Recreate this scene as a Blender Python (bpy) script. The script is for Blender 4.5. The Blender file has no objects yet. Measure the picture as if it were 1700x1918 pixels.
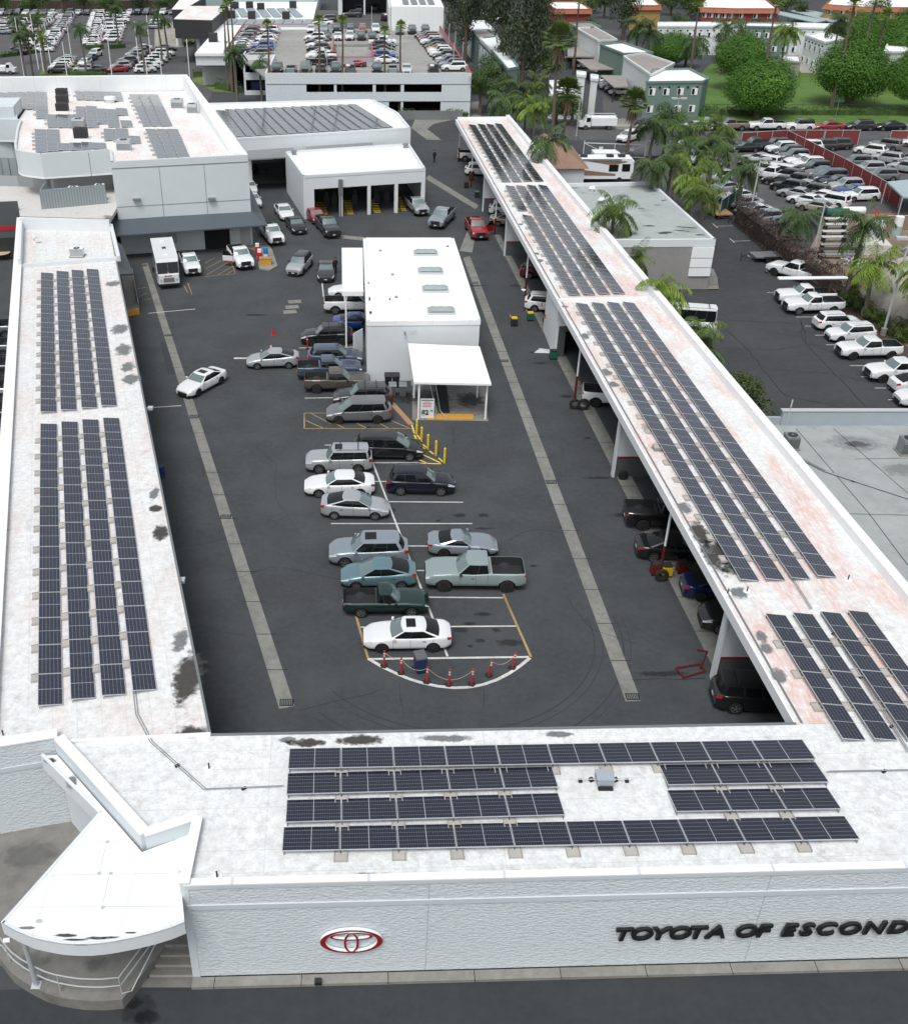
import bpy, math, random
from mathutils import Vector, Matrix
C=bpy.context.scene.collection
R=math.radians
rnd=random.Random(7)
# ------------------------------------------------------------------ camera maths (site survey from the photo)
F_PX=1930.;CX=688.;CY=959.;PIT=R(32.1);HC=37.2
_s,_c=math.sin(PIT),math.cos(PIT)
def P(px,py,z=0.):
    """point of the site at height z that the photograph shows at px,py"""
    u=(px-CX)/F_PX;v=(py-CY)/F_PX
    dx,dy,dz=u,_c-v*_s,-_s-v*_c
    t=(z-HC)/dz
    return (dx*t,dy*t)
def PP(l,z=0.): return [P(x,y,z) for x,y in l]
# ------------------------------------------------------------------ materials
M={}
def pbr(name,col,rough=.6,metal=0.,var=0.,scale=1.,bump=0.,bscale=8.,coat=0.,obj=False,spec=None,stretch=None,col2=None,thr=None,soft=.08,s2=.15,emit=None):
    m=bpy.data.materials.new(name);m.use_nodes=True;nt=m.node_tree;N=nt.nodes;L=nt.links
    b=N['Principled BSDF'];b.inputs['Base Color'].default_value=(*col,1)
    b.inputs['Roughness'].default_value=rough;b.inputs['Metallic'].default_value=metal
    if coat: b.inputs['Coat Weight'].default_value=coat;b.inputs['Coat Roughness'].default_value=.05
    if spec is not None: b.inputs['Specular IOR Level'].default_value=spec
    if emit: b.inputs['Emission Color'].default_value=(*emit,1);b.inputs['Emission Strength'].default_value=1
    if var or bump or col2:
        if obj: tc=N.new('ShaderNodeTexCoord');src=tc.outputs['Object']
        else: tc=N.new('ShaderNodeNewGeometry');src=tc.outputs['Position']
        if stretch:
            mp=N.new('ShaderNodeMapping');mp.inputs['Scale'].default_value=stretch;L.new(src,mp.inputs[0]);src=mp.outputs[0]
    cur=None
    if var:
        n=N.new('ShaderNodeTexNoise');n.inputs['Scale'].default_value=scale;n.inputs['Detail'].default_value=8;n.inputs['Roughness'].default_value=.65;L.new(src,n.inputs['Vector'])
        n2=N.new('ShaderNodeTexNoise');n2.inputs['Scale'].default_value=scale*.13;n2.inputs['Detail'].default_value=5;L.new(src,n2.inputs['Vector'])
        ad=N.new('ShaderNodeMath');ad.operation='ADD';L.new(n.outputs[0],ad.inputs[0]);L.new(n2.outputs[0],ad.inputs[1])
        mr=N.new('ShaderNodeMapRange');mr.inputs[1].default_value=.7;mr.inputs[2].default_value=1.3
        mr.inputs[3].default_value=1-var;mr.inputs[4].default_value=1+var;L.new(ad.outputs[0],mr.inputs[0])
        mx=N.new('ShaderNodeVectorMath');mx.operation='SCALE';mx.inputs[0].default_value=col;L.new(mr.outputs[0],mx.inputs['Scale'])
        cur=mx.outputs[0];L.new(cur,b.inputs['Base Color'])
    if col2:
        n=N.new('ShaderNodeTexNoise');n.inputs['Scale'].default_value=s2;n.inputs['Detail'].default_value=9;n.inputs['Roughness'].default_value=.7;L.new(src,n.inputs['Vector'])
        mr=N.new('ShaderNodeMapRange');mr.inputs[1].default_value=thr;mr.inputs[2].default_value=thr+soft;L.new(n.outputs[0],mr.inputs[0])
        mx=N.new('ShaderNodeMix');mx.data_type='RGBA';L.new(mr.outputs[0],mx.inputs[0]);mx.inputs[7].default_value=(*col2,1)
        if cur: L.new(cur,mx.inputs[6])
        else: mx.inputs[6].default_value=(*col,1)
        L.new(mx.outputs[2],b.inputs['Base Color'])
    if bump:
        n=N.new('ShaderNodeTexNoise');n.inputs['Scale'].default_value=bscale;n.inputs['Detail'].default_value=8;n.inputs['Roughness'].default_value=.7;L.new(src,n.inputs['Vector'])
        bp=N.new('ShaderNodeBump');bp.inputs['Strength'].default_value=min(1,bump);bp.inputs['Distance'].default_value=.05*max(1,bump);L.new(n.outputs[0],bp.inputs['Height']);L.new(bp.outputs[0],b.inputs['Normal'])
    M[name]=m;return m
pbr('asphalt',(.049,.055,.060),.85,var=.26,scale=2.5,bump=.3,bscale=30,col2=(.062,.068,.073),thr=.48,soft=.22,s2=.11)
pbr('asphalt_street',(.034,.039,.043),.9,var=.2,scale=2,bump=.3,bscale=30)
pbr('asphalt_lot',(.044,.048,.052),.9,var=.25,scale=1.2,bump=.3,bscale=30,col2=(.06,.06,.06),thr=.55,soft=.2,s2=.08)
pbr('asphalt_old',(.085,.086,.088),.92,var=.2,scale=1.5,col2=(.11,.11,.108),thr=.55,soft=.2,s2=.05)
pbr('tar',(.018,.018,.019),.7)
pbr('tyre_mark',(.037,.042,.047),.85)
pbr('windshield_glass',(.13,.18,.185),.05,spec=.9,coat=.5)  # glass tint, lightened to hold sky reflection and cabin tone in the colour
pbr('oil',(.02,.019,.019),.5)
pbr('concrete',(.23,.225,.205),.85,var=.22,scale=3,bump=.2,bscale=20,col2=(.14,.135,.12),thr=.6,soft=.15,s2=.5)
pbr('concrete_strip',(.205,.205,.19),.85,var=.3,scale=2.2,bump=.2,bscale=20,col2=(.12,.118,.11),thr=.58,soft=.2,s2=.35)
pbr('concrete_plaza',(.19,.186,.172),.85,var=.25,scale=1.5,col2=(.10,.095,.085),thr=.58,soft=.18,s2=.35)
pbr('concrete_pale',(.33,.31,.27),.9,var=.2,scale=1.5)
pbr('deck',(.30,.30,.285),.9,var=.2,scale=.8,col2=(.2,.2,.195),thr=.55,soft=.2,s2=.07)
pbr('dirt',(.22,.17,.12),.95,var=.35,scale=1.2)
pbr('mulch',(.06,.045,.035),.95,var=.4,scale=3)
pbr('lawn',(.085,.165,.03),.95,var=.28,scale=.8,bump=.4,bscale=12,col2=(.12,.19,.05),thr=.52,soft=.2,s2=.12)
pbr('lawn_dry',(.12,.17,.045),.95,var=.35,scale=1.2)
pbr('line_white',(.55,.55,.53),.8,var=.25,scale=4)
pbr('line_orange',(.36,.24,.10),.8,var=.35,scale=4)
pbr('line_yellow',(.72,.52,.08),.8,var=.2,scale=4)
pbr('white_wall',(.66,.70,.72),.7,var=.05,scale=.7)
pbr('white_trim',(.80,.82,.83),.55,var=.05,scale=1)
pbr('white_clean',(.80,.83,.84),.6,var=.04,scale=1.2)
def blockmat():
    m=bpy.data.materials.new('block_wall');m.use_nodes=True;nt=m.node_tree;N=nt.nodes;L=nt.links;b=N['Principled BSDF'];b.inputs['Roughness'].default_value=.85
    g=N.new('ShaderNodeNewGeometry');mp=N.new('ShaderNodeMapping');mp.inputs['Scale'].default_value=(4.6,4.6,10.);L.new(g.outputs['Position'],mp.inputs[0])
    nz=N.new('ShaderNodeTexNoise');nz.inputs['Scale'].default_value=.9;nz.inputs['Detail'].default_value=5;L.new(mp.outputs[0],nz.inputs['Vector'])
    mx=N.new('ShaderNodeMix');mx.data_type='RGBA';mx.blend_type='ADD';mx.inputs[0].default_value=1.1;L.new(mp.outputs[0],mx.inputs[6]);L.new(nz.outputs['Color'],mx.inputs[7])
    v=N.new('ShaderNodeTexVoronoi');v.inputs['Scale'].default_value=1.0;L.new(mx.outputs[2],v.inputs['Vector'])
    n2=N.new('ShaderNodeTexNoise');n2.inputs['Scale'].default_value=2.2;n2.inputs['Detail'].default_value=8;n2.inputs['Roughness'].default_value=.7;L.new(mp.outputs[0],n2.inputs['Vector'])
    ad=N.new('ShaderNodeMath');ad.operation='ADD';L.new(v.outputs['Distance'],ad.inputs[0]);L.new(n2.outputs[0],ad.inputs[1])
    bp=N.new('ShaderNodeBump');bp.inputs['Strength'].default_value=.75;bp.inputs['Distance'].default_value=.032;L.new(ad.outputs[0],bp.inputs['Height']);L.new(bp.outputs[0],b.inputs['Normal'])
    r=N.new('ShaderNodeMapRange');r.inputs[1].default_value=.6;r.inputs[2].default_value=1.4;r.inputs[3].default_value=1.04;r.inputs[4].default_value=.90;L.new(ad.outputs[0],r.inputs[0])
    s=N.new('ShaderNodeVectorMath');s.operation='SCALE';s.inputs[0].default_value=(.63,.685,.715);L.new(r.outputs[0],s.inputs['Scale']);L.new(s.outputs[0],b.inputs['Base Color']);M['block_wall']=m
blockmat()
pbr('smooth_band',(.56,.61,.64),.6,var=.03,scale=1)
pbr('panel_wall',(.60,.65,.67),.7,var=.04,scale=.5)
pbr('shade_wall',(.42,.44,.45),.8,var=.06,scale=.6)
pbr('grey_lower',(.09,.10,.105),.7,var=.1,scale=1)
pbr('red_stripe',(.22,.02,.025),.6)
pbr('louver',(.33,.39,.41),.5,metal=.2)
pbr('awning_grey',(.075,.092,.108),.5,var=.05,scale=1)
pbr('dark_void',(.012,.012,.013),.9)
pbr('dark_metal',(.03,.03,.032),.6)
pbr('metal_grey',(.30,.32,.33),.45,metal=.6,var=.08,scale=2)
pbr('steel_pale',(.55,.58,.60),.45,metal=.3)
pbr('gutter',(.20,.22,.23),.5,metal=.3)
pbr('stucco_grey',(.27,.265,.255),.9,var=.1,scale=3)
pbr('roof_grey',(.36,.40,.39),.85,var=.1,scale=.7,col2=(.16,.175,.17),thr=.56,soft=.2,s2=.22)
pbr('roof_grey2',(.33,.355,.35),.85,var=.14,scale=.7,col2=(.24,.255,.25),thr=.55,soft=.2,s2=.3)
pbr('blue_grey_wall',(.33,.38,.42),.85,var=.08,scale=1,bump=.5,bscale=5)
pbr('apt_green',(.15,.225,.195),.85,var=.05,scale=.8)
pbr('apt_white',(.66,.70,.70),.85,var=.05,scale=.8)
pbr('apt_red',(.26,.06,.05),.85,var=.06,scale=.8)
pbr('apt_yellow',(.40,.25,.09),.85,var=.06,scale=.8)
pbr('tile_red',(.33,.115,.065),.8,var=.15,scale=4)
pbr('shingle',(.26,.17,.12),.95,var=.15,scale=6)
pbr('carport_roof',(.30,.275,.26),.7,var=.12,scale=1)
pbr('carport_blue',(.34,.43,.44),.5,var=.05,scale=1)
pbr('skylight',(.33,.39,.385),.35,var=.08,scale=2)
pbr('glass_dark',(.015,.02,.022),.08,spec=.7)
pbr('window_pale',(.35,.38,.38),.4)
pbr('ballast',(.42,.40,.37),.85,var=.1,scale=3)
pbr('rubber',(.015,.015,.016),.8)
pbr('plastic_black',(.02,.021,.023),.5)
pbr('plastic_grey',(.11,.115,.12),.6)
pbr('bin_blue',(.015,.04,.13),.5)
pbr('blue_plastic',(.03,.22,.55),.5)
pbr('green_plastic',(.01,.10,.07),.6)
pbr('red_plastic',(.50,.02,.018),.45)
pbr('red_paint',(.26,.012,.015),.45)
pbr('engine_red',(.12,.01,.012),.5)
pbr('yellow_paint',(.72,.50,.01),.5)
pbr('orange_paint',(.55,.28,.04),.6)
pbr('reflect_white',(.8,.8,.8),.4)
pbr('rope',(.42,.34,.22),.9)
pbr('sign_white',(.72,.74,.75),.4)
pbr('sign_red',(.45,.02,.03),.4)
pbr('sign_black',(.012,.014,.014),.35)
pbr('fence_red',(.20,.035,.035),.8,var=.1,scale=2)
pbr('fence_brown',(.28,.19,.13),.85,var=.1,scale=2)
pbr('fence_green',(.01,.06,.045),.85,var=.1,scale=2)
pbr('rail_red',(.45,.06,.06),.6)
pbr('plywood',(.36,.22,.12),.8,var=.1,scale=3,obj=True)
pbr('bark_grey',(.16,.14,.12),.95,var=.25,scale=6,obj=True)
pbr('bark_brown',(.13,.10,.075),.95,var=.3,scale=6,obj=True)
pbr('skirt',(.22,.16,.10),.95,var=.3,scale=3,obj=True)
pbr('tarp_dome',(.40,.38,.33),.9,var=.1,scale=.6,stretch=(1,3,1),col2=(.17,.16,.14),thr=.55,soft=.15,s2=.5)
pbr('wood_table',(.50,.40,.26),.7)
pbr('skin',(.35,.2,.14),.6)
pbr('cloth_black',(.012,.012,.015),.9)
def leafmat(name,c,c2,v=.3):
    m=pbr(name,c,.6,var=v,scale=1.3,obj=True,col2=c2,thr=.5,soft=.2,s2=.8)
    b=m.node_tree.nodes['Principled BSDF'];b.inputs['Specular IOR Level'].default_value=.3
    return m
leafmat('leaf_bright',(.062,.155,.018),(.105,.225,.032),.25)
leafmat('leaf_mid',(.055,.10,.028),(.09,.145,.035))
leafmat('leaf_euc',(.045,.07,.035),(.085,.105,.055))
leafmat('leaf_palm',(.09,.145,.035),(.15,.20,.05))
leafmat('leaf_palm_deep',(.06,.11,.04),(.10,.155,.055))
leafmat('leaf_palm_lime',(.14,.22,.03),(.25,.31,.06))
leafmat('leaf_dark',(.05,.08,.02),(.08,.115,.03))
leafmat('leaf_box',(.065,.10,.02),(.09,.13,.035))
leafmat('hedge_brown',(.075,.055,.048),(.11,.08,.07))
# roof membrane: white, grimy, with pink dust
def roofmat(name,white,grime,pinkamt,ang,seed,seams=((0,3.05),(1,9.1))):
    m=bpy.data.materials.new(name);m.use_nodes=True;nt=m.node_tree;N=nt.nodes;L=nt.links;b=N['Principled BSDF']
    b.inputs['Roughness'].default_value=.8
    g=N.new('ShaderNodeNewGeometry');mp=N.new('ShaderNodeMapping');mp.inputs['Rotation'].default_value=(0,0,ang);mp.inputs['Location'].default_value=(seed,seed*2,0);L.new(g.outputs['Position'],mp.inputs[0])
    def noise(sc,det=8,rough=.7,st=None):
        n=N.new('ShaderNodeTexNoise');n.inputs['Scale'].default_value=sc;n.inputs['Detail'].default_value=det;n.inputs['Roughness'].default_value=rough
        if st:
            k=N.new('ShaderNodeMapping');k.inputs['Scale'].default_value=st;L.new(mp.outputs[0],k.inputs[0]);L.new(k.outputs[0],n.inputs['Vector'])
        else: L.new(mp.outputs[0],n.inputs['Vector'])
        return n.outputs[0]
    def rng(s,a,b_,c,d):
        r=N.new('ShaderNodeMapRange');r.inputs[1].default_value=a;r.inputs[2].default_value=b_;r.inputs[3].default_value=c;r.inputs[4].default_value=d;L.new(s,r.inputs[0]);return r.outputs[0]
    def mix(f,a,b_):
        x=N.new('ShaderNodeMix');x.data_type='RGBA';L.new(f,x.inputs[0])
        for i,k in((6,a),(7,b_)):
            if isinstance(k,tuple): x.inputs[i].default_value=(*k,1)
            else: L.new(k,x.inputs[i])
        return x.outputs[2]
    def mul(a,b_):
        x=N.new('ShaderNodeMath');x.operation='MULTIPLY';L.new(a,x.inputs[0])
        if isinstance(b_,float): x.inputs[1].default_value=b_
        else: L.new(b_,x.inputs[1])
        return x.outputs[0]
    c=mix(mul(rng(noise(2.6,10,.78),.42,.62,0,1),grime),(*white,),(.50,.50,.485))
    c=mix(mul(rng(noise(1.0,8,.8),.55,.72,0,1),grime*1.2),c,(.40,.395,.375))
    c=mix(mul(rng(noise(.35,4),.5,.68,0,1),grime*.6),c,(.55,.55,.53))
    if pinkamt:
        f=mul(rng(noise(.20,4,.55,(2.4,.7,1)),.44,.60,0,1),rng(noise(2.2,10,.72,(2.4,.55,1)),.36,.62,0,1))
        c=mix(mul(f,pinkamt),c,(.66,.42,.36))
    # welded seams between the membrane sheets
    w=N.new('ShaderNodeSeparateXYZ');L.new(mp.outputs[0],w.inputs[0])
    for o,pd in seams:
        fr=N.new('ShaderNodeMath');fr.operation='DIVIDE';fr.inputs[1].default_value=pd;L.new(w.outputs[o],fr.inputs[0])
        f2=N.new('ShaderNodeMath');f2.operation='FRACT';L.new(fr.outputs[0],f2.inputs[0])
        f3=N.new('ShaderNodeMath');f3.operation='LESS_THAN';f3.inputs[1].default_value=.045/pd;L.new(f2.outputs[0],f3.inputs[0])
        c=mix(mul(f3.outputs[0],.35),c,(.45,.45,.44))
    L.new(c,b.inputs['Base Color']);M[name]=m
roofmat('roof_front',(.76,.79,.80),.75,0.,R(-2),3.,((1,1.05),(0,9.1)))
roofmat('roof_left',(.75,.77,.775),.7,.35,R(-15),11.,((0,1.05),(1,9.1)))
roofmat('roof_right',(.77,.79,.79),.6,.95,R(-2.5),5.,((0,1.9),(1,6.1)))
roofmat('roof_big',(.80,.80,.79),.4,.5,R(-12),23.)
roofmat('roof_clean',(.80,.83,.84),.06,0.,R(2),31.)
roofmat('roof_low',(.60,.59,.57),.8,.1,R(-12),41.)
# solar glass
def solarmat(name,base,line,W,Lh):
    m=bpy.data.materials.new(name);m.use_nodes=True;nt=m.node_tree;N=nt.nodes;L=nt.links;b=N['Principled BSDF']
    tc=N.new('ShaderNodeTexCoord');sp=N.new('ShaderNodeSeparateXYZ');L.new(tc.outputs['Object'],sp.inputs[0])
    def line_(o,pd,wd):
        a=N.new('ShaderNodeMath');a.operation='DIVIDE';a.inputs[1].default_value=pd;L.new(sp.outputs[o],a.inputs[0])
        f=N.new('ShaderNodeMath');f.operation='FRACT';L.new(a.outputs[0],f.inputs[0])
        g=N.new('ShaderNodeMath');g.operation='LESS_THAN';g.inputs[1].default_value=wd/pd;L.new(f.outputs[0],g.inputs[0]);return g.outputs[0]
    def mul(a,k):
        x=N.new('ShaderNodeMath');x.operation='MULTIPLY';L.new(a,x.inputs[0]);x.inputs[1].default_value=k;return x.outputs[0]
    def mx(a,c):
        x=N.new('ShaderNodeMath');x.operation='MAXIMUM';L.new(a,x.inputs[0]);L.new(c,x.inputs[1]);return x.outputs[0]
    f=mx(mul(line_(1,W/6,.014),.55),mul(line_(0,Lh/24,.010),.33))
    x=N.new('ShaderNodeMix');x.data_type='RGBA';L.new(f,x.inputs[0]);x.inputs[6].default_value=(*base,1);x.inputs[7].default_value=(*line,1)
    n=N.new('ShaderNodeTexNoise');n.inputs['Scale'].default_value=.35;g=N.new('ShaderNodeNewGeometry');L.new(g.outputs['Position'],n.inputs['Vector'])
    r=N.new('ShaderNodeMapRange');r.inputs[1].default_value=.3;r.inputs[2].default_value=.7;r.inputs[3].default_value=.06;r.inputs[4].default_value=.16;L.new(n.outputs[0],r.inputs[0])
    L.new(x.outputs[2],b.inputs['Base Color']);L.new(r.outputs[0],b.inputs['Roughness']);b.inputs['Specular IOR Level'].default_value=.55;b.inputs['Coat Weight'].default_value=.2;b.inputs['Coat Roughness'].default_value=.08
    M[name]=m
solarmat('solar_cells',(.007,.010,.022),(.27,.30,.35),1.04,2.13)
solarmat('solar_sky_pale',(.13,.15,.17),(.24,.26,.28),1.04,2.13)  # pale base colour stands in for bright sky reflected by these panels
solarmat('solar_sky_faint',(.017,.021,.038),(.34,.37,.42),1.04,2.13)  # base colour lifted a little as a weaker painted sky reflection
# soft-edged stain on a roof: dried puddle dirt
def stainmat(name,col,op):
    m=bpy.data.materials.new(name);m.use_nodes=True;nt=m.node_tree;N=nt.nodes;L=nt.links;b=N['Principled BSDF'];b.inputs['Roughness'].default_value=.85
    tc=N.new('ShaderNodeTexCoord');ln=N.new('ShaderNodeVectorMath');ln.operation='LENGTH'
    n=N.new('ShaderNodeTexNoise');n.inputs['Scale'].default_value=2.2;n.inputs['Detail'].default_value=9;n.inputs['Roughness'].default_value=.7
    g=N.new('ShaderNodeNewGeometry');L.new(g.outputs['Position'],n.inputs['Vector'])
    L.new(tc.outputs['Object'],ln.inputs[0])
    a=N.new('ShaderNodeMath');a.operation='ADD';k_=N.new('ShaderNodeMath');k_.operation='MULTIPLY';k_.inputs[1].default_value=1.9;L.new(n.outputs[0],k_.inputs[0]);L.new(ln.outputs['Value'],a.inputs[0]);L.new(k_.outputs[0],a.inputs[1])
    r=N.new('ShaderNodeMapRange');r.inputs[1].default_value=1.5;r.inputs[2].default_value=1.95;r.inputs[3].default_value=op;r.inputs[4].default_value=0;L.new(a.outputs[0],r.inputs[0])
    n3=N.new('ShaderNodeTexNoise');n3.inputs['Scale'].default_value=5;n3.inputs['Detail'].default_value=8;L.new(g.outputs['Position'],n3.inputs['Vector'])
    mx=N.new('ShaderNodeMix');mx.data_type='RGBA';L.new(n3.outputs[0],mx.inputs[0]);mx.inputs[6].default_value=(*[c*.6 for c in col],1);mx.inputs[7].default_value=(*[c*1.5 for c in col],1);L.new(mx.outputs[2],b.inputs['Base Color'])
    L.new(r.outputs[0],b.inputs['Alpha']);M[name]=m
stainmat('stain_black',(.055,.052,.048),.97);stainmat('stain_grey',(.17,.18,.185),.85);stainmat('stain_oil',(.02,.022,.024),.55);stainmat('stain_light',(.085,.09,.092),.28)
PAINT={'white':(.74,.76,.77),'pearl white':(.72,.72,.69),'silver':(.42,.45,.47),'grey':(.17,.18,.19),'dark grey':(.045,.047,.053),'black':(.007,.007,.008),
 'navy blue':(.005,.007,.020),'deep blue':(.008,.016,.075),'blue':(.02,.06,.26),'bright blue':(.02,.11,.38),'red':(.30,.015,.02),'dark red':(.13,.012,.018),'teal':(.13,.235,.265),'dark green':(.010,.035,.032),
 'tan':(.28,.22,.18),'bronze':(.10,.088,.072),'pale blue-grey':(.235,.30,.30),'silver blue':(.27,.32,.36),'lime':(.45,.62,.02),'orange':(.60,.24,.03),'beige':(.42,.38,.32),'slate blue':(.07,.095,.14)}
for k,c in PAINT.items():
    m=pbr('paint '+k,c,.35 if k!='white' else .3,metal=0. if k in('white','pearl white','black','pale blue-grey','lime','red') else .35,coat=1.)
pbr('car_glass',(.008,.010,.011),.05,spec=.45)
pbr('car_black',(.016,.016,.017),.6)
pbr('tyre',(.014,.014,.015),.85)
pbr('rim',(.40,.41,.42),.35,metal=.8)
pbr('rim_dark',(.03,.03,.032),.4)
pbr('lamp_clear',(.55,.58,.60),.15,coat=1.)
pbr('lamp_red',(.38,.01,.015),.2,coat=1.)
pbr('plate',(.6,.6,.6),.5)
pbr('bed_liner',(.02,.022,.024),.8)
# ------------------------------------------------------------------ mesh builder
class MB:
    def __init__(s): s.v=[];s.f=[];s.m=[]
    def add(s,vs,fs,m=0):
        o=len(s.v);s.v+= [tuple(p) for p in vs]
        for i,f in enumerate(fs):
            s.f.append([o+k for k in f]);s.m.append(m[i] if isinstance(m,list) else m)
        return s
    def box(s,x0,y0,z0,x1,y1,z1,m=0):
        v=[(x0,y0,z0),(x1,y0,z0),(x1,y1,z0),(x0,y1,z0),(x0,y0,z1),(x1,y0,z1),(x1,y1,z1),(x0,y1,z1)]
        return s.add(v,[(0,3,2,1),(4,5,6,7),(0,1,5,4),(1,2,6,5),(2,3,7,6),(3,0,4,7)],m)
    def ob(s,cx,cy,z0,sx,sy,sz,rz=0.,m=0,tilt=0.):
        c,n=math.cos(rz),math.sin(rz);v=[]
        for z in(0,1):
            for x,y in((-1,-1),(1,-1),(1,1),(-1,1)):
                X=x*sx/2;Y=y*sy/2;v.append((cx+X*c-Y*n,cy+X*n+Y*c,z0+z*sz+tilt*Y))
        return s.add(v,[(0,3,2,1),(4,5,6,7),(0,1,5,4),(1,2,6,5),(2,3,7,6),(3,0,4,7)],m)
    def prism(s,poly,z0,z1,m=0,mt=None):
        a=sum(poly[i-1][0]*poly[i][1]-poly[i][0]*poly[i-1][1] for i in range(len(poly)))
        if a<0: poly=poly[::-1]
        n=len(poly)
        zf=z1 if callable(z1) else (lambda x,y:z1)
        v=[(x,y,z0) for x,y in poly]+[(x,y,zf(x,y)) for x,y in poly]
        fs=[tuple(range(n-1,-1,-1)),tuple(range(n,2*n))]+[(i,(i+1)%n,n+(i+1)%n,n+i) for i in range(n)]
        return s.add(v,fs,[m,m if mt is None else mt]+[m]*n)
    def flat(s,poly,z,m=0):
        a=sum(poly[i-1][0]*poly[i][1]-poly[i][0]*poly[i-1][1] for i in range(len(poly)))
        if a<0: poly=poly[::-1]
        return s.add([(x,y,z) for x,y in poly],[tuple(range(len(poly)))],m)
    def wall(s,A,B,z0,z1,t=.2,m=0,off=0.):
        dx,dy=B[0]-A[0],B[1]-A[1];l=math.hypot(dx,dy) or 1;nx,ny=-dy/l,dx/l
        a,b=off-t/2,off+t/2
        return s.prism([(A[0]+nx*a,A[1]+ny*a),(B[0]+nx*a,B[1]+ny*a),(B[0]+nx*b,B[1]+ny*b),(A[0]+nx*b,A[1]+ny*b)],z0,z1,m)
    def tube(s,pts,r,n=6,m=0,cap=True):
        pts=[Vector(p) for p in pts];rs=r if isinstance(r,(list,tuple)) else [r]*len(pts);vs=[];fs=[]
        for i,p in enumerate(pts):
            d=(pts[min(i+1,len(pts)-1)]-pts[max(i-1,0)]).normalized()
            a=d.orthogonal().normalized() if abs(d.z)>.99 else d.cross(Vector((0,0,1))).normalized()
            b=d.cross(a)
            for k in range(n):
                t=2*math.pi*k/n;vs.append(p+(a*math.cos(t)+b*math.sin(t))*rs[i])
        for i in range(len(pts)-1):
            for k in range(n):
                q=(k+1)%n;fs.append((i*n+k,(i+1)*n+k,(i+1)*n+q,i*n+q))
        if cap: fs.append(tuple(range(n)));fs.append(tuple(range(len(pts)*n-1,(len(pts)-1)*n-1,-1)))
        return s.add(vs,fs,m)
    def cyl(s,x,y,z0,z1,r,n=12,m=0,r2=None): return s.tube([(x,y,z0),(x,y,z1)],[r,r if r2 is None else r2],n,m)
    def cap(s,o): s.add(o.v,o.f,o.m)
    def build(s,name,mats,parent=None,org=(0,0,0),smooth=None,loc=None,rz=0.):
        me=bpy.data.meshes.new(name)
        me.from_pydata([(x-org[0],y-org[1],z-org[2]) for x,y,z in s.v],[],s.f)
        if not isinstance(mats,(list,tuple)): mats=[mats]
        for k in mats: me.materials.append(M[k] if isinstance(k,str) else k)
        if len(mats)>1: me.polygons.foreach_set('material_index',s.m)
        if smooth is not None:
            me.polygons.foreach_set('use_smooth',[True]*len(s.f))
            if smooth: me.set_sharp_from_angle(angle=R(smooth))
        me.update()
        o=bpy.data.objects.new(name,me);C.objects.link(o)
        if parent: o.parent=parent
        if loc: o.location=loc
        if rz: o.rotation_euler.z=rz
        return o
def tag(o,label=None,cat=None,group=None,kind=None):
    if label:o['label']=label
    if cat:o['category']=cat
    if group:o['group']=group
    if kind:o['kind']=kind
    return o
def thing(name,label,cat,loc=(0,0,0),rz=0.,group=None):
    o=bpy.data.objects.new(name,None);o.empty_display_size=.5;C.objects.link(o);o.location=loc;o.rotation_euler=(0,0,rz)
    return tag(o,label,cat,group)
def S(o): o['kind']='structure';return o
def lerp(a,b,t): return (a[0]+(b[0]-a[0])*t,a[1]+(b[1]-a[1])*t)
def inset(poly,d):
    cx=sum(p[0] for p in poly)/len(poly);cy=sum(p[1] for p in poly)/len(poly);o=[]
    for x,y in poly:
        l=math.hypot(cx-x,cy-y);o.append((x+(cx-x)/l*d,y+(cy-y)/l*d))
    return o
def ordn(i): return ['first','second','third','fourth','fifth','sixth','seventh','eighth','ninth','tenth','eleventh','twelfth','thirteenth','fourteenth','fifteenth','sixteenth','seventeenth','eighteenth','nineteenth','twentieth','twenty-first','twenty-second','twenty-third','twenty-fourth'][i]
class Bld:
    """a building: an Empty at its base that parents parts whose meshes are given in site coordinates"""
    def __init__(s,name,label,cat,at,group=None): s.o=(at[0],at[1],0);s.t=thing(name,label,cat,s.o,group=group)
    def part(s,name,mb,mats,parent=None,smooth=None,label=None):
        o=mb.build(name,mats,parent or s.t,s.o if parent is None or parent is s.t else s.o,smooth)
        if label:o['label']=label
        return o
def stain(name,px,py,rx,ry,ang,z,mat,parent=None,org=None,label=None,struct=False):
    """soft-edged flat patch; rx,ry in metres"""
    x,y=P(px,py,z);mb=MB();n=20
    mb.add([(1.35*math.cos(2*math.pi*k/n),1.35*math.sin(2*math.pi*k/n),0) for k in range(n)],[tuple(range(n))])
    o=mb.build(name,mat,parent);o.location=(x-(org[0] if org else 0),y-(org[1] if org else 0),z);o.scale=(rx,ry,1);o.rotation_euler.z=ang
    if struct:S(o)
    return o
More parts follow.
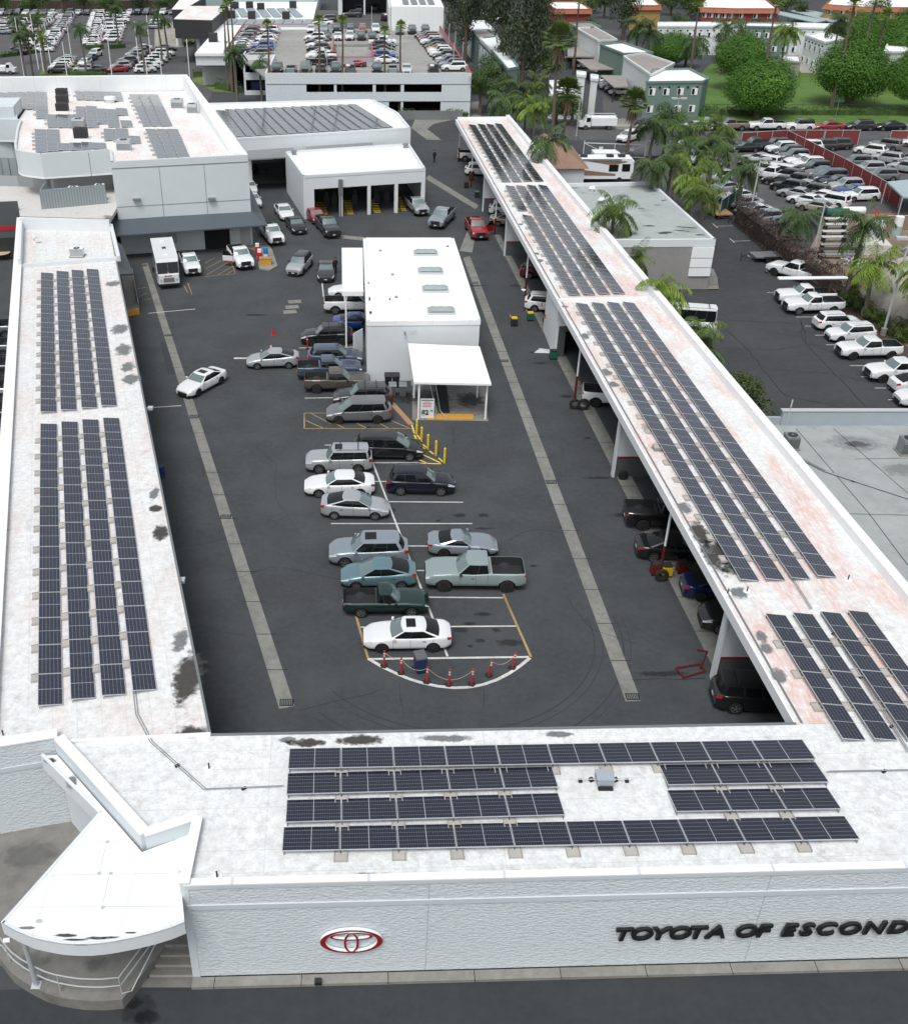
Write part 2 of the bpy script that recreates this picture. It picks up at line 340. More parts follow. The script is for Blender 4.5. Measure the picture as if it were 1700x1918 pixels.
# ------------------------------------------------------------------ vehicles
# x forward.  profile: list of (x, shoulder z); gh: greenhouse (rear base x, front base x, rear top x, front top x, belt z, roof z)
KIND={
 'sedan':dict(L=4.88,W=1.84,prof=[(-2.44,.86),(-2.3,1.02),(-1.7,1.06),(-1.2,1.0),(.9,.97),(1.3,.95),(2.0,.82),(2.44,.60)],gh=(-1.95,1.12,-1.0,.28,.98,1.45),wb=(-1.42,1.43),r=.335,cp=.16,sp=[(-.15,.05)]),
 'prius':dict(L=4.55,W=1.78,prof=[(-2.27,.95),(-2.15,1.12),(-1.5,1.1),(-.6,1.02),(.9,.96),(1.3,.93),(1.9,.80),(2.27,.58)],gh=(-2.12,1.32,-.75,.30,1.0,1.50),wb=(-1.38,1.35),r=.31,cp=.20,sp=[(-.1,.05)]),
 'suv':dict(L=4.75,W=1.88,prof=[(-2.37,1.0),(-2.25,1.14),(-1.5,1.13),(0,1.08),(.95,1.07),(1.4,1.05),(2.0,.97),(2.37,.72)],gh=(-2.22,1.12,-1.86,.42,1.10,1.70),wb=(-1.38,1.42),r=.36,cp=.22,sp=[(-.12,.06),(-1.05,.06)]),
 'boxy suv':dict(L=4.8,W=1.88,prof=[(-2.4,1.0),(-2.34,1.18),(-1.5,1.18),(0,1.15),(.95,1.13),(1.4,1.12),(2.15,1.04),(2.4,.80)],gh=(-2.32,.98,-2.14,.50,1.16,1.78),wb=(-1.38,1.42),r=.38,cp=.16,sp=[(-.05,.06),(-1.0,.1)]),
 'minivan':dict(L=5.12,W=1.98,prof=[(-2.56,1.0),(-2.45,1.15),(-1.5,1.12),(0,1.08),(1.3,1.05),(1.7,1.0),(2.25,.88),(2.56,.66)],gh=(-2.42,1.62,-2.1,.62,1.08,1.76),wb=(-1.45,1.6),r=.35,cp=.2,sp=[(.1,.06),(-1.0,.06)]),
 'pickup':dict(L=5.9,W=2.03,prof=[(-2.95,1.18),(-2.9,1.3),(-.9,1.3),(.2,1.25),(1.15,1.27),(1.5,1.27),(2.5,1.2),(2.95,.98)],gh=(-.86,1.26,-.72,.52,1.24,1.92),wb=(-1.85,1.85),r=.42,cp=.10,sp=[(.0,.08)],bed=(-2.86,-.98,.72)),
 'extended cab pickup':dict(L=5.7,W=1.95,prof=[(-2.85,1.12),(-2.8,1.22),(-.9,1.22),(.2,1.2),(1.15,1.22),(1.5,1.22),(2.5,1.15),(2.85,.9)],gh=(-.50,1.20,-.40,.55,1.2,1.82),wb=(-1.7,1.75),r=.39,cp=.10,sp=[(.05,.08)],bed=(-2.76,-.62,.68)),
 'small pickup':dict(L=5.0,W=1.72,prof=[(-2.5,.92),(-2.45,1.02),(-.9,1.02),(.2,1.0),(.9,1.0),(1.3,1.0),(2.2,.92),(2.5,.72)],gh=(-.55,.95,-.40,.35,1.0,1.6),wb=(-1.45,1.5),r=.34,cp=.12,sp=[(-.05,.07)],bed=(-2.42,-.62,.55)),
 'coupe':dict(L=4.40,W=1.84,prof=[(-2.2,.85),(-2.1,.97),(-1.6,1.0),(-.8,.93),(.6,.88),(1.0,.88),(1.8,.75),(2.2,.52)],gh=(-1.75,.70,-.72,.02,.92,1.29),wb=(-1.22,1.25),r=.345,cp=.3,sp=[]),
 'van':dict(L=5.9,W=2.05,prof=[(-2.95,1.1),(-2.9,1.25),(-1,1.25),(1,1.22),(1.9,1.2),(2.2,1.15),(2.7,1.0),(2.95,.75)],gh=(-2.9,2.05,-2.82,1.25,1.22,2.45),wb=(-1.8,1.95),r=.37,cp=.08,sp=[(.7,.12),(-.6,.1),(-1.7,.1)]),
}
def itp(pr,x):
    if x<=pr[0][0]: return pr[0][1]
    for (a,za),(b,zb) in zip(pr,pr[1:]):
        if x<=b:
            t=(x-a)/(b-a);return za+(zb-za)*t
    return pr[-1][1]
def car_geo(k,lod):
    d=KIND[k];L,W=d['L'],d['W'];h=L/2;wr,wf=d['wb'];r=d['r'];ra=r*1.17
    B={n:MB() for n in('body','roof','windshield','rear_window','side_window','trim','headlight','taillight','grille','mirror','bed')}
    bed=d.get('bed')
    xs=set()
    st=.14 if lod==0 else .5
    n=int(L/st)
    for i in range(n+1): xs.add(round(-h+L*i/n,3))
    for wx in(wr,wf):
        xs={x for x in xs if abs(x-wx)>ra+.03}
        K=10 if lod==0 else 4
        for i in range(K+1): xs.add(round(wx-ra*math.cos(math.pi*i/K),3))
        xs.add(round(wx-ra-.02,3));xs.add(round(wx+ra+.02,3))
    xs.add(round(h-.06,3));xs.add(round(-h+.06,3))
    if bed:
        for b in bed[:2]:
            xs={x for x in xs if abs(x-b)>.03};xs.add(b-.012);xs.add(b+.012)
    xs=sorted(xs)
    pk=bool(bed)
    def ring(x):
        zs=itp(d['prof'],x)
        # smooth the shoulder slightly
        zs=(zs+itp(d['prof'],x-.12)+itp(d['prof'],x+.12))/3 if not pk else zs
        e=.26 if not pk else .10
        t=max(0,(abs(x)-(h-.75))/.75);w=W/2*(1-e*t**2.6)
        zb=.22 if not pk else .38
        zb+=.10*max(0,(abs(x)-(h-.35))/.35)**2
        zb0=zb
        for wx in(wr,wf):
            if abs(x-wx)<ra: zb=max(zb,r+math.sqrt(max(0,ra*ra-(x-wx)**2)))
        low=.5 if not pk else .7
        zm=max(low,zb+.03);zm=min(zm,zs-.1)
        cr=.05 if x>0 else .02
        inb=pk and bed[0]<x<bed[1]
        p=[(0,zb0),(w*.86,zb),(w*.975,min(zb+.12,zm)),(w,zm),(w*.985,zs-(zs-zm)*.35),(w*.955,zs-.045),(w*.90,zs)]
        if inb: p+=[(w*.875,zs),(w*.86,bed[2]),(0,bed[2])]
        else: p+=[(w*.72,zs+cr*.6),(w*.4,zs+cr),(0,zs+cr*1.1)]
        return p
    rg=[ring(x) for x in xs];nr=10
    vs=[];
    for x,p in zip(xs,rg):
        for s in(1,-1):
            for y,z in p: vs.append((x,s*y,z))
    fs=[];ms=[]
    for i in range(len(xs)-1):
        inb=bed and bed[0]-.02<(xs[i]+xs[i+1])/2<bed[1]+.02
        for s in(0,1):
            o=i*2*nr+s*nr;q=o+2*nr
            for j in range(nr-1):
                f=(o+j,q+j,q+j+1,o+j+1)
                fs.append(f if s==0 else f[::-1])
                ms.append(1 if j<2 or (inb and j>=7) else 0)
    for i,flip in((0,1),(len(xs)-1,0)):
        o=i*2*nr
        f=[o+j for j in range(nr)]+[o+nr+j for j in range(nr-1,-1,-1)]
        fs.append(tuple(f if flip else f[::-1]));ms.append(0)
    B['body'].add(vs,fs,ms)
    # patches following the skin for lamps
    def patch(mb,x0,x1,j0,f0,j1,f1,off,n=4,m=0):
        for s in(1,-1):
            v=[];
            for i in range(n+1):
                x=x0+(x1-x0)*i/n;p=ring(x)
                for j,f in((j0,f0),(j1,f1)):
                    y=p[j][0]+(p[j+1][0]-p[j][0])*f;z=p[j][1]+(p[j+1][1]-p[j][1])*f
                    v.append((x+(off if x>0 else -off),s*(y+off),z+off*.4))
            F=[(2*i,2*i+2,2*i+3,2*i+1) for i in range(n)]
            mb.add(v,F if s>0 else [f[::-1] for f in F],m)
    nn=4 if lod==0 else 2
    patch(B['headlight'],h-.48 if not pk else h-.24,h-.015,4,.0,5,.8,.012,nn)
    patch(B['taillight'],-h+.01,-h+(.26 if not pk else .12),4,.1,5,.7,.012,nn)
    # fascias
    zg=.30 if not pk else .62
    B['grille'].box(h-.02,-W*.27,zg,h+.012,W*.27,zg+(.26 if not pk else .44))
    B['grille'].box(h-.2,-W*.33,.2 if not pk else .40,h+.006,W*.33,zg-.03)
    if lod==0 or pk:
        B['trim'].box(-h-.014,-W*.34,.24 if not pk else .42,-h+.1,W*.34,.42 if not pk else .60)
    # greenhouse
    rb,fb,rt,ft,zb,zt=d['gh']
    wb=W/2*.905;wt=W/2*(.745 if k not in('van','boxy suv','minivan') else .78)
    fr_c=.16 if k!='van' else .1;rr_c=.14 if not pk else .02
    per=[] # (base pt, top pt, label of segment to the next)
    m=5 if lod==0 else 2
    for i in range(m+1):
        t=-1+2*i/m;y=t*.93
        per.append(((fb-fr_c*t*t,wb*y*.97),(ft-fr_c*.7*t*t,wt*y),'W' if i<m else 'P'))
    side=[];x0b,x1b=fb-fr_c-.08,rb+rr_c+d['cp'];x0t,x1t=ft-fr_c*.7-.05,rt+rr_c*.7+d['cp']*.75
    cuts=[0.,1.]
    for c,wd in d['sp']:
        t=(x0b-c)/(x0b-x1b);cuts+= [t,t+wd/(x0b-x1b)]
    cuts=sorted(cuts)
    pil=set()
    for c,wd in d['sp']: pil.add(round((x0b-c)/(x0b-x1b),4))
    for i,t in enumerate(cuts):
        lab='B' if round(t,4) in pil else 'S'
        if i==len(cuts)-1: lab='P'
        bow=1+.015*math.sin(math.pi*t)
        per.append(((x0b+(x1b-x0b)*t,wb*bow),(x0t+(x1t-x0t)*t,wt*(1+.03*math.sin(math.pi*t))),lab))
    for i in range(m+1):
        t=1-2*i/m;y=t*.93
        per.append(((rb+rr_c*t*t,wb*y*.96),(rt+rr_c*.7*t*t,wt*y),'R' if i<m else 'P'))
    ls=[]
    for i in range(len(cuts)-1,-1,-1):
        bp,tp,_=per[m+1+i];ls.append(((bp[0],-bp[1]),(tp[0],-tp[1])))
    labs=[per[m+1+i][2] for i in range(len(cuts))]
    for i,(b,t) in enumerate(ls):
        lab='P' if i==len(ls)-1 else labs[len(cuts)-2-i]
        per.append((b,t,lab))
    rows=[0,.5,.92,1.0]
    def pt(i,t):
        b,tp,_=per[i];bl=.03*math.sin(math.pi*t)
        x=b[0]+(tp[0]-b[0])*t;y=b[1]+(tp[1]-b[1])*t;sc=1+bl
        zbase=itp(d['prof'],b[0])+( .0 if not pk else -.02)
        zbase=min(zbase,zb+.1)-.03 if k in('sedan','prius','coupe') else zb-.03
        return (x*1.0+bl*(x-(fb+rb)/2)*.5,y*sc,zbase+(zt-.06-zbase)*t)
    key={'W':'windshield','S':'side_window','R':'rear_window','P':'roof','B':'trim'}
    npn=len(per)
    for i in range(npn):
        j=(i+1)%npn
        for a,b in zip(rows,rows[1:]):
            lab='P' if b==1.0 else per[i][2]
            B[key[lab]].add([pt(i,a),pt(j,a),pt(j,b),pt(i,b)],[(0,1,2,3)])
    cx=(ft+rt)/2;rv=[];
    for s_,dz in((1,0),(.86,.035),(.5,.055),(0.0,.06)):
        for i in range(npn):
            x,y,z=pt(i,1.0);rv.append((cx+(x-cx)*s_,y*s_,zt-.06+dz))
    rf=[]
    for q in range(3):
        for i in range(npn):
            j=(i+1)%npn;rf.append((q*npn+i,q*npn+j,(q+1)*npn+j,(q+1)*npn+i))
    B['roof'].add(rv,rf)
    # mirrors
    for s in(1,-1): B['mirror'].ob(x0b-.12,s*(wb+.13),zb+.0,.13,.16,.11,s*.2)
    if lod==0:
        # door seams and handles
        for sx in ([x0b-.05]+[c for c,_ in d['sp']]+[x1b+.25 if not pk else x1b+.05])[:4]:
            for s in(1,-1):
                p=ring(sx);B['trim'].add([(sx-.008,s*(p[3][0]+.004),p[3][1]-.12),(sx+.008,s*(p[3][0]+.004),p[3][1]-.12),(sx+.008,s*(p[4][0]+.006),p[4][1]),(sx+.008,s*(p[5][0]+.004),p[5][1]),(sx-.008,s*(p[5][0]+.004),p[5][1]),(sx-.008,s*(p[4][0]+.006),p[4][1])],[(0,1,2,3,4,5)])
        for s in(1,-1):
            B['trim'].box(-1.0 if not pk else .1,s*(W/2-.01)-.02,.8 if not pk else 1.0,-.82 if not pk else .28,s*(W/2-.01)+.02,.83 if not pk else 1.03)
    return B,d
def wheel_geo(r,w=.22,seg=16,lod=0):
    t=MB();ri=r*.66
    prof=[(ri,-w/2),(r*.93,-w/2),(r,-w/2+.03),(r,w/2-.03),(r*.93,w/2),(ri,w/2)]
    vs=[];fs=[]
    for i in range(seg):
        a=2*math.pi*i/seg
        for q,y in prof: vs.append((q*math.cos(a),y,q*math.sin(a)+r))
    n=len(prof)
    for i in range(seg):
        j=(i+1)%seg
        for k in range(n-1): fs.append((i*n+k,i*n+k+1,j*n+k+1,j*n+k))
    t.add(vs,fs)
    t.add([(ri*math.cos(2*math.pi*i/seg),y,ri*math.sin(2*math.pi*i/seg)+r) for y in(w/2-.05,-w/2+.05) for i in range(seg)],[tuple(range(seg)),tuple(range(seg,2*seg))])
    m=MB()
    ro,rn=ri*1.0,ri*.86
    for y in(w/2-.012,-w/2+.012):
        vs=[(q*math.cos(2*math.pi*i/seg),y,q*math.sin(2*math.pi*i/seg)+r) for q in(ro,rn) for i in range(seg)]
        m.add(vs,[(i,(i+1)%seg,seg+(i+1)%seg,seg+i) for i in range(seg)])
        for s in range(5):
            a=2*math.pi*s/5+.3;ca,sa=math.cos(a),math.sin(a)
            for da in(-.16,.16):
                c2,s2=math.cos(a+da),math.sin(a+da)
                px,pz=-s2*.022,c2*.022
                m.add([(ca*.03-px,y,sa*.03-pz+r),(ca*.03+px,y,sa*.03+pz+r),(rn*c2+px,y,rn*s2+pz+r),(rn*c2-px,y,rn*s2-pz+r)],[(0,1,2,3)])
        m.add([(.055*math.cos(2*math.pi*i/8),y+.002,.055*math.sin(2*math.pi*i/8)+r) for i in range(8)],[tuple(range(8))])
    return t,m
_cache={}
def splity(mb):
    out=[]
    for sg_ in(1,-1):
        h=MB()
        for f in mb.f:
            if sum(mb.v[i][1] for i in f)*sg_>0: h.add([mb.v[i] for i in f],[tuple(range(len(f)))])
        out.append(h)
    return out
def mesh_of(mb,name,mats,smooth=None):
    o=mb.build(name,mats,smooth=smooth);me=o.data;bpy.data.objects.remove(o);return me
def put(name,me,parent,loc=(0,0,0),rz=0.,override=None):
    o=bpy.data.objects.new(name,me);C.objects.link(o);o.parent=parent;o.location=loc;o.rotation_euler.z=rz
    if override:
        o.material_slots[0].link='OBJECT';o.material_slots[0].material=M[override]
    return o
def near_meshes(k):
    key=('n',k)
    if key in _cache: return _cache[key]
    B,d=car_geo(k,0);ms={}
    ms['body']=mesh_of(B['body'],'body',['paint white','bed_liner' if d.get('bed') else 'car_black'],38)
    ms['roof']=mesh_of(B['roof'],'roof',['paint white'],40)
    for n in('windshield','rear_window'): ms[n]=mesh_of(B[n],n,'windshield_glass' if n=='windshield' else 'car_glass',60)
    for n,m_ in(('side_window','car_glass'),('mirror','paint white')):
        for i_,h_ in enumerate(splity(B[n])): ms[n+str(i_)]=mesh_of(h_,n,m_,60)
    ms['trim']=mesh_of(B['trim'],'trim','car_black');ms['grille']=mesh_of(B['grille'],'grille','car_black')
    for n,m in(('headlight','lamp_clear'),('taillight','lamp_red')):
        hv=MB();q=B[n];half=len(q.v)//2
        hv.v=q.v[:half];hv.f=q.f[:len(q.f)//2];hv.m=[0]*len(hv.f);ms[n+'0']=mesh_of(hv,n,m)
        hv=MB();hv.v=q.v[half:];hv.f=[[a-half for a in f] for f in q.f[len(q.f)//2:]];hv.m=[0]*len(hv.f);ms[n+'1']=mesh_of(hv,n,m)
    t,rm=wheel_geo(d['r']);ms['tyre']=mesh_of(t,'tyre','tyre',40);ms['rim']=mesh_of(rm,'rim','rim')
    h=d['L']/2;W=d['W'];rb,fb,rt,ft,zb,zt=d['gh']
    s=MB();s.box(ft-.75 if k!='suv' else ft-.9,-.38,zt-.025,ft-.22,.38,zt+.008);ms['sunroof']=mesh_of(s,'sunroof','car_glass')
    s=MB()
    for y in(-1,1): s.tube([(ft-.3,y*W*.335,zt),(ft-.45,y*W*.335,zt+.045),(rt+.35,y*W*.335,zt+.045),(rt+.2,y*W*.335,zt)],.018,5)
    for i_,h_ in enumerate(splity(s)): ms['rails'+str(i_)]=mesh_of(h_,'roof_rail','car_black')
    s=MB()
    for x in(ft-.6,rt+.75): s.box(x-.03,-W*.34,zt+.05,x+.03,W*.34,zt+.08)
    ms['bars']=mesh_of(s,'roof_bar','car_black')
    s=MB();s.box(h+.008,-.16,.40 if not d.get('bed') else .5,h+.02,.16,.50 if not d.get('bed') else .62);ms['plate_f']=mesh_of(s,'number_plate','plate')
    s=MB();s.box(-h-.025,-.16,.55,-h-.012,.16,.67);ms['plate_r']=mesh_of(s,'number_plate','plate')
    _cache[key]=(ms,d);return _cache[key]
def far_mesh(k):
    key=('f',k)
    if key in _cache: return _cache[key]
    B,d=car_geo(k,1);A=MB()
    def j(mb,mi,alt=None):
        A.add(mb.v,mb.f,[mi if (x==0 or alt is None) else alt for x in mb.m])
    j(B['body'],0,1);j(B['roof'],0);j(B['mirror'],0)
    for n in('windshield','side_window','rear_window'): j(B[n],7 if n=='windshield' else 2)
    j(B['trim'],1);j(B['grille'],1);j(B['headlight'],4);j(B['taillight'],5)
    t,rm=wheel_geo(d['r'],seg=10)
    for wx in d['wb']:
        for s in(1,-1):
            for g,mi in((t,3),(rm,6)): A.add([(x+wx,y+s*(d['W']/2-.12),z) for x,y,z in g.v],g.f,mi)
    me=mesh_of(A,'car',['paint white','car_black','car_glass','tyre','lamp_clear','lamp_red','rim','windshield_glass'],40)
    _cache[key]=(me,d);return _cache[key]
NM={'sedan':'sedan','prius':'hatchback','suv':'sport_utility_car','boxy suv':'sport_utility_car','minivan':'minivan','pickup':'pickup_truck','extended cab pickup':'pickup_truck','small pickup':'pickup_truck','coupe':'coupe','van':'passenger_van'}
CAT={'sedan':'car','prius':'car','suv':'SUV','boxy suv':'SUV','minivan':'minivan','pickup':'pickup truck','extended cab pickup':'pickup truck','small pickup':'pickup truck','coupe':'sports car','van':'van'}
ncar=[0]
def car(k,col,a,b,label,near=1,side=0,z=0.,group=None,opt='',scale=1.):
    """a: rear px, b: front px on the ground; side=1: the points lie on the camera-side tyre line"""
    A,Bq=P(*a,z),P(*b,z);ang=math.atan2(Bq[1]-A[1],Bq[0]-A[0]);cx,cy=(A[0]+Bq[0])/2,(A[1]+Bq[1])/2
    d=KIND[k]
    if side:
        nx,ny=-math.sin(ang),math.cos(ang)
        if nx*cx+ny*cy<0: nx,ny=-nx,-ny
        cx+=nx*d['W']/2;cy+=ny*d['W']/2
    return car_at(k,col,cx,cy,ang,label,near,z,group,opt,scale)
def car_at(k,col,cx,cy,ang,label,near=1,z=0.,group=None,opt='',scale=1.):
    ncar[0]+=1
    pm='paint '+col
    if not near:
        me,d=far_mesh(k);o=bpy.data.objects.new(NM[k],me);C.objects.link(o)
        o.location=(cx,cy,z);o.rotation_euler.z=ang;o.scale=(scale,)*3
        o.material_slots[0].link='OBJECT';o.material_slots[0].material=M[pm]
        return tag(o,label,CAT[k],group)
    ms,d=near_meshes(k)
    t=thing(NM[k],label,CAT[k],(cx,cy,z),ang,group);t.scale=(scale,)*3
    put('body',ms['body'],t,override=pm)
    put('roof',ms['roof'],t,override='paint black' if 'blackroof' in opt else pm)
    for n in('windshield','rear_window','side_window0','side_window1','trim','grille'): put(n.rstrip('01'),ms[n],t)
    for n in('mirror0','mirror1'): put('mirror',ms[n],t,override=pm if 'blackmir' not in opt else 'car_black')
    for n in('headlight0','headlight1','taillight0','taillight1'): put(n[:-1],ms[n],t)
    for wx in d['wb']:
        for s in(1,-1):
            w=put('wheel',ms['tyre'],t,(wx,s*(d['W']/2-.12),0));put('rim',ms['rim'],w,override='rim_dark' if 'darkrim' in opt else None)
    if 'sun' in opt: put('sunroof',ms['sunroof'],t)
    if 'rails' in opt:
        put('roof_rail',ms['rails0'],t);put('roof_rail',ms['rails1'],t)
    if 'bars' in opt: put('roof_bar',ms['bars'],t)
    if 'plate' in opt: put('number_plate',ms['plate_f'],t)
    put('number_plate',ms['plate_r'],t)
    return t
def open_door(t,k,col,y=-1,lower=None):
    d=KIND[k];x0=d['gh'][1]-.35;W=d['W'];zb=d['gh'][4];pk=bool(d.get('bed'))
    mb=MB();z0=.45 if pk else .3
    mb.box(-1.1,-.03,z0,0,.03,zb-.02,0)
    if lower: mb.box(-1.08,-.037,z0,-.02,.037,z0+.16,2)
    mb.add([(-1.1,-.02,zb-.02),(-.05,-.02,zb-.02),(-.5,-.02,zb+.5),(-1.05,-.02,zb+.5),(-1.1,.02,zb-.02),(-.05,.02,zb-.02),(-.5,.02,zb+.5),(-1.05,.02,zb+.5)],[(0,1,2,3),(7,6,5,4),(0,4,5,1),(1,5,6,2),(2,6,7,3),(3,7,4,0)],1)
    o=mb.build('open_door',['paint '+col,'car_glass']+([lower] if lower else []),t);o.location=(x0,y*(W/2+.02),0);o.rotation_euler.z=R(60)*(-y)*-1 if y>0 else R(60)
    if y>0:o.rotation_euler.z=R(-60)
    return o
# ------------------------------------------------------------------ plants
def blade(mb,p,d,up,l,w,m=0,droop=.3):
    s=d.cross(up)
    if s.length<1e-4: s=Vector((1,0,0))
    s=s.normalized()*w/2;q=p+d*l*.55-Vector((0,0,1))*l*droop*.25;e=p+d*l-Vector((0,0,1))*l*droop
    mb.add([p-s*.6,p+s*.6,q+s,q-s,e],[(0,1,2,3),(3,2,4)],m)
def queen_crown(seed,n=20,L=3.9,dens=17):
    r=random.Random(seed);mb=MB()
    for i in range(n):
        az=2.399*i+r.uniform(-.2,.2);el=R(r.choice([78,60,45,32,20,5,-12,-25]))+r.uniform(-.1,.1)
        l=L*r.uniform(.85,1.1);d=Vector((math.cos(az)*math.cos(el),math.sin(az)*math.cos(el),math.sin(el)))
        p=Vector((0,0,.2));pts=[p.copy()];K=8;v=d.copy()
        for k in range(K):
            p=p+v*l/K;v=(v+Vector((0,0,-.26))).normalized();pts.append(p.copy())
        mb.tube(pts,[.05-.005*k for k in range(K+1)],3,1,cap=False)
        for k in range(dens):
            t=(k+1.5)/(dens+1.5);x=t*K;a=int(min(x,K-1));f=x-a
            q=pts[a].lerp(pts[a+1],f);tg=(pts[a+1]-pts[a]).normalized()
            sd=tg.cross(Vector((0,0,1)));sd=sd.normalized() if sd.length>.01 else Vector((1,0,0))
            ll=.95*math.sin(math.pi*min(1,.12+t*.88))**.6+.12
            for s in(-1,1):
                for w in range(2):
                    dd=(sd*s+tg*r.uniform(.25,.7)+Vector((0,0,r.uniform(-.5,.35)))).normalized()
                    blade(mb,q,dd,Vector((0,0,1)),ll*r.uniform(.85,1.15),.095,0,r.uniform(.35,.8))
    return mb
def fan_crown(seed,n=58,L=1.25,skirt=True):
    r=random.Random(seed);mb=MB()
    for i in range(n):
        az=2.399*i;el=R(85-110*(i/n))+r.uniform(-.1,.1);d=Vector((math.cos(az)*math.cos(el),math.sin(az)*math.cos(el),math.sin(el)))
        p=Vector((0,0,0));q=d*L*r.uniform(.8,1.1);mb.tube([p,q],.03,3,0,cap=False)
        up=Vector((0,0,1));sd=d.cross(up);sd=sd.normalized() if sd.length>.05 else Vector((1,0,0));u2=sd.cross(d)
        for k in range(9):
            a=R(-75+150*k/8);dd=(d*math.cos(a)+sd*math.sin(a)).normalized()
            blade(mb,q,dd,u2,.95*r.uniform(.85,1.1),.2,0,.15)
    if skirt:
        for i in range(60):
            az=r.uniform(0,6.28);z=-r.uniform(.1,1.6);rr=.25
            blade(mb,Vector((rr*math.cos(az),rr*math.sin(az),z)),Vector((math.cos(az)*.5,math.sin(az)*.5,-.8)).normalized(),Vector((0,0,1)),r.uniform(.8,1.3),.22,1,.3)
    return mb
def blob_crown(seed,rx,rz,nl,nleaf,leaf=.32,squash=.9,shell=.55,jn=.5,ql=(.25,.72),lq=(.30,.46)):
    """leaf clumps spread through several lobes; every leaf is its own small face"""
    r=random.Random(seed);mb=MB();lobes=[]
    for i in range(nl):
        az=r.uniform(0,6.28);e=math.asin(r.uniform(-.9,1));q=r.uniform(*ql)
        lobes.append((Vector((rx*q*math.cos(az)*math.cos(e),rx*q*math.sin(az)*math.cos(e),rz*q*math.sin(e))),rx*r.uniform(*lq)))
    if ql[1]<.6: lobes+= [(Vector((0,0,-.05*rz)),rx*.80)]*14
    for i in range(nleaf):
        c,lr=r.choice(lobes)
        d=Vector((r.gauss(0,1),r.gauss(0,1),r.gauss(0,1))).normalized()
        p=c+d*lr*(shell+(1.04-shell)*r.random()**.6)
        p.z*=squash
        nrm=(d+Vector((r.gauss(0,jn),r.gauss(0,jn),r.gauss(0,jn)+.3))).normalized()
        a=nrm.orthogonal().normalized();a.rotate(Matrix.Rotation(r.uniform(0,6.28),3,nrm));b=nrm.cross(a);s=leaf*r.uniform(.6,1.25)
        mb.add([p-a*s*.5,p-b*s*.28+nrm*s*.1,p+a*s*.5,p+b*s*.28],[(0,1,2,3)])
    return mb,lobes
def tree_trunk(seed,h,r0,lobes,zc,n=6):
    r=random.Random(seed);mb=MB()
    mb.tube([(0,0,0),(0.03,0,h*.3),(r.uniform(-.1,.1),0,h*.62),(0,0,zc)],[r0*1.25,r0,r0*.8,r0*.5],8)
    for c,lr in lobes[:n]:
        b=Vector((0,0,h*r.uniform(.45,.7)));e=c+Vector((0,0,zc));mb.tube([b,b.lerp(e,.5)+Vector((0,0,-.3)),e],[r0*.4,r0*.25,r0*.08],5)
    return mb
PM={}
for i,(s,n,L) in enumerate([(1,22,3.9),(2,18,3.6),(3,24,4.0)]):
    for mt in('leaf_palm','leaf_palm_deep','leaf_palm_lime'):
        PM['q',i,mt]=mesh_of(queen_crown(s,n,L),'crown',[mt,'leaf_palm_lime'])
for i in range(2):
    PM['f',i]=mesh_of(fan_crown(10+i),'crown',['leaf_palm','skirt'])
    PM['fb',i]=mesh_of(fan_crown(20+i,30,1.15,False),'crown',['leaf_palm_lime','skirt'])
def trunk_mesh(r0,r1,m,bulge=1.3):
    mb=MB();K=12;mb.tube([(.12*math.sin(k*.5),.05*math.cos(k*.7)-.05,k/K) for k in range(K+1)],[ (r0*bulge if k==0 else r0+(r1-r0)*k/K)*(1.04 if k%2 else .97) for k in range(K+1)],8)
    return mesh_of(mb,'trunk',m,60)
PM['t_queen']=trunk_mesh(.22,.16,'bark_grey');PM['t_fan']=trunk_mesh(.26,.15,'bark_brown',1.6)
def palm(kind,x,y,h,label,scale=1.,mat='leaf_palm',var=0,group=None,rz=None,tw=1.):
    t=thing('palm_tree',label,'palm tree',(x,y,0),rnd.uniform(0,6.28) if rz is None else rz,group)
    k=PM['t_queen' if kind=='q' else 't_fan'];o=put('trunk',k,t);o.scale=(tw,tw,h)
    me=PM['q',var,mat] if kind=='q' else PM[kind,var]
    o=put('crown',me,t,(.12*math.sin(6),0,h));o.scale=(scale,)*3
    return t
BT={}
def btree(x,y,kind,h,rx,label,group=None,name='tree',var=0):
    """kind: leaf material; crown half-width rx, total height h"""
    key=(kind,var,rx>4.5)
    if key not in BT:
        big=rx>4.5
        if kind=='leaf_euc': c,l=blob_crown(50+var,1,1.25,16,5200,.085,1.15,.2)
        elif kind=='leaf_bright': c,l=blob_crown(60+var,1,.95,34,34000,.05,.98,.7,.33,(.3,.55),(.42,.54))
        else: c,l=blob_crown(70+var,1,.9,14,4200,.085,.95,.5)
        BT[key]=(mesh_of(c,'crown',kind),l)
    me,l=BT[key]
    t=thing(name,label,'tree',(x,y,0),rnd.uniform(0,6.28),group)
    rz_=(1.05 if kind=='leaf_euc' else .78)*(rx if kind!='leaf_euc' else h*.42)
    zc=h-rz_*(1.0 if kind!='leaf_bright' else .98)
    tr=tree_trunk(5,max(zc,.6),.06*rx+.06,[(Vector((c.x*rx,c.y*rx,c.z*rz_)),q) for c,q in l],zc).build('trunk','bark_brown',t)
    o=put('crown',me,t,(0,0,zc));o.scale=(rx,rx,rz_)
    return t
def shrub(x,y,r,label,mat='leaf_box',group=None,h=None,z=0.):
    key=('s',mat)
    if key not in BT:
        c,l=blob_crown(90,1,1,12,2600,.13,1.,.7);
        BT[key]=mesh_of(c,'shrub',mat)
    o=bpy.data.objects.new('shrub',BT[key]);C.objects.link(o);o.location=(x,y,z+(h or r)*.8);o.scale=(r*1.15,r*1.15,(h or r)*1.05);o.rotation_euler.z=rnd.uniform(0,6)
    return tag(o,label,'shrub',group)
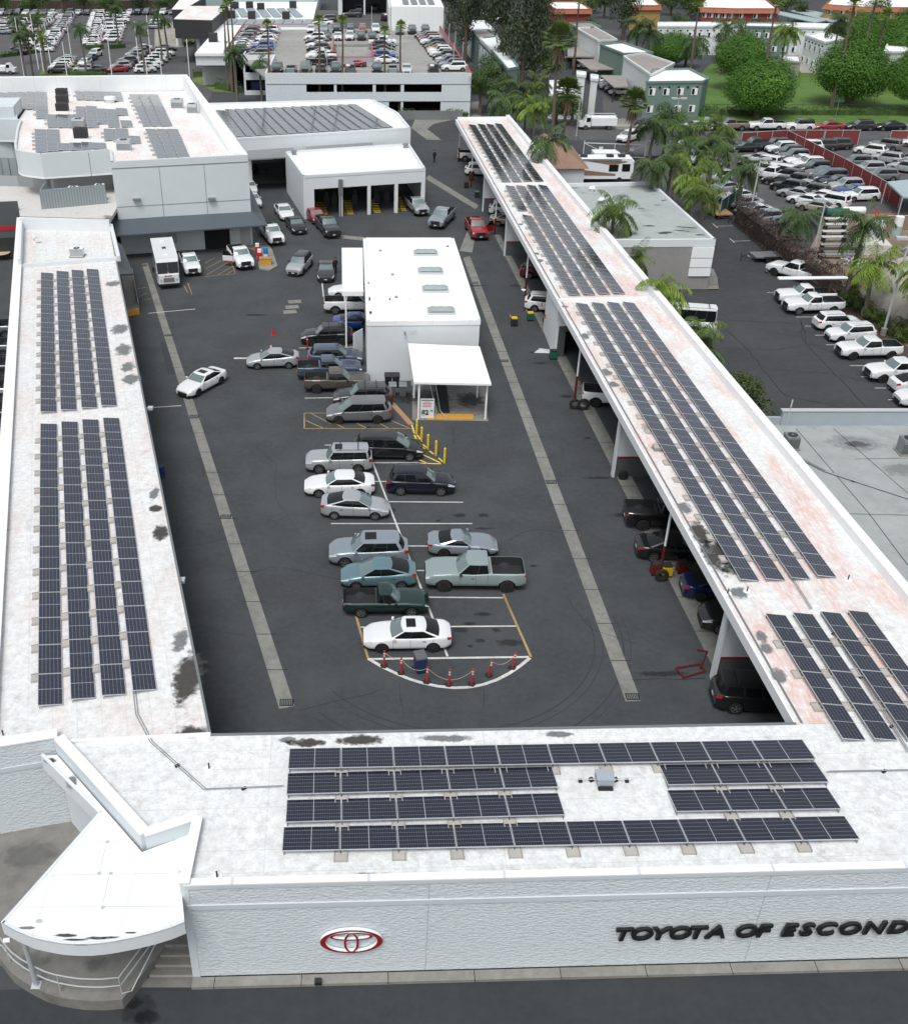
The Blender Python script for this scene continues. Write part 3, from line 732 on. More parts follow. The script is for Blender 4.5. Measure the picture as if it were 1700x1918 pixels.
def hedge(A,B,w,h,label,mat='leaf_mid',leaf=.22,dens=60,name='hedge',rough=.15):
    mb=MB();l=math.dist(A,B);r=random.Random(int(l*10))
    ux,uy=(B[0]-A[0])/l,(B[1]-A[1])/l
    n=int(dens*l)
    for i in range(n):
        s=r.uniform(0,l);f=r.random();
        hh=h*(1+rough*math.sin(s*1.3)+rough*.6*math.sin(s*3.1))
        if f<.5: o=r.uniform(-w/2,w/2);z=hh*(1+r.gauss(0,.04));nr=Vector((0,0,1))
        else:
            o=(w/2)*(1 if r.random()<.5 else -1);z=r.uniform(0,hh);nr=Vector((-uy,ux,.3))*(1 if o>0 else -1)
        o+=r.gauss(0,.06)
        p=Vector((A[0]+ux*s-uy*o,A[1]+uy*s+ux*o,z));nr=(nr+Vector((r.gauss(0,.5),r.gauss(0,.5),r.gauss(0,.5)))).normalized()
        a=nr.orthogonal().normalized();a.rotate(Matrix.Rotation(r.uniform(0,6.28),3,nr));b=nr.cross(a);q=leaf*r.uniform(.6,1.3)
        mb.add([p-a*q*.5,p-b*q*.3,p+a*q*.5,p+b*q*.3],[(0,1,2,3)])
    mb.wall(A,B,0,h*.72,w*.6)
    o=mb.build(name,mat,org=(A[0],A[1],0),loc=(A[0],A[1],0));return tag(o,label,'hedge')
# ------------------------------------------------------------------ solar rows
PL,PW=2.16,1.06
def _panel(cm='solar_cells'):
    mb=MB();L,W,t,f=PL-.025,PW,.035,.022
    mb.add([(0,0,0),(L,0,0),(L,W,0),(0,W,0),(f,f,.001),(L-f,f,.001),(L-f,W-f,.001),(f,W-f,.001)],[(0,1,5,4),(1,2,6,5),(2,3,7,6),(3,0,4,7),(4,5,6,7)],[1,1,1,1,0])
    mb.add([(L/2-.012,f,.003),(L/2+.012,f,.003),(L/2+.012,W-f,.003),(L/2-.012,W-f,.003)],[(0,1,2,3)],1)
    mb.box(0,0,-t,L,W,-.001,1)
    return mesh_of(mb,'solar_panel',[cm,'steel_pale'])
PANEL={'c':_panel(),'d':_panel('solar_sky_pale'),'h':_panel('solar_sky_faint')}
def _ball():
    mb=MB();mb.box(-.22,-.34,0,.22,-.02,.10);mb.box(-.26,-.36,0,-.23,.5,.14);mb.box(.23,-.36,0,.26,.5,.14);return mesh_of(mb,'ballast_tray','ballast')
BALL=_ball()
def solar_row(a,b,n,z,label,group,tilt=R(9),zlow=.09,ball=True,toward=None,width=None,pm='c'):
    """a,b: world xy ends of the raised edge; toward: a point on the low side"""
    ang=math.atan2(b[1]-a[1],b[0]-a[0]);nx,ny=-math.sin(ang),math.cos(ang)
    if (toward[0]-a[0])*nx+(toward[1]-a[1])*ny<0: a,b=b,a;ang=math.atan2(b[1]-a[1],b[0]-a[0])
    l=math.dist(a,b);n=n or max(1,round(l/PL));sx=l/(n*PL);sy=(width or PW)/PW
    zh=z+zlow+PW*sy*math.sin(tilt)
    t=thing('solar_panel_row',label,'solar panels',(a[0],a[1],z),ang,group)
    hi=zh-z
    for i in range(n):
        o=put('solar_panel',PANEL[pm],t,(i*PL*sx,0,hi));o.rotation_euler=(-tilt,0,0);o.scale=(sx,sy,1)
        if ball and i>0 and i%1==0:
            o=put('ballast_tray',BALL,t,(i*PL*sx,0,.002))
    mb=MB()
    for i in range(n+1):
        x=min(max(i*PL*sx,.06),l-.06)
        mb.tube([(x,.05,0),(x,.05,hi-.04)],.018,4);mb.tube([(x,.05,.03),(x,PW*sy*.95,.03)],.018,4)
    mb.tube([(0.03,.05,hi-.055),(l-.03,.05,hi-.055)],.02,4)
    mb.build('mounting_frame','metal_grey',t)
    return t
# ------------------------------------------------------------------ ground
def sheet(name,poly,z,mat): return S(MB().flat(poly,z).build(name,mat))
sheet('ground',[(-900,-150),(900,-150),(900,1400),(-900,1400)],0,'asphalt')
ZL=.004
sheet('street_pavement',[(-60,-20),(60,-20),(60,26.4),(-60,22.8)],ZL,'asphalt_street')
sheet('parking_lot',PP([(-60,170),(-60,8),(365,8),(350,60),(420,120),(390,190)]),ZL,'asphalt_old')
sheet('parking_lot',[P(1040,262),P(1040,222),P(1130,218),P(1120,60),P(1060,40),P(1160,60),P(1280,160),P(1700,236),P(1760,236),P(1760,262)],ZL,'asphalt_old')
sheet('parking_lot',PP([(1180,264),(1760,264),(1760,420),(1560,405),(1450,420),(1380,390),(1200,330)]),ZL,'asphalt_old')
sheet('parking_lot',PP([(1300,395),(1385,400),(1560,560),(1760,730),(1760,780),(1380,780),(1230,560)]),ZL,'asphalt_lot')
sheet('lawn',PP([(1300,236),(1290,160),(1330,120),(1480,110),(1520,120),(1760,120),(1760,233)]),.02,'lawn')
sheet('lawn',PP([(60,150),(90,125),(165,118),(185,140),(160,160)]),.03,'lawn_dry')
sheet('lawn',PP([(358,150),(395,135),(425,140),(450,175),(400,172)]),.03,'lawn_dry')
sheet('pavement',PP([(1085,238),(1760,236.5),(1760,233),(1085,234)]),.06,'concrete_pale')
sheet('pavement',PP([(1485,122),(1520,117),(1520,137),(1500,137)]),.05,'concrete_pale')
sheet('pavement',PP([(790,195),(900,190),(900,235),(850,262),(800,262),(770,240)]),.012,'concrete_strip')
sheet('road',PP([(800,242),(826,262),(860,262),(862,222),(845,225),(812,232)]),.018,'asphalt_lot')
sheet('driveway',PP([(1120,222),(1180,222),(1185,242),(1095,244)]),.012,'concrete_strip')
sheet('driveway',PP([(290,42),(330,42),(345,88),(290,90)]),.014,'concrete_pale')
sheet('dirt_ground',PP([(1545,405),(1640,400),(1760,395),(1760,700),(1590,560),(1500,500)]),.012,'dirt')
sheet('planting_bed',PP([(1375,400),(1395,395),(1610,560),(1720,680),(1680,690),(1560,575)]),.03,'mulch')
sheet('concrete_apron',PP([(1190,545),(1345,543),(1342,520),(1335,505),(1160,505)]),.10,'concrete_plaza')
# drainage strips
def strip(name,a,b,a2,b2,z=.010,mat='concrete_strip'):
    return sheet(name,[P(*a),P(*b),P(*b2),P(*a2)],z,mat)
strip('drain_strip',(266,494),(523,1328),(277,493),(552,1323))
strip('drain_strip',(867,483),(1171,1314),(880,480),(1200,1313))
strip('drain_strip',(860,470),(876,430),(884,473),(893,428))
strip('drain_strip',(797,335),(890,392),(803,328),(896,385))
strip('drain_strip',(610,443),(690,452),(612,438),(700,446))
strip('drain_strip',(925,440),(1375,1330),(936,440),(1420,1330),.011)
for a,b in(((266,494),(523,1328)),((867,483),(1171,1314)),((925,440),(1375,1330))):
    A,B=P(*a),P(*b);w=P(a[0]+11,a[1])[0]-A[0];l=math.dist(A,B);mb=MB();n=int(l/3.2)
    for i in range(1,n):
        q=lerp(A,B,i/n);ww=1.15;mb.box(q[0],q[1]-.025,.013,q[0]+ww,q[1]+.025,.015)
    S(mb.build('strip_joint','tar'))
for x,y in[(537,1316),(423,968),(364,781),(316,628),(1184,1305),(1032,903),(944,676),(888,530),(270,497),(875,386)]:
    q=P(x,y);mb=MB();mb.box(q[0]-.36,q[1]-.26,.0,q[0]+.36,q[1]+.26,.018,0)
    for k in range(7): mb.box(q[0]-.30+k*.09,q[1]-.2,.018,q[0]-.26+k*.09,q[1]+.2,.03,1)
    o=mb.build('drain_grate',['dark_void','metal_grey']);S(o)
# painted markings
def paint(name,pts,w,mat,z=.016,closed=False):
    mb=MB()
    for a,b in zip(pts,pts[1:]): mb.flat([(a[0],a[1])]*0+_seg(P(*a),P(*b),w),z)
    return S(mb.build(name,mat))
def _seg(a,b,w):
    dx,dy=b[0]-a[0],b[1]-a[1];l=math.hypot(dx,dy) or 1;nx,ny=-dy/l*w/2,dx/l*w/2
    return [(a[0]+nx,a[1]+ny),(a[0]-nx,a[1]-ny),(b[0]-nx,b[1]-ny),(b[0]+nx,b[1]+ny)]
for l in([(608,834),(663,833)],[(694,867),(783,867)],[(700,902),(852,903)],[(728,940),(867,941)],[(620,981),(884,981)],[(764,1023),(930,1023)],[(780,1069),(860,1069)],[(802,1119),(942,1120)],[(673,1175),(966,1173)],[(571,746),(690,744)],[(560,652),(680,650)],[(650,699),(690,698)]):
    paint('stall_line',l,.11,'line_white')
paint('stall_line',[(698,867),(749,1000),(838,1230)],.13,'line_white',.020)
paint('stall_line',[(688,1235),(990,1231)],.16,'line_white',.024)
paint('island_line',[(691,1235),(716,1250),(746,1264),(768,1273),(791,1280),(820,1286),(850,1289),(878,1288),(904,1283),(930,1274),(953,1262),(975,1247),(992,1233)],.20,'line_white',.028)
paint('island_line',[(667,1155),(689,1233)],.14,'line_orange',.018)
paint('island_line',[(942,1113),(994,1231)],.14,'line_orange',.018)
for l in([(570,774),(690,774)],[(570,774),(570,803)],[(570,803),(772,803)],[(583,775),(620,794)],[(573,788),(605,802)],[(620,790),(645,802)],[(668,793),(686,802)],[(702,788),(728,803)],[(730,787),(768,803)]): paint('hatch_line',l,.09,'line_orange')
for l in([(784,868),(826,869)],[(786,862),(800,868)],[(790,851),(824,867)],[(771,796),(776,812)],[(776,815),(781,826)],[(781,815),(788,824)],[(786,835),(796,841)],[(790,832),(800,839)],[(804,845),(812,851)],[(821,858),(829,865)]): paint('hatch_line',l,.13,'line_yellow')
for l in([(385,518),(441,513)],[(384,493),(403,483)],[(385,504),(422,484)],[(387,515),(432,489)],[(408,515),(436,499)],[(424,514),(440,505)],[(434,493),(441,513)],[(352,530),(360,552)],[(345,535),(352,549)],[(258,541),(276,538)],[(262,555),(276,549)],[(270,562),(300,556)]): paint('hatch_line',l,.08,'line_orange')
for l in([(278,587),(366,579)],[(278,764),(340,760)],[(600,500),(606,556)]): paint('stall_line',l,.12,'line_white')
for x,y,l in[(1435,548,25),(1490,594,60),(1507,611,30),(1525,628,30),(1546,646,32),(1568,665,20),(1590,685,62),(1612,706,30),(1637,727,35),(1662,749,40)]: paint('stall_line',[(x,y),(x+l,y)],.10,'line_white')
for x,y in((1340,424),(1372,452),(1404,482),(1440,512)): paint('stall_line',[(x,y),(x+32,y-1)],.10,'line_white');paint('stall_line',[(x-6,y-5),(x+3,y+3)],.1,'line_white')
# cracks and sealant lines
def crack(pts,w=.05,seed=1,mat='tar',z=.013):
    r=random.Random(seed);mb=MB();q=[P(*p) for p in pts]
    o=[]
    for a,b in zip(q,q[1:]):
        n=max(2,int(math.dist(a,b)/1.0))
        for i in range(n):
            p=lerp(a,b,i/n);o.append((p[0]+r.uniform(-.12,.12),p[1]+r.uniform(-.12,.12)))
    o.append(q[-1])
    for a,b in zip(o,o[1:]): mb.flat(_seg(a,b,w*r.uniform(.6,1.2)),z)
    S(mb.build('crack_sealant',mat))
crack([(1320,583),(1395,650),(1470,742)],.09,1);crack([(1340,598),(1400,602),(1500,606),(1510,640),(1700,720)],.08,2)
crack([(1500,600),(1503,640),(1600,740),(1620,762)],.09,3);crack([(1345,652),(1450,655),(1505,647),(1580,648)],.07,4)
crack([(1440,693),(1560,700),(1640,720)],.06,5);crack([(1470,742),(1540,755),(1580,765)],.08,6);crack([(1325,560),(1360,596)],.07,7)
crack([(560,1335),(640,1310),(720,1290)],.03,8);crack([(748,1275),(757,1340)],.025,9);crack([(905,1290),(905,1330)],.025,10)
crack([(845,795),(850,830)],.03,11);crack([(340,1025),(420,1010),(440,1000)],.03,12);crack([(1185,1275),(1320,1270)],.06,13)
for k_,(pp_) in enumerate([[(300,640),(318,640),(335,700),(315,702)]]): sheet('asphalt_patch',PP(pp_),.005+.0005*k_,'asphalt_lot' if k_%2 else 'tyre_mark')
crack([(420,1090),(520,1060),(640,1085)],.025,21);crack([(950,1010),(1010,990),(1060,1000)],.025,22);crack([(470,830),(520,870),(515,930),(560,1000)],.02,23);crack([(1060,1120),(1110,1180),(1190,1205)],.025,24);crack([(400,620),(470,640),(560,600)],.02,25);crack([(300,1180),(380,1175),(460,1190)],.025,26)
for x,y,rx,ry in[(735,955,.3,.3),(700,960,.2,.2),(1000,1060,.3,.15),(820,975,.25,.12),(760,1150,.3,.2),(660,860,.3,.2),(930,1180,.3,.2),(880,1210,.2,.15),(1100,820,.4,.2),(690,800,.3,.2),(600,610,.5,.3),(700,770,.3,.3)]: stain('oil_stain',x,y,rx,ry,0,.012,'stain_oil',struct=True)
sheet('asphalt_patch',[(-9.4,40.3),(-5.2,40.5),(-16.2,75),(-17.8,75)],.006,'asphalt')
def oil(x,y,rx,ry,a=0,m='stain_oil',z=.012): stain('oil_stain',x,y,rx,ry,a,z,m,struct=True)
for x,y,rx,ry in[(860,965,.5,.3),(905,965,.4,.3),(862,1180,.5,.25),(900,1200,.35,.2),(955,1204,.9,.35),(905,1150,.6,.2),(880,1168,.4,.2),(1060,742,.7,.35),(890,535,1.2,.3),(965,535,.8,.3),(1175,965,1.6,.3),(1240,1262,1.6,.25),(480,590,1.2,.3),(760,745,1.0,1.2),(540,690,.5,.2),(1000,660,.5,.2),(1500,925,.1,.1),(330,1270,.2,.2),(905,990,.8,.15),(1010,680,.9,.2),(1120,895,1.2,.2)]: oil(x,y,rx,ry)
for x,y,rx,ry in[(1590,560,2,1.2),(1430,500,3,1),(1420,680,4,1.5),(1550,705,5,1.5),(560,1100,4,2),(900,850,3,2),(430,700,4,3),(1090,1020,2,3),(450,640,3,2)]: oil(x,y,rx,ry,.3,'stain_light',.009)
for x,y,rx,ry in[(262,1893,.8,.7),(250,1878,.4,.3),(275,1905,.5,.4)]: oil(x,y,rx,ry)
# tyre scrub arcs round the end of the island
mb=MB()
for rr,w in((8.3,.10),(8.75,.06),(9.9,.10),(10.3,.05)):
    c=(4.6,46.5);p=[(c[0]+rr*1.0*math.cos(R(a)),c[1]+rr*.98*math.sin(R(a))) for a in range(-165+int(rr*3),14,6)]
    for a,b in zip(p,p[1:]): mb.flat(_seg(a,b,w),.0075)
S(mb.build('tyre_marks','tyre_mark'))
for k,(x,y) in enumerate([(552,565),(547,575),(543,584)]):
    q=P(x,y);mb=MB();mb.ob(q[0],q[1],.0,1.3,.9,.008,.2);S(mb.build('concrete_patch','concrete_strip'))
q=P(450,671);S(MB().ob(q[0],q[1],0,1.1,.3,.008,0).build('concrete_patch','line_white'))
# ------------------------------------------------------------------ front wing of the dealership
ZR=5.4
W0,W1,W2,W3=(-13.19,32.07),(-8.57,26.95),(-6.64,27.79),(-6.71,24.64)
FE=(28.6,25.68)
inner=lambda y:18.71-(y-33.22)*.0444
outer=lambda y:27.55-(y-41.5)*.0579
fw=Bld('showroom_building','long white building across the front with solar panels and dark lettering','building',(8,28))
fpoly=[W3,FE,(28.0,33.45),(inner(33.22),33.22),(-6.75,32.53),W0,W1,W2]
fw.part('roof',MB().prism([(W3[0]+.1,W3[1]+.1),(FE[0],FE[1]+.1)]+fpoly[2:],5.02,ZR),'roof_front')
mb=MB();mb.wall(W3,FE,.16,5.6,.30,0,.17);fw.part('wall',mb,'block_wall')
mb=MB();mb.wall(W3,FE,5.6,5.66,.32,0,.14);cop=fw.part('coping',mb,'white_trim')
for x in range(-5,28,5): fw.part('coping_joint',MB().box(x,24.80+.029*x,5.66,x+.10,25.12+.029*x,5.675),'smooth_band',cop)
mb=MB();mb.wall(W3,FE,4.25,4.50,.05,0,-.005);fw.part('smooth_band',mb,'smooth_band')
mb=MB();mb.wall(W3,FE,5.42,5.60,.04,0,-.0);fw.part('fascia_trim',mb,'smooth_band')
mb=MB()
for px in(803,1445):
    q=P(px,1700,4.4);t=(q[0]-W3[0])/(FE[0]-W3[0]);y=W3[1]+(FE[1]-W3[1])*t;mb.box(q[0]-.006,y-.004,.2,q[0]+.006,y+.05,5.42)
fw.part('wall_joint',mb,'shade_wall')
mb=MB();mb.wall(W0,W1,0,5.72,.34,0,.0);mb.wall(W2,W3,0,5.72,.30,0,0);mb.wall(W1,W2,0,5.72,.30,0,0)
fw.part('return_wall',mb,'panel_wall')
mb=MB();mb.wall(W0,W1,5.72,5.78,.44,0,.06);mb.wall(W2,W3,5.72,5.78,.40,0,.02);mb.wall(W1,W2,5.7205,5.775,.40,0,.02);fw.part('coping',mb,'white_trim')
mb=MB();mb.wall((-6.75,32.53),(inner(33.22),33.22),4.9,5.47,.10,0,.02);fw.part('gutter',mb,'gutter')
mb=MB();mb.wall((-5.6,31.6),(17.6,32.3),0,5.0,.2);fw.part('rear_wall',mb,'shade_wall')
for i,(x,y,rx,ry,m) in enumerate([(675,1387,1.15,.33,'stain_black'),(575,1391,.9,.28,'stain_black'),(835,1383,1.3,.22,'stain_grey'),(1045,1375,.8,.2,'stain_grey'),(360,1371,.75,.42,'stain_black'),(540,1386,.5,.2,'stain_grey'),(700,1640,.9,.15,'stain_grey')]):
    stain('roof_stain',x,y,rx,ry,0,ZR+.006,m,fw.t,fw.o)
kerb=S(MB().wall((W3[0]-.15,W3[1]-.25),(FE[0],FE[1]-.25),0,.16,.42).build('kerb','concrete'))
mb=MB()
for i in range(10):
    x=-6+i*3.4;mb.box(x,24.1+.0295*(x+6.7),.158,x+.03,24.6+.0295*(x+6.7),.163)
S(mb.build('kerb_joint','tar'))
# roof furniture
def rooftop(name,label,cat,px,py,z,mb,mats,group=None,smooth=None,rz=0):
    x,y=P(px,py,z);o=mb.build(name,mats,smooth=smooth,loc=(x,y,z),rz=rz);return tag(o,label,cat,group)
def vent():
    mb=MB();mb.cyl(0,0,0,.03,.20,12,0);mb.cyl(0,0,.03,.32,.035,8,1);return mb
for x,y,l in[(392,1440,'small roof vent pipe between the conduit and the first panel row'),(407,1643,'small roof vent pipe beside the front coping near the entrance'),(1362,1112,'left of two vent pipes below the long panel rows'),(1398,1108,'right of two vent pipes below the long panel rows'),(7,1378,'small roof vent pipe at the left edge of the frame'),(1587,1086,'small roof vent pipe right of the rightmost long panel row'),(980,543,'small roof vent pipe by the white roof divider')]:
    rooftop('vent_pipe',l,'vent pipe',x,y,ZR,vent(),['white_clean','dark_metal'],'roof vent pipes')
mb=MB();mb.box(-.33,-.28,.12,.33,.28,.42,0);mb.box(-.36,-.31,.42,.36,.31,.46,0);mb.box(-.3,-.45,0,.3,-.3,.1,1)
for s in(-1,1):
    mb.ob(s*.5,.1,0,.16,.16,.14,.4,1);mb.ob(s*.95,.05,0,.14,.14,.12,0,1);mb.tube([(s*.33,0,.2),(s*1.2,0,.2)],.02,5,2)
rooftop('junction_box','grey electrical box in the gap between the short panel rows','electrical box',1130,1466,ZR,mb,['blue_grey_wall','rubber','steel_pale'])
def conduit(name,pts,z,label,step=2.6,r=.018,blocks=True,group='roof conduits',pz=.10):
    q=[P(*p,z) for p in pts];t=thing(name,label,'conduit',(q[0][0],q[0][1],z),0,group)
    mb=MB()
    for s in(-.05,.05): mb.tube([(x-q[0][0]+s,y-q[0][1]+s*.3,pz) for x,y in q],r,5)
    mb.build('pipe','metal_grey',t)
    if blocks:
        for a,b in zip(q,q[1:]):
            l=math.dist(a,b);n=int(l/step)
            for k in range(n):
                p=lerp(a,b,(k+.5)/n);o=MB().ob(0,0,0,.2,.12,.075,.6).build('support_block','rubber',t);o.location=(p[0]-q[0][0],p[1]-q[0][1],0)
    return t
conduit('conduit',[(252,1294),(257,1340),(284,1392),(384,1481),(530,1475)],ZR,'bent pair of conduits running from the left panel columns to the front rows')
conduit('conduit',[(1548,1448),(1760,1444)],ZR,'straight conduit leaving the front rows at the right edge')
conduit('conduit',[(1478,1080),(1518,1143)],ZR,'short conduit crossing between the two right panel fields',blocks=False)
conduit('conduit',[(1536,1150),(1700,1412)],ZR,'long conduit running between the lower right panel columns',3.)
mb=MB();mb.box(-.14,-.1,0,.14,.1,.22,0);mb.box(-.1,-.12,.04,.1,-.1,.18,1)
tag(mb.build('floodlight',['plastic_black','glass_dark'],loc=(-1.92,24.35,.16)),'small black floodlight box on the kerb below the red emblem','floodlight')
# emblem and lettering
def wallpt(px,z):
    y=W3[1]
    for _ in range(6):
        d=((px-CX)/F_PX);# solve x on the wall plane for this pixel column
        zc=y*_c-(z-HC)*_s;x=d*zc;y=W3[1]+(FE[1]-W3[1])*(x-W3[0])/(FE[0]-W3[0])
    return x,y
wr=math.atan2(FE[1]-W3[1],FE[0]-W3[0])
ex,ey=wallpt(658,2.2)
em=thing('emblem_sign','red oval emblem of interlocking rings on the white front wall','wall sign',(ex,ey-.03,2.32),wr)
def oval(cx,cz,rx,rz,tx,tz,dep,n=44):
    mb=MB();vs=[]
    for y in(-dep,0):
        for k in range(n):
            a=2*math.pi*k/n;vs+= [(cx+rx*math.cos(a),y,cz+rz*math.sin(a)),(cx+(rx-tx(a))*math.cos(a),y,cz+(rz-tz(a))*math.sin(a))]
    fs=[];ms=[]
    for k in range(n):
        j=(k+1)%n;a,b,c,d=2*k,2*k+1,2*j+1,2*j;o=2*n
        fs.append((a,b,c,d));ms.append(0);fs.append((a+o,d+o,c+o,b+o));ms.append(1)
        fs.append((a,d,d+o,a+o));ms.append(1);fs.append((b,b+o,c+o,c));ms.append(1)
    return mb.add(vs,fs,ms)
oval(0,0,1.20,.70,lambda a:.11+.10*abs(math.cos(a)),lambda a:.085+.0*a,.13).build('outer_ring',['red_paint','white_clean'],em)
oval(0,-.06,.29,.60,lambda a:.09,lambda a:.075,.135).build('inner_ring',['red_paint','white_clean'],em)
oval(0,.30,.82,.24,lambda a:.12,lambda a:.07,.125).build('cross_ring',['red_paint','white_clean'],em)
sg=thing('wall_lettering','bold black slanted capital letters spelling the dealership name on the front wall','wall sign',(0,0,0))
def letters(txt,px0,px1,size=.95,sx=1.12):
    x0,y0=wallpt(px0,1.9);x1,_=wallpt(px1,1.9)
    ws=[]
    for ch in txt:
        cu=bpy.data.curves.new('letter','FONT');cu.body=ch;cu.size=size;cu.extrude=.055;cu.offset=.022;cu.shear=.14;cu.bevel_depth=.006
        o=bpy.data.objects.new('letter',cu);C.objects.link(o);bpy.context.view_layer.update()
        dg=bpy.context.evaluated_depsgraph_get();me=bpy.data.meshes.new_from_object(o.evaluated_get(dg));bpy.data.objects.remove(o)
        xs=[v.co.x for v in me.vertices];mn,mx=min(xs),max(xs)
        for v in me.vertices: v.co.x=(v.co.x-mn)*sx
        ws.append((me,(mx-mn)*sx))
    tot=sum(w for _,w in ws);gap=((x1-x0)-tot)/(len(ws)-1) if len(ws)>1 else 0
    x=x0
    for me,w in ws:
        me.materials.clear();me.materials.append(M['sign_black'])
        o=bpy.data.objects.new('letter',me);C.objects.link(o);o.parent=sg
        t=(x-W3[0])/(FE[0]-W3[0]);o.location=(x,W3[1]+(FE[1]-W3[1])*t-.13,1.98);o.rotation_euler=(R(90),0,wr);x+=w+gap
letters('TOYOTA',1148,1354);letters('OF',1372,1438);letters('ESCONDIDO',1458,1800)
# front panel rows
gF='solar panel rows on the front roof'
for (a,b,t),n,l in[(((543.8,1401),(1503,1384),(542.7,1440)),10,'backmost long row of ten panels on the front roof, nearest the yard'),
    (((541,1447),(1035,1434),(538.7,1488)),5,'short row of five panels left of the grey box, upper of the two'),(((539.4,1497),(1047,1484),(538,1540)),5,'short row of five panels left of the grey box, lower of the two'),
    (((1235,1432),(1528,1427),(1238,1470)),3,'short row of three panels right of the grey box, upper of the two'),(((1250,1480),(1550,1475),(1252,1520)),3,'short row of three panels right of the grey box, lower of the two'),
    (((533,1548),(1582,1527),(531,1594)),10,'frontmost long row of ten panels, nearest the lettering')]:
    A,B,T=P(*a,5.50),P(*b,5.50),P(*t,5.69);A1=P(*t,5.69)
    # raised edge faces the camera
    dx,dy=T[0]-A[0],T[1]-A[1];A2,B2=(A[0]+dx*0,T[1]),(B[0]+dx*0+.02,B[1]+dy)
    solar_row(A2,B2,n,ZR,l,gF,toward=(A[0],A[1]+3),width=math.hypot(dx,dy)*1.0)
# ------------------------------------------------------------------ left wing
lw=Bld('left_wing_building','long white roofed wing on the left with four columns of solar panels','building',(-22,60))
LI0,LI1=(-6.75,32.53),(-27.0,107.4);LO0,LO1=(-16.35,31.32),(-36.9,108.6)
lw.part('roof',MB().prism([(W0[0],W0[1]+.1),LI0,LI1,LO1,(LO0[0],LO0[1]+.1)],5.02,ZR),'roof_left')
mb=MB();mb.wall(LO0,LO1,0,5.7,.3,0,-.15);lw.part('wall',mb,'panel_wall')
mb=MB();mb.wall(LO0,W0,0,5.72,.3,0,.16);lw.part('end_wall',mb,'block_wall')
mb=MB();mb.wall(LO0,W0,4.25,4.5,.05,0,-.005);lw.part('smooth_band',mb,'smooth_band')
mb=MB();mb.wall(LO0,LO1,5.7,5.76,.75,0,-.32);mb.wall(LO0,W0,5.725,5.80,.55,0,.25);lw.part('coping',mb,'white_trim')
mb=MB();mb.wall(LI0,LI1,4.9,5.45,.12,0,.02);lw.part('gutter',mb,'gutter')
mb=MB();mb.wall(W0,LI0,ZR,ZR+.14,.16);lw.part('roof_curb',mb,'white_trim')
mb=MB();q0=lerp(LI0,LI1,.02);mb.wall(lerp(W0,LO1,.0),lerp(LO0,LO1,.0),0,.1,.1)
for k in range(1,10):
    q=lerp(LI0,LI1,k/10.);mb=MB();mb.cyl(q[0]-.3,q[1],0,5.02,.09,8);lw.part('post',mb,'white_trim')
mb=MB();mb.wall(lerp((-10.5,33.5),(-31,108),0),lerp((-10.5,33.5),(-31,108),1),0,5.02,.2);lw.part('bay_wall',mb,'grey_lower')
# raised end section
def lwp(px,py,z=ZR): return P(px,py,z)
e=[lwp(40,494),lwp(217,483),LI1,lwp(38,408)]
mb=MB();mb.wall(P(38,408,6.6),P(205,412,6.6),ZR,6.6,.3);mb.wall(P(37,494,5.9),P(38,405,6.6),ZR,6.3,.3);mb.wall(P(207,413,6.3),P(222,480,5.9),ZR,5.95,.35);mb.wall(P(37,494,5.8),P(222,480,5.8),ZR,5.75,.3)
lw.part('parapet',mb,'white_wall')
for x,y,rx,ry,a,m in[(352,1268,.75,2.0,.0,'stain_black'),(301,997,.5,.9,0,'stain_black'),(291,953,.42,.5,0,'stain_black'),(232,655,.7,1.3,.2,'stain_grey'),(240,687,.6,1.0,.1,'stain_grey'),(246,710,.7,1.1,0,'stain_grey'),(213,531,.7,.8,0,'stain_grey'),(226,616,.8,1.2,0,'stain_grey'),(338,1200,.4,1.0,0,'stain_grey'),(289,925,.3,.8,0,'stain_grey'),(202,405,.6,.5,0,'stain_grey')]: stain('roof_stain',x,y,rx,ry,a,ZR+.006,m,lw.t,lw.o)
gL='solar panel columns on the left wing roof'
col=['outermost','second from the outer edge','second from the yard edge','nearest the yard']
for i,(t0,t1,b0,b1) in enumerate([((76,793),(103,793),(71,1322),(117,1320)),((115,789),(144,788),(133,1310),(180,1309)),((154,785),(185,784),(191,1303),(238,1302)),((193,782),(225,781),(249,1294),(297,1292))]):
    A,B,A2=P(*b0,5.66),P(*t0,5.66),P(*b1,5.5);solar_row(A,B,None,ZR,f'lower column of panels on the left roof, {col[i]}',gL,toward=A2,width=1.07,pm='h')
for i,(t0,t1,b0,b1) in enumerate([((77,510),(97,510),(76,771),(103,770)),((106,507),(126,507),(114,767),(143,766)),((134,505),(154,505),(153,763),(180,761)),((162,503),(182,503),(190,759),(217,757))]):
    A,B,A2=P(*b0,5.66),P(*t0,5.66),P(*b1,5.5);solar_row(A,B,None,ZR,f'upper column of panels on the left roof, {col[i]}',gL,toward=A2,width=1.07,pm='h')
def acunit(w=.9,d=.9,h=.95):
    mb=MB();mb.box(-w/2,-d/2,.08,w/2,d/2,h,0)
    for k in range(8): mb.box(-w/2-.01,-d/2-.012,.18+k*.085,w/2+.01,-d/2,.21+k*.085,1)
    mb.cyl(0,0,h,h+.03,min(w,d)*.38,14,1);mb.cyl(0,0,h+.03,h+.05,min(w,d)*.1,8,0);mb.box(-w/2-.1,-d/2-.1,0,w/2+.1,d/2+.1,.08,2);return mb
rooftop('air_conditioner','small white air conditioner on the walled end of the left roof','air conditioner',146,480,ZR,acunit(1.2,.8,.8),['white_trim','dark_metal','concrete'])
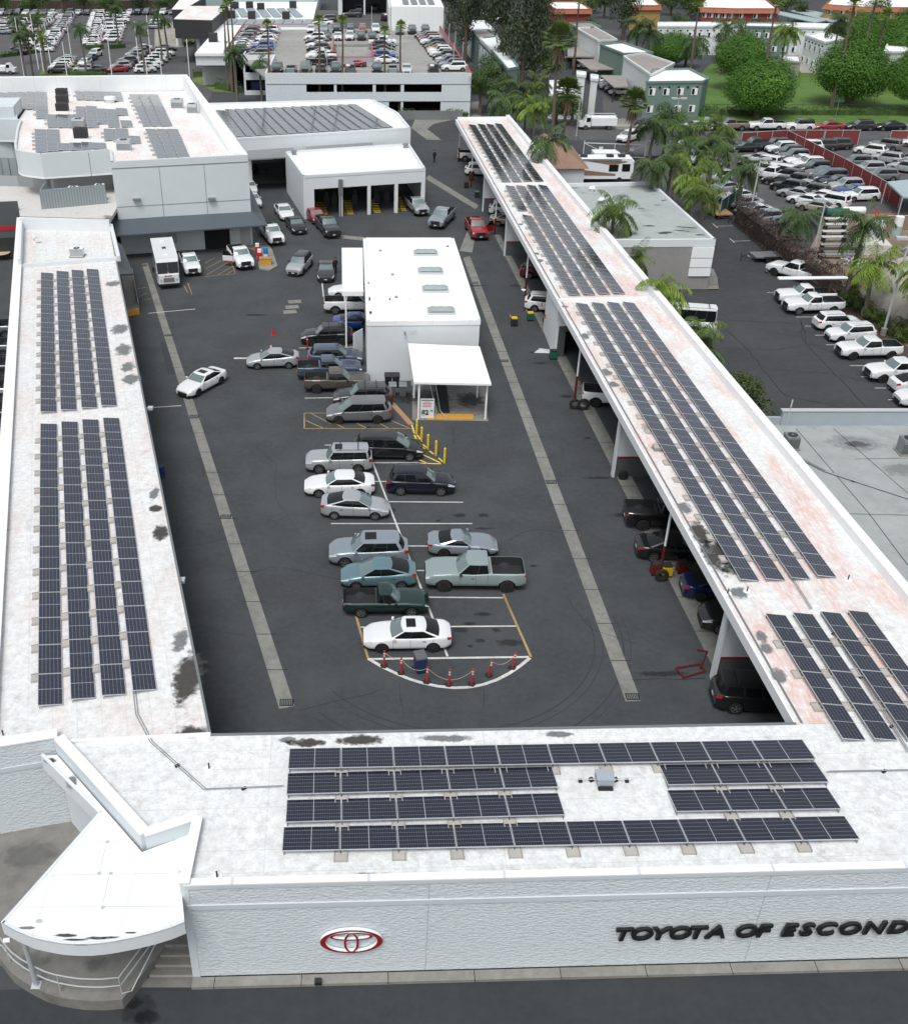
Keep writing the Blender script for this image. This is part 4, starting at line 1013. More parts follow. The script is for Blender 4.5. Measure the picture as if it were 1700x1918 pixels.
mb=MB();mb.tube([(0,0,0),(0,0,.5),(.3,0,.8)],[.16,.16,.28],10,0);rooftop('roof_exhaust','white hooded exhaust at the far corner of the left roof','exhaust hood',66,456,ZR,mb,['white_trim'])
for (x,y),l in[((281,762),'small white lamp on the left roof edge beside the far drain'),((339,1084),'small white lamp on the left roof edge nearer the camera')]:
    q=P(x,y,5.2);mb=MB();mb.box(-.15,-.2,0,.2,.2,.16,0);mb.box(-.3,-.04,.05,-.1,.04,.12,0);tag(mb.build('wall_lamp','steel_pale',loc=(q[0],q[1],5.02)),l,'lamp','lamps on the left roof edge')
mb=MB();mb.cyl(0,0,0,.9,.28,14,0);tag(mb.build('barrel','bin_blue',loc=(*P(303,893),0)),'blue barrel half hidden under the left roof edge','barrel')
# loading ramp and side awning at the far end of the left wing
q=PP([(228,522),(250,520),(262,588),(240,592)])
t=thing('loading_ramp','concrete ramp with yellow front edge under the left roof','ramp',(q[0][0],q[0][1],0))
mb=MB();mb.prism([(a-q[0][0],b-q[0][1]) for a,b in q],0,.5);mb.build('slab','concrete',t)
mb=MB();mb.wall((q[3][0]-q[0][0],q[3][1]-q[0][1]),(q[2][0]-q[0][0],q[2][1]-q[0][1]),0,.56,.15);mb.build('edge_strip','orange_paint',t)
mb=MB();mb.wall((q[1][0]-q[0][0],q[1][1]-q[0][1]),(q[2][0]-q[0][0],q[2][1]-q[0][1]),0,1.1,.06);mb.build('side_rail','metal_grey',t)
mb=MB();a,b,c_,d=P(214,449,5.3),P(229,459,4.6),P(250,512,3.7),P(222,514,4.9)
mb.add([(*a,5.3),(*b,4.6),(*c_,3.7),(*d,4.9),(*a,5.1),(*b,4.4),(*c_,3.5),(*d,4.7)],[(0,1,2,3),(7,6,5,4),(0,4,5,1),(1,5,6,2),(2,6,7,3),(3,7,4,0)]);lw.part('side_awning',mb,'awning_grey')
# ------------------------------------------------------------------ entrance canopy and terrace
zc=5.0
cp=[(5,1730),(30,1744),(60,1757),(86,1763),(113,1768),(140,1770),(165,1770),(190,1768),(217,1764),(253,1757),(290,1748),(322,1738),(346,1728)]
poly=[P(x,y,zc) for x,y in cp]+[(W3[0]-.16,W3[1]+.2),(W2[0]-.16,W2[1]-.2),(W1[0]-.1,W1[1]-.3),(W0[0]-.05,W0[1]-.3),P(80,1416,zc),P(188,1524,zc)]
ec=Bld('entrance_canopy','fan-shaped white canopy with a curved front edge over the entrance terrace','canopy',(-10,25))
ec.part('roof',MB().prism(poly,zc-.02,zc+.02),'roof_clean')
mb=MB();n=len(cp)
front=poly[:n]
for a,b in zip(front,front[1:]): mb.wall(a,b,zc-.62,zc+.05,.12,0,.06)
mb.wall(P(188,1524,zc),front[0],zc-.62,zc+.05,.12);mb.wall(P(80,1416,zc),P(188,1524,zc),zc-.75,zc+.12,.14)
ec.part('fascia',mb,'white_wall')
q=P(68.5,1845,.6);mb=MB();mb.cyl(q[0],q[1],.6,zc-.05,.10,10);mb.box(q[0]-.18,q[1]-.18,.6,q[0]+.18,q[1]+.18,.62);ec.part('post',mb,'steel_pale')
for (x,y) in((104,1423),(345,1690)): pass
for x,y,rx,ry,m in[(95,1425,.35,.3,'stain_black'),(135,1465,.3,.8,'stain_grey'),(125,1752,.7,.14,'stain_black'),(180,1757,.6,.12,'stain_black'),(50,1738,.5,.12,'stain_grey'),(143,1760,.6,.10,'stain_black'),(205,1756,.5,.10,'stain_black'),(245,1747,.3,.08,'stain_black'),(75,1725,.2,.2,'stain_light')]: stain('roof_stain',x,y,rx*.8,ry*.6,.0,zc+.026,m,ec.t,ec.o)
mb=MB()
for a,b in(((150,1578),(350,1575)),((85,1640),(345,1636)),((45,1700),(345,1698)),((200,1578),(186,1640)),((205,1640),(192,1700))):
    A,B=P(*a,zc),P(*b,zc);mb.flat(_seg(A,B,.02),zc+.024)
ec.part('seam',mb,'steel_pale')
for x,y in((202,1578),(186,1637),(208,1637),(338,1634),(193,1701),(268,1575)):
    q=P(x,y,zc);mb=MB();mb.cyl(q[0],q[1],zc+.02,zc+.05,.07,10);ec.part('patch_cap',mb,'steel_pale')
zt=.6
pe=[(0,1794),(10,1808),(22,1822),(42,1837),(65,1850),(86,1860),(109,1867),(130,1871),(152,1874),(175,1875),(196,1875),(229,1872)]
edge=[P(x,y,zt) for x,y in pe];rt=P(309,1772,zt)
pl=[(-40,25.5),(-20.5,25.5),(-16.,25.9)]+edge+[rt,(-6.9,25.6),(-6.8,28.2),(-8.6,27.5),(-13.2,32.4),(-16.4,31.9),(-40,31.9)]
tag(MB().prism(pl,0,zt).build('entrance_terrace',['concrete_plaza']),'raised concrete terrace with a curved edge below the entrance canopy','terrace')
mb=MB();xr=W3[0]-.05
for k in range(4): pass
ys=[P(330,y,z)[1] for y,z in((1772,.6),(1791,.45),(1810,.3),(1829,.15))];xl=[P(x,y,z)[0] for x,y,z in((309,1772,.6),(300,1791,.45),(290,1810,.3),(280,1829,.15))]
for k in range(1,4): mb.box(xl[k],ys[k],0,xr-.0,ys[k-1]+.001*k,.6-.15*k)
mb.box(xl[3]-.25,ys[3]-.38,0,xr,ys[3],.05);mn_=MB()
for k in range(4): mn_.box(xl[k],ys[k]-.02,.6-.15*k-.03,xr,ys[k]+.06,.6-.15*k+.004)
st_=tag(mb.build('steps',['concrete_plaza'],org=(-8,25,0),loc=(-8,25,0)),'four concrete steps between the terrace and the front wall','steps');mn_.build('nosing','concrete_pale',st_,org=(-8,25,0))
cen=(-10.5,29)
def ins(p,d=.22):
    dx,dy=cen[0]-p[0],cen[1]-p[1];l=math.hypot(dx,dy);return (p[0]+dx/l*d,p[1]+dy/l*d)
path=[(-22,26.0),(-17,26.2)]+[ins(p) for p in edge]+[ins(rt,.3)]
t=thing('handrail','white two-bar handrail following the curved terrace edge','handrail',(path[5][0],path[5][1],zt));o_=path[5]
for z in(.55,1.05):
    MB().tube([(x-o_[0],y-o_[1],z) for x,y in path],.028,6).build('rail','steel_pale',t)
for k in(3,8,len(path)-2,len(path)-1):
    p=path[k];MB().tube([(p[0]-o_[0],p[1]-o_[1],0),(p[0]-o_[0],p[1]-o_[1],1.05)],.025,6).build('baluster','steel_pale',t)
p,p2=path[-2],path[-1];MB().tube([(p[0]-o_[0],p[1]-o_[1],.05),(p[0]+.35-o_[0],p[1]+.1-o_[1],.05),(p2[0]+.25-o_[0],p2[1]-o_[1],1.0)],.026,6).build('brace','steel_pale',t)
mb=MB();mb.tube([(0,0,0),(.25,0,.05)],.09,10);tag(mb.build('spotlight','white_trim',loc=(*P(8,1762,3.7),3.7)),'small white spotlight under the left tip of the entrance canopy','spotlight')
oil(65,1800,.6,.5,0,'stain_light',.606);oil(180,1808,.5,.35,0,'stain_light',.606);oil(55,1600,1.5,.8,0,'stain_light',.606)
# ------------------------------------------------------------------ right wing with open service bays
rw=Bld('service_bay_building','long white service wing with open bays and four columns of solar panels','building',(20,90))
yE=160.
rpoly=[(inner(33.22),33.24),(28.0,33.47),(outer(41.5),41.5),(outer(144),144),(outer(yE),yE+.5),(inner(yE),yE)]
rw.part('roof',MB().prism(rpoly,5.0,ZR),'roof_right')
mb=MB();mb.wall((28.0,33.47),(outer(144),144),ZR,5.95,.55,0,-.05);mb.wall((outer(144)+.03,144),(outer(yE),yE+.5),ZR,5.95,.5,0,-.05);rw.part('parapet',mb,'white_trim')
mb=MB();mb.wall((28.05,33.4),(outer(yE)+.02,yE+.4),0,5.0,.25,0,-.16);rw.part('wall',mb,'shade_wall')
mb=MB();mb.wall((inner(33.22),33.3),(inner(yE),yE),4.86,5.44,.10,0,.03);rw.part('gutter',mb,'white_trim')
mb=MB();mb.wall((inner(33.22)+.28,33.3),(inner(yE)+.28,yE),ZR,ZR+.03,.10);rw.part('gutter_channel',mb,'gutter')
mb=MB()
for a,b in(((1045,560),(1212,556)),((935,343),(1025,342))):
    A,B=P(*a,5.6),P(*b,5.6);rw.part('roof_curb',MB().wall(A,B,ZR,5.58,.35),'white_trim')
rw.part('roof_curb',MB().wall((inner(yE)+.2,yE-.3),(outer(yE),yE+.1),ZR,5.75,.4),'white_trim')
for k,(px,py) in enumerate([(1320,1275),(1140,893),(945,479),(899.5,396)]):
    x,y=P(px,py);x=inner(y)+.35
    mb=MB();x2=outer(y)-.4
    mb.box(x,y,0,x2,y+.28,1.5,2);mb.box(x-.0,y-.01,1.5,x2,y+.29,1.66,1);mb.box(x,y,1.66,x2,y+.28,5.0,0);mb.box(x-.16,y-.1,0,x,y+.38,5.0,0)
    rw.part('partition_wall',mb,['white_wall','red_stripe','grey_lower'])
y0=P(1007,619)[1];y1=P(1037,668)[1]
mb=MB();x=inner(y1)+.2
mb.box(x,y1,0,x+.25,y0,5.0,0);mb.box(x+.25,y1,2.9,outer(y1)-.4,y1+.25,5.0,0);mb.box(x+.25,y1-.01,0,x+.9,y1+.2,2.9,1);mb.box(x+.25,y0-.25,0,outer(y0)-.4,y0,5.0,0);mb.box(outer(y1)-1.6,y1,0,outer(y1)-.4,y1+.2,2.9,1)
rw.part('workshop_room',mb,['white_clean','grey_lower'])
for px,py in[(1080,746),(1233.8,1072),(979.5,556),(886.5,350),(869.6,303),(928,440),(857,303)]:
    x,y=P(px,py);x=inner(y)+.3;mb=MB();mb.cyl(x,y,2.0,5.0,.075,8,0);mb.cyl(x,y,0,2.0,.10,8,1);rw.part('post',mb,['white_trim','engine_red'])
for x,y,rx,ry,a,m in[(1312,1000,.55,1.5,0,'stain_black'),(1340,1040,.8,1.8,0,'stain_black'),(1368,1065,.6,.7,0,'stain_grey'),(1282,952,.4,.7,0,'stain_grey'),(1095,630,.4,.7,0,'stain_grey'),(1136,697,.4,.8,0,'stain_grey'),(1425,1192,.3,.5,0,'stain_grey'),(1434,1215,.3,.5,0,'stain_grey'),(1458,1265,.4,.6,0,'stain_grey'),(1012,488,.35,.5,0,'stain_grey'),(1005,475,.3,.4,0,'stain_grey'),(1058,574,.3,.3,0,'stain_grey'),(975,420,.3,.4,0,'stain_grey'),(1150,720,.4,.6,0,'stain_grey'),(1230,840,.4,.6,0,'stain_grey'),(1385,1110,.5,.6,0,'stain_grey'),(905,285,.3,.5,0,'stain_grey'),(1210,800,.4,.6,0,'stain_light')]: stain('roof_stain',x,y,rx,ry,a,ZR+.006,m,rw.t,rw.o)
gR='solar panel columns on the service bay roof'
rows=[('in the panel field nearest the camera',[((1433,1148),(1578,1383)),((1484,1146),(1638,1383)),((1536,1144),(1699,1383)),((1587,1142),(1760,1383))],8,ZR),
 ('in the longest panel field',[((1077,566),(1386,1084)),((1107,565),(1435,1083)),((1136,564),(1482,1081)),((1165,564),(1531,1077))],19,ZR),
 ('in the last panel field but one',[((977,401),(1065,550)),((966,346),(1093,549)),((986,345),(1121,548)),((1007,345),(1149,547))],None,ZR),
 ('in the farthest panel field',[((877,232),(940,338)),((894,231),(961,338)),((910,231),(981,337)),((926,230),(1002,337))],None,ZR)]
cc=['closest to the yard','second from the yard','second from the outer parapet','closest to the outer parapet']
for fn,cs,n,z in rows:
    for i,(t0,b0) in enumerate(cs):
        A,B=P(*b0,5.68),P(*t0,5.68);solar_row(A,B,None,z,f'panel column {cc[i]} {fn}',gR,toward=(A[0]+3,A[1]),width=1.07,ball=True,pm='h' if 'longest' in fn or 'but one' in fn else 'c')
A,B=P(970,392,5.68),P(946,346,5.68);solar_row(A,B,None,ZR,'short column of panels beside the gap, last field but one',gR,toward=(A[0]+3,A[1]),width=1.07)
# ------------------------------------------------------------------ wash building
wb=Bld('car_wash_building','white flat-roofed car wash with four domed skylights in the middle of the yard','building',(4,90))
zq=5.4
A,B,Cc,D=P(680,447,zq),P(850,447,zq),P(900,600,zq),P(686,602,zq)
wb.part('wall',MB().prism([(A[0]+.05,A[1]-.05),(B[0]-.05,B[1]-.05),(Cc[0]-.05,Cc[1]+.05),(D[0]+.05,D[1]+.05)],0,5.0),'white_wall')
wb.part('roof',MB().prism([A,B,Cc,D],5.0,zq),'roof_clean')
E_,F_,G_,H_=P(640,464,5.37),P(684,463,5.37),P(686,545,5.37),P(641,546,5.37)
wb.part('side_canopy',MB().prism([E_,(A[0]-.03,E_[1]),(D[0]-.1+ (A[0]-D[0])*.5,H_[1]),H_],4.95,5.37),'roof_clean')
mb=MB();mb.cyl(H_[0]+.3,H_[1]+.3,0,4.75,.08,8);wb.part('post',mb,'white_trim')
mb=MB();mb.cyl(E_[0]+.3,E_[1]-.3,0,4.75,.08,8);wb.part('post',mb,'white_trim')
mb=MB();mb.wall(A,B,zq,zq+.12,.25,0,-.15);mb.wall(B,Cc,zq,zq+.12,.25,0,-.15);mb.wall(D,A,zq,zq+.12,.25,0,-.15);wb.part('parapet',mb,'white_trim')
for x,y in((797,473),(806,507),(815,541),(826,582)):
    q=P(x,y+4,zq);mb=MB()
    mb.box(q[0]-1.15,q[1]-.55,zq,q[0]+1.15,q[1]+.75,zq+.22,0);vs=[];K=16
    for i in range(K+1):
        X=q[0]-1.05+2.1*i/K
        for j in range(5):
            Y=q[1]-.48+1.16*j/4;vs.append((X,Y,zq+.22+.30*math.sin(math.pi*(.08+.84*j/4))*(.86+.14*abs(math.sin(math.pi*i/5.33)))*min(1,math.sin(math.pi*(.04+.92*i/K))*3)))
    mb.add(vs,[(i*5+j,(i+1)*5+j,(i+1)*5+j+1,i*5+j+1) for i in range(K) for j in range(4)],1)
    wb.part('skylight',mb,['steel_pale','skylight'],smooth=50)
a,b,c_,d=P(764,643,3.8),P(898,649,3.8),P(920,719,3.3),P(775,716,3.3)
mb=MB();v=[(*a,3.8),(*b,3.8),(*c_,3.3),(*d,3.3)];mb.add(v+[(x,y,z-.16) for x,y,z in v],[(3,2,1,0)[::-1],(4,5,6,7)[::-1],(0,4,5,1),(1,5,6,2),(2,6,7,3),(3,7,4,0)])
aw=wb.part('awning',mb,'white_clean')
mb=MB()
for k in range(1,24):
    t=k/24;p,q=lerp(a,b,t),lerp(d,c_,t);mb.tube([(*p,3.805),(*q,3.305)],.018,4)
wb.part('awning_rib',mb,'white_trim',aw)
for px,py in((783,785),(908,785)):
    x,y=P(px,py);mb=MB();mb.box(x-.07,y-.07,0,x+.07,y+.07,3.25);wb.part('post',mb,'white_trim')
for px,py in((775,745),(893,745)):
    x,y=P(px,py);mb=MB();mb.box(x-.06,y-.06,0,x+.06,y+.06,3.5);wb.part('post',mb,'white_trim')
q=P(775,732);q2=P(885,722)
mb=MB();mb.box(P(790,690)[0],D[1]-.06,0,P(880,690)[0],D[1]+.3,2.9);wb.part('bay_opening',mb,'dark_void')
mb=MB();q=P(681,672);mb.wall((q[0]-.9,q[1]+.2),(q[0]-.1,q[1]+1.4),.05,2.3,.06);wb.part('door',mb,'white_wall')
mb=MB();q=P(769,672,4.0);mb.tube([(P(758,604,5.1)[0],D[1]-.25,4.4),(P(758,604,5)[0],D[1],4.5)],.08,6);mb.tube([(P(765,608,4.9)[0],D[1]-.03,4.6),(P(780,608,4.9)[0],D[1]-.03,4.6)],.03,5);wb.part('wall_lamp',mb,'metal_grey')
pad=PP([(772,700),(772,787),(914,789),(905,700)]);sheet('wash_pad',pad,.014,'concrete_strip')
stain('oil_stain',800,745,2.0,1.6,0,.022,'stain_oil',struct=True);stain('oil_stain',880,748,1.2,1.6,0,.022,'stain_oil',struct=True)
cv=thing('wash_conveyor','dark conveyor mat with white guide rails leading into the car wash','conveyor',(*P(824,745),0));o_=P(824,745)
def rel(l,o,z=0): return [(x-o[0],y-o[1],z) for x,y in l]
MB().prism([(x-o_[0],y-o_[1]) for x,y in PP([(812,712),(834,712),(842,774),(822,774)])],.02,.06).build('mat','rubber',cv)
for l in([(803,715),(817,773),(813,787)],[(814,713),(824,772),(836,787)]): MB().tube(rel(PP(l),o_,.14),.045,6).build('guide_rail','steel_pale',cv)
mb=MB();p=PP([(800,776),(886,777),(886,787),(800,787)]);mb.prism([(x-o_[0],y-o_[1]) for x,y in p],.02,.07);mb.build('entry_strip','orange_paint',cv)
x,y=P(792,782);t=thing('price_board','white price board leaning on the left awning post, red lines above a price','sign',(x+.1,y-.12,0))
mb=MB();mb.box(-.35,-.03,.02,.75,.03,1.7);mb.build('board','sign_white',t)
mb=MB();mb.box(-.27,-.038,1.56,.68,-.03,1.63);mb.build('heading_bar','sign_black',t)
mb=MB()
for k,(w) in enumerate((.5,.75,.6,.7)):
    for j in range(5): mb.box(.2-w/2+j*w/5,-.038,1.40-k*.13,.2-w/2+(j+.75)*w/5,-.031,1.46-k*.13)
mb.build('red_text_line','sign_red',t)
def word(txt,size,mat,parent,loc,rot,name='lettering',ex=.01,sx=1.,off=0.):
    cu=bpy.data.curves.new(name,'FONT');cu.body=txt;cu.size=size;cu.extrude=ex;cu.offset=off
    o=bpy.data.objects.new(name,cu);C.objects.link(o);bpy.context.view_layer.update()
    me=bpy.data.meshes.new_from_object(o.evaluated_get(bpy.context.evaluated_depsgraph_get()));bpy.data.objects.remove(o)
    for v in me.vertices: v.co.x*=sx
    me.materials.clear();me.materials.append(M[mat]);o=bpy.data.objects.new(name,me);C.objects.link(o);o.parent=parent;o.location=loc;o.rotation_euler=rot;return o
word('$2',.55,'sign_black',t,(-.25,-.045,.35),(R(90),0,0),'price',off=.02);word('95',.22,'sign_black',t,(.45,-.045,.6),(R(90),0,0),'price')
def bin_(name,px,py,mats,label,rz=0,h=1.05,group='wheeled bins by the car wash'):
    x,y=P(px,py);t=thing(name,label,'bin',(x,y,0),rz,group);mb=MB()
    mb.add([(-.24,-.26,.08),(.24,-.26,.08),(.24,.26,.08),(-.24,.26,.08),(-.31,-.34,h),(.31,-.34,h),(.31,.34,h),(-.31,.34,h)],[(0,3,2,1),(4,5,6,7),(0,1,5,4),(1,2,6,5),(2,3,7,6),(3,0,4,7)]);mb.build('body',mats[0],t)
    mb=MB();mb.add([(-.33,-.37,h),(.33,-.37,h),(.33,.37,h+.04),(-.33,.37,h+.04),(-.3,-.33,h+.08),(.3,-.33,h+.08),(.3,.33,h+.12),(-.3,.33,h+.12)],[(0,3,2,1),(4,5,6,7),(0,1,5,4),(1,2,6,5),(2,3,7,6),(3,0,4,7)]);mb.tube([(-.25,.40,h-.02),(.25,.40,h-.02)],.025,5);mb.build('lid',mats[1],t)
    for s in(-1,1): MB().tube([(s*.3,.28,.1),(s*.36,.28,.1)],.1,10).build('wheel','rubber',t)
    return t
bin_('trash_bin',727,724,('plastic_black','plastic_black'),'left of two black bins against the car wash wall')
bin_('trash_bin',741,724,('plastic_black','plastic_black'),'right of two black bins against the car wash wall')
bin_('trash_bin',735,742,('plastic_grey','metal_grey'),'left of two grey bins in front of the black ones')
bin_('trash_bin',754,742,('plastic_grey','metal_grey'),'right of two grey bins in front of the black ones')
bin_('trash_bin',786,1257,('bin_blue','plastic_grey'),'blue wheeled bin with grey lid behind the roped red posts',.25,1.1,None)
x,y=P(775,740);tag(MB().box(-.15,-.1,.9,.15,.1,1.5).box(-.04,-.03,0,.04,.03,.9).build('pump_box','steel_pale',loc=(x-.1,y,0)),'white control box on the left side post of the wash awning','control box')
x,y=P(733,755);x2,y2=P(770,796);t_=MB().wall((0,0),(x2-x,y2-y),0,.06,.45);tag(t_.build('plywood_ramp','plywood',loc=(x,y,0)),'long tan board lying from the grey bins to the yellow posts','board')
for k,(px,py) in enumerate([(780,813),(789,827),(801,841),(816,853),(832,867)]):
    x,y=P(px,py);t=thing('bollard',f'yellow steel bollard, {ordn(k)} from the car wash in the slanting line','bollard',(x,y,0),group='yellow bollards by the car wash')
    mb=MB();mb.tube([(0,0,0),(0,0,1.18),(0,0,1.24),(0,0,1.26)],[.085,.085,.065,.02],12);mb.build('post','yellow_paint',t,smooth=50)
    for z in(.92,1.05): MB().cyl(0,0,z,z+.03,.088,12).build('band','orange_paint',t)
# delineators and ropes
dl=[(719,1248),(751,1261),(799,1278),(840,1283),(883,1282),(915,1265),(959,1251)];lean=[.02,.0,.02,.03,.03,.12,.12]
for k,(px,py) in enumerate(dl):
    x,y=P(px,py);t=thing('delineator_post',f'red delineator post with white bands, {ordn(k)} from the left along the curved line','traffic post',(x,y,0),rnd.uniform(-.3,.3),'red posts along the curved line')
    t.rotation_euler=(0,0,0)
    L_=lean[k];MB().tube([(0,0,0),(0,0,.05),(0,0,.09)],[.24,.22,.12],6).build('base','rubber',t)
    MB().tube([(0,0,.08),(L_*.3,0,.35),(L_,0,1.0),(L_+.005,0,1.06)],[.07,.055,.05,.02],10).build('post','red_plastic',t,smooth=40)
    for z in(.72,.88): MB().tube([(L_*(z-.08)/.92,0,z),(L_*(z+.0)/.92,0,z+.08)],.056,10).build('band','reflect_white',t)
    MB().tube([(L_-.05,0,1.08),(L_+.05,0,1.08)],.03,6).build('loop','red_plastic',t)
for a,b,sag,l in((0,1,.18,'rope between the two leftmost red posts'),(1,2,.42,'rope sagging in front of the blue bin'),(2,4,.75,'long rope sagging past the middle red post'),(5,6,.45,'rope between the two rightmost red posts')):
    A,B=P(*dl[a]),P(*dl[b]);pts=[]
    for i in range(17):
        t=i/16;q=lerp((A[0]+lean[a],A[1]),(B[0]+lean[b],B[1]),t);pts.append((q[0],q[1],1.0-sag*4*t*(1-t)))
    o=MB().tube([(x-pts[0][0],y-pts[0][1],z) for x,y,z in pts],.016,5).build('rope','rope',loc=(pts[0][0],pts[0][1],0));tag(o,'tan '+l,'rope',group='ropes between the red posts')
def cone(px,py,label,bands=True,h=.75):
    x,y=P(px,py);t=thing('traffic_cone',label,'traffic cone',(x,y,0));MB().box(-.2,-.2,0,.2,.2,.03).build('base','red_plastic' if not bands else 'rubber',t)
    MB().tube([(0,0,.03),(0,0,h)],[.15,.03],12).build('cone','red_plastic',t,smooth=40)
    if bands: MB().tube([(0,0,h*.5),(0,0,h*.72)],[.094,.068],12).build('band','reflect_white',t)
cone(512,627,'plain red traffic cone, farther of two behind the silver hatchback',False);cone(508,657,'red traffic cone with white band right behind the silver hatchback')
for px,py,l in((576,654,'tall red delineator post beside the black car with roof bars'),(1000,0,'')):
    if l:
        x,y=P(px,py);t=thing('delineator_post',l,'traffic post',(x,y,0));MB().cyl(0,0,0,.06,.2,6).build('base','rubber',t);MB().cyl(0,0,.06,1.1,.06,10).build('post','red_plastic',t);MB().cyl(0,0,.9,1.0,.063,10).build('band','reflect_white',t)
# small debris and fittings on the wash roof
for k,(x,y,rx,ry) in enumerate([(692,560,.12,.5),(694,585,.14,.4),(690,530,.08,.4),(730,560,.1,.3),(735,470,.1,.1),(765,560,.08,.08)]): stain('roof_stain',x,y,rx,ry,0,zq+.006,'stain_black',wb.t,wb.o)
for k,(x,y) in enumerate([(712,470),(735,515),(742,557),(838,462)]):
    q=P(x,y,zq);wb.part('roof_fitting',MB().cyl(q[0],q[1],zq,zq+.16,.06,8).cyl(q[0],q[1],zq,zq+.03,.16,10),'metal_grey')
# ------------------------------------------------------------------ big building on the left
zB=10.2
bb=Bld('sales_building','tall white panelled building with a rounded overhang, rooftop units and many panels','building',(-30,140))
A=P(464,290,zB);B=P(208,303,zB);Cn=P(205,280,zB)
bk=P(350,171,9.9);bl=P(-60,176,9.9)
cur=[P(x,y,zB) for x,y in((205,280),(76,288),(46,284.5),(35,282.5),(28,279),(27,268),(29,256),(31,242),(34,232),(38,224))]
lft=[P(-60,222,zB)]
rp=[A,B]+cur+lft+[bl,bk]
bb.part('roof',MB().prism([(A[0]-.1,A[1]+.33),(B[0],B[1]+.33)]+[(x+.1,y+.33) for x,y in cur]+lft+[bl,bk],9.5,9.9),'roof_big')
# front block walls
mb=MB();mb.prism([A,B,(Cn[0]+.1,Cn[1]),(Cn[0]+.5,Cn[1]+6),(A[0]+.15-(A[0]-bk[0])*.3,A[1]+14)],0,9.48)
mb.wall(A,B,9.48,zB,.3,0,-.15);mb.wall(B,Cn,9.48,zB,.3,0,-.15)
bb.part('wall',mb,'panel_wall')
mb=MB();zr=lambda x,y:10.25+1.75*max(0,min(1,(y-A[1])/(bk[1]-A[1])))
wi=P(432,290,10.0);mb.prism([A,(bk[0]+.25,bk[1]+.3),(bk[0]-.3,bk[1]),wi],9.9,zr);bb.part('sloped_parapet',mb,'roof_clean')
mb=MB();mb.prism([(A[0],A[1]+.02),(bk[0]+.2,bk[1]+.2),(bk[0]-1.,bk[1]-1),(A[0]-1.2,A[1]+.3)],0,9.46);bb.part('side_wall',mb,'panel_wall')
mb=MB();mb.prism([(bk[0]+.25,bk[1]+.3),(bk[0]+.1,bk[1]+.9),(bl[0],bl[1]+.9),(bl[0],bl[1])],0,12.0);bb.part('back_parapet',mb,'roof_clean')
mb=MB()
for t,zz in((.33,0),(.66,0)): 
    q=lerp(A,B,t);mb.box(q[0]-.02,q[1]-.03-.0,0,q[0]+.02,q[1]+.1,9.5)
q0,q1=lerp(A,B,.0),lerp(A,B,1.);mb.wall(q0,q1,5.3,5.35,.05,0,.0);mb.wall(q0,q1,9.42,9.5,.06,0,0)
bb.part('panel_joint',mb,'gutter')
# curved overhang fascia
mb=MB()
fc=cur+lft
for a,b in zip(fc,fc[1:]): mb.wall(a,b,7.6,zB,.25,0,-.13)
bb.part('curved_fascia',mb,'panel_wall')
mb=MB()
for a,b in zip(fc,fc[1:]): mb.wall(a,b,7.45,7.6,.34,0,-.13)
bb.part('fascia_trim',mb,'white_trim')
mb=MB();rec=[(x+.0,y+3.2) for x,y in [Cn,cur[1],cur[3]]]+[(cur[5][0]+2.,cur[5][1]+4),(cur[9][0]+2,cur[9][1]),(lft[0][0],lft[0][1]+1),(bl[0],bl[1]-1),(bk[0]-3,bk[1]-3),(Cn[0]+1,Cn[1]+5)]
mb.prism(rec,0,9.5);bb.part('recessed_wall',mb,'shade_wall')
mb=MB()
for px in(78,166):
    q=P(px,287,zB);mb.box(q[0]-.02,q[1]-.02,7.6,q[0]+.02,q[1]+.1,10.2)
bb.part('fascia_joint',mb,'gutter')
for px,py in((248,389),(390,379)):
    q=P(px,py,3.5);t=(px-208)/(464-208);q=lerp(B,A,t);mb=MB();mb.ob(q[0],q[1]-.25,6.0 if px<300 else 5.6,.8,.45,.22,.1);bb.part('wall_lamp',mb,'metal_grey')
# low roof in front of it
zL=5.2
lo=PP([(-60,345),(30,335),(215,330),(222,397),(208,415),(36,405),(36,394),(-60,398)],zL)
lr=Bld('low_roof_building','low pale roof below the curved overhang with ribbed equipment screen','building',(-40,112))
lp=[P(-60,398,zL),P(36,394,zL),P(38,406,zL),P(206,411,zL),(B[0]-.02,B[1]-.3),(B[0]-.02,B[1]+8),(-75,B[1]+12)]
lr.part('roof',MB().prism(lp,4.8,zL),'roof_low')
mb=MB();mb.wall(lp[0],lp[1],0,zL+1.0,.3,2);mb.wall(lp[0],lp[1],3.1,3.6,.05,1,-.17);mb.wall(lp[0],lp[1],0,2.3,.05,0,-.17);mb.wall(lp[2],lp[3],4.0,zL,.3,3);lr.part('wall',mb,['dark_metal','sign_red','grey_lower','white_wall'])
sA,sB=P(80,392,zL),P(201,381,zL)
mb=MB();mb.wall(sA,sB,zL,zL+2.1,.06);l=math.dist(sA,sB);n=int(l/.3)
for k in range(n+1):
    q=lerp(sA,sB,k/n);mb.ob(q[0],q[1]-.05,zL+.02,.09,.07,2.05,math.atan2(sB[1]-sA[1],sB[0]-sA[0]),1)
a2=P(77,349,zL);mb.wall(sA,(sA[0]-.5,sA[1]+6),zL,zL+2.0,.06);sc=lr.part('equipment_screen',mb,['louver','metal_grey'])
mb=MB();mb.wall((-62,P(0,330,zL)[1]+2),P(36,329,zL),zL,zL+2.1,.06);sA2,sB2=P(-60,340,zL),P(36,329,zL);n=int(math.dist(sA2,sB2)/.3)
for k in range(n+1):
    q=lerp((-62,P(0,330,zL)[1]+2),P(36,329,zL),k/n);mb.ob(q[0],q[1]-.06,zL+.02,.09,.07,2.05,.1,1)
lr.part('equipment_screen',mb,['louver','metal_grey'])
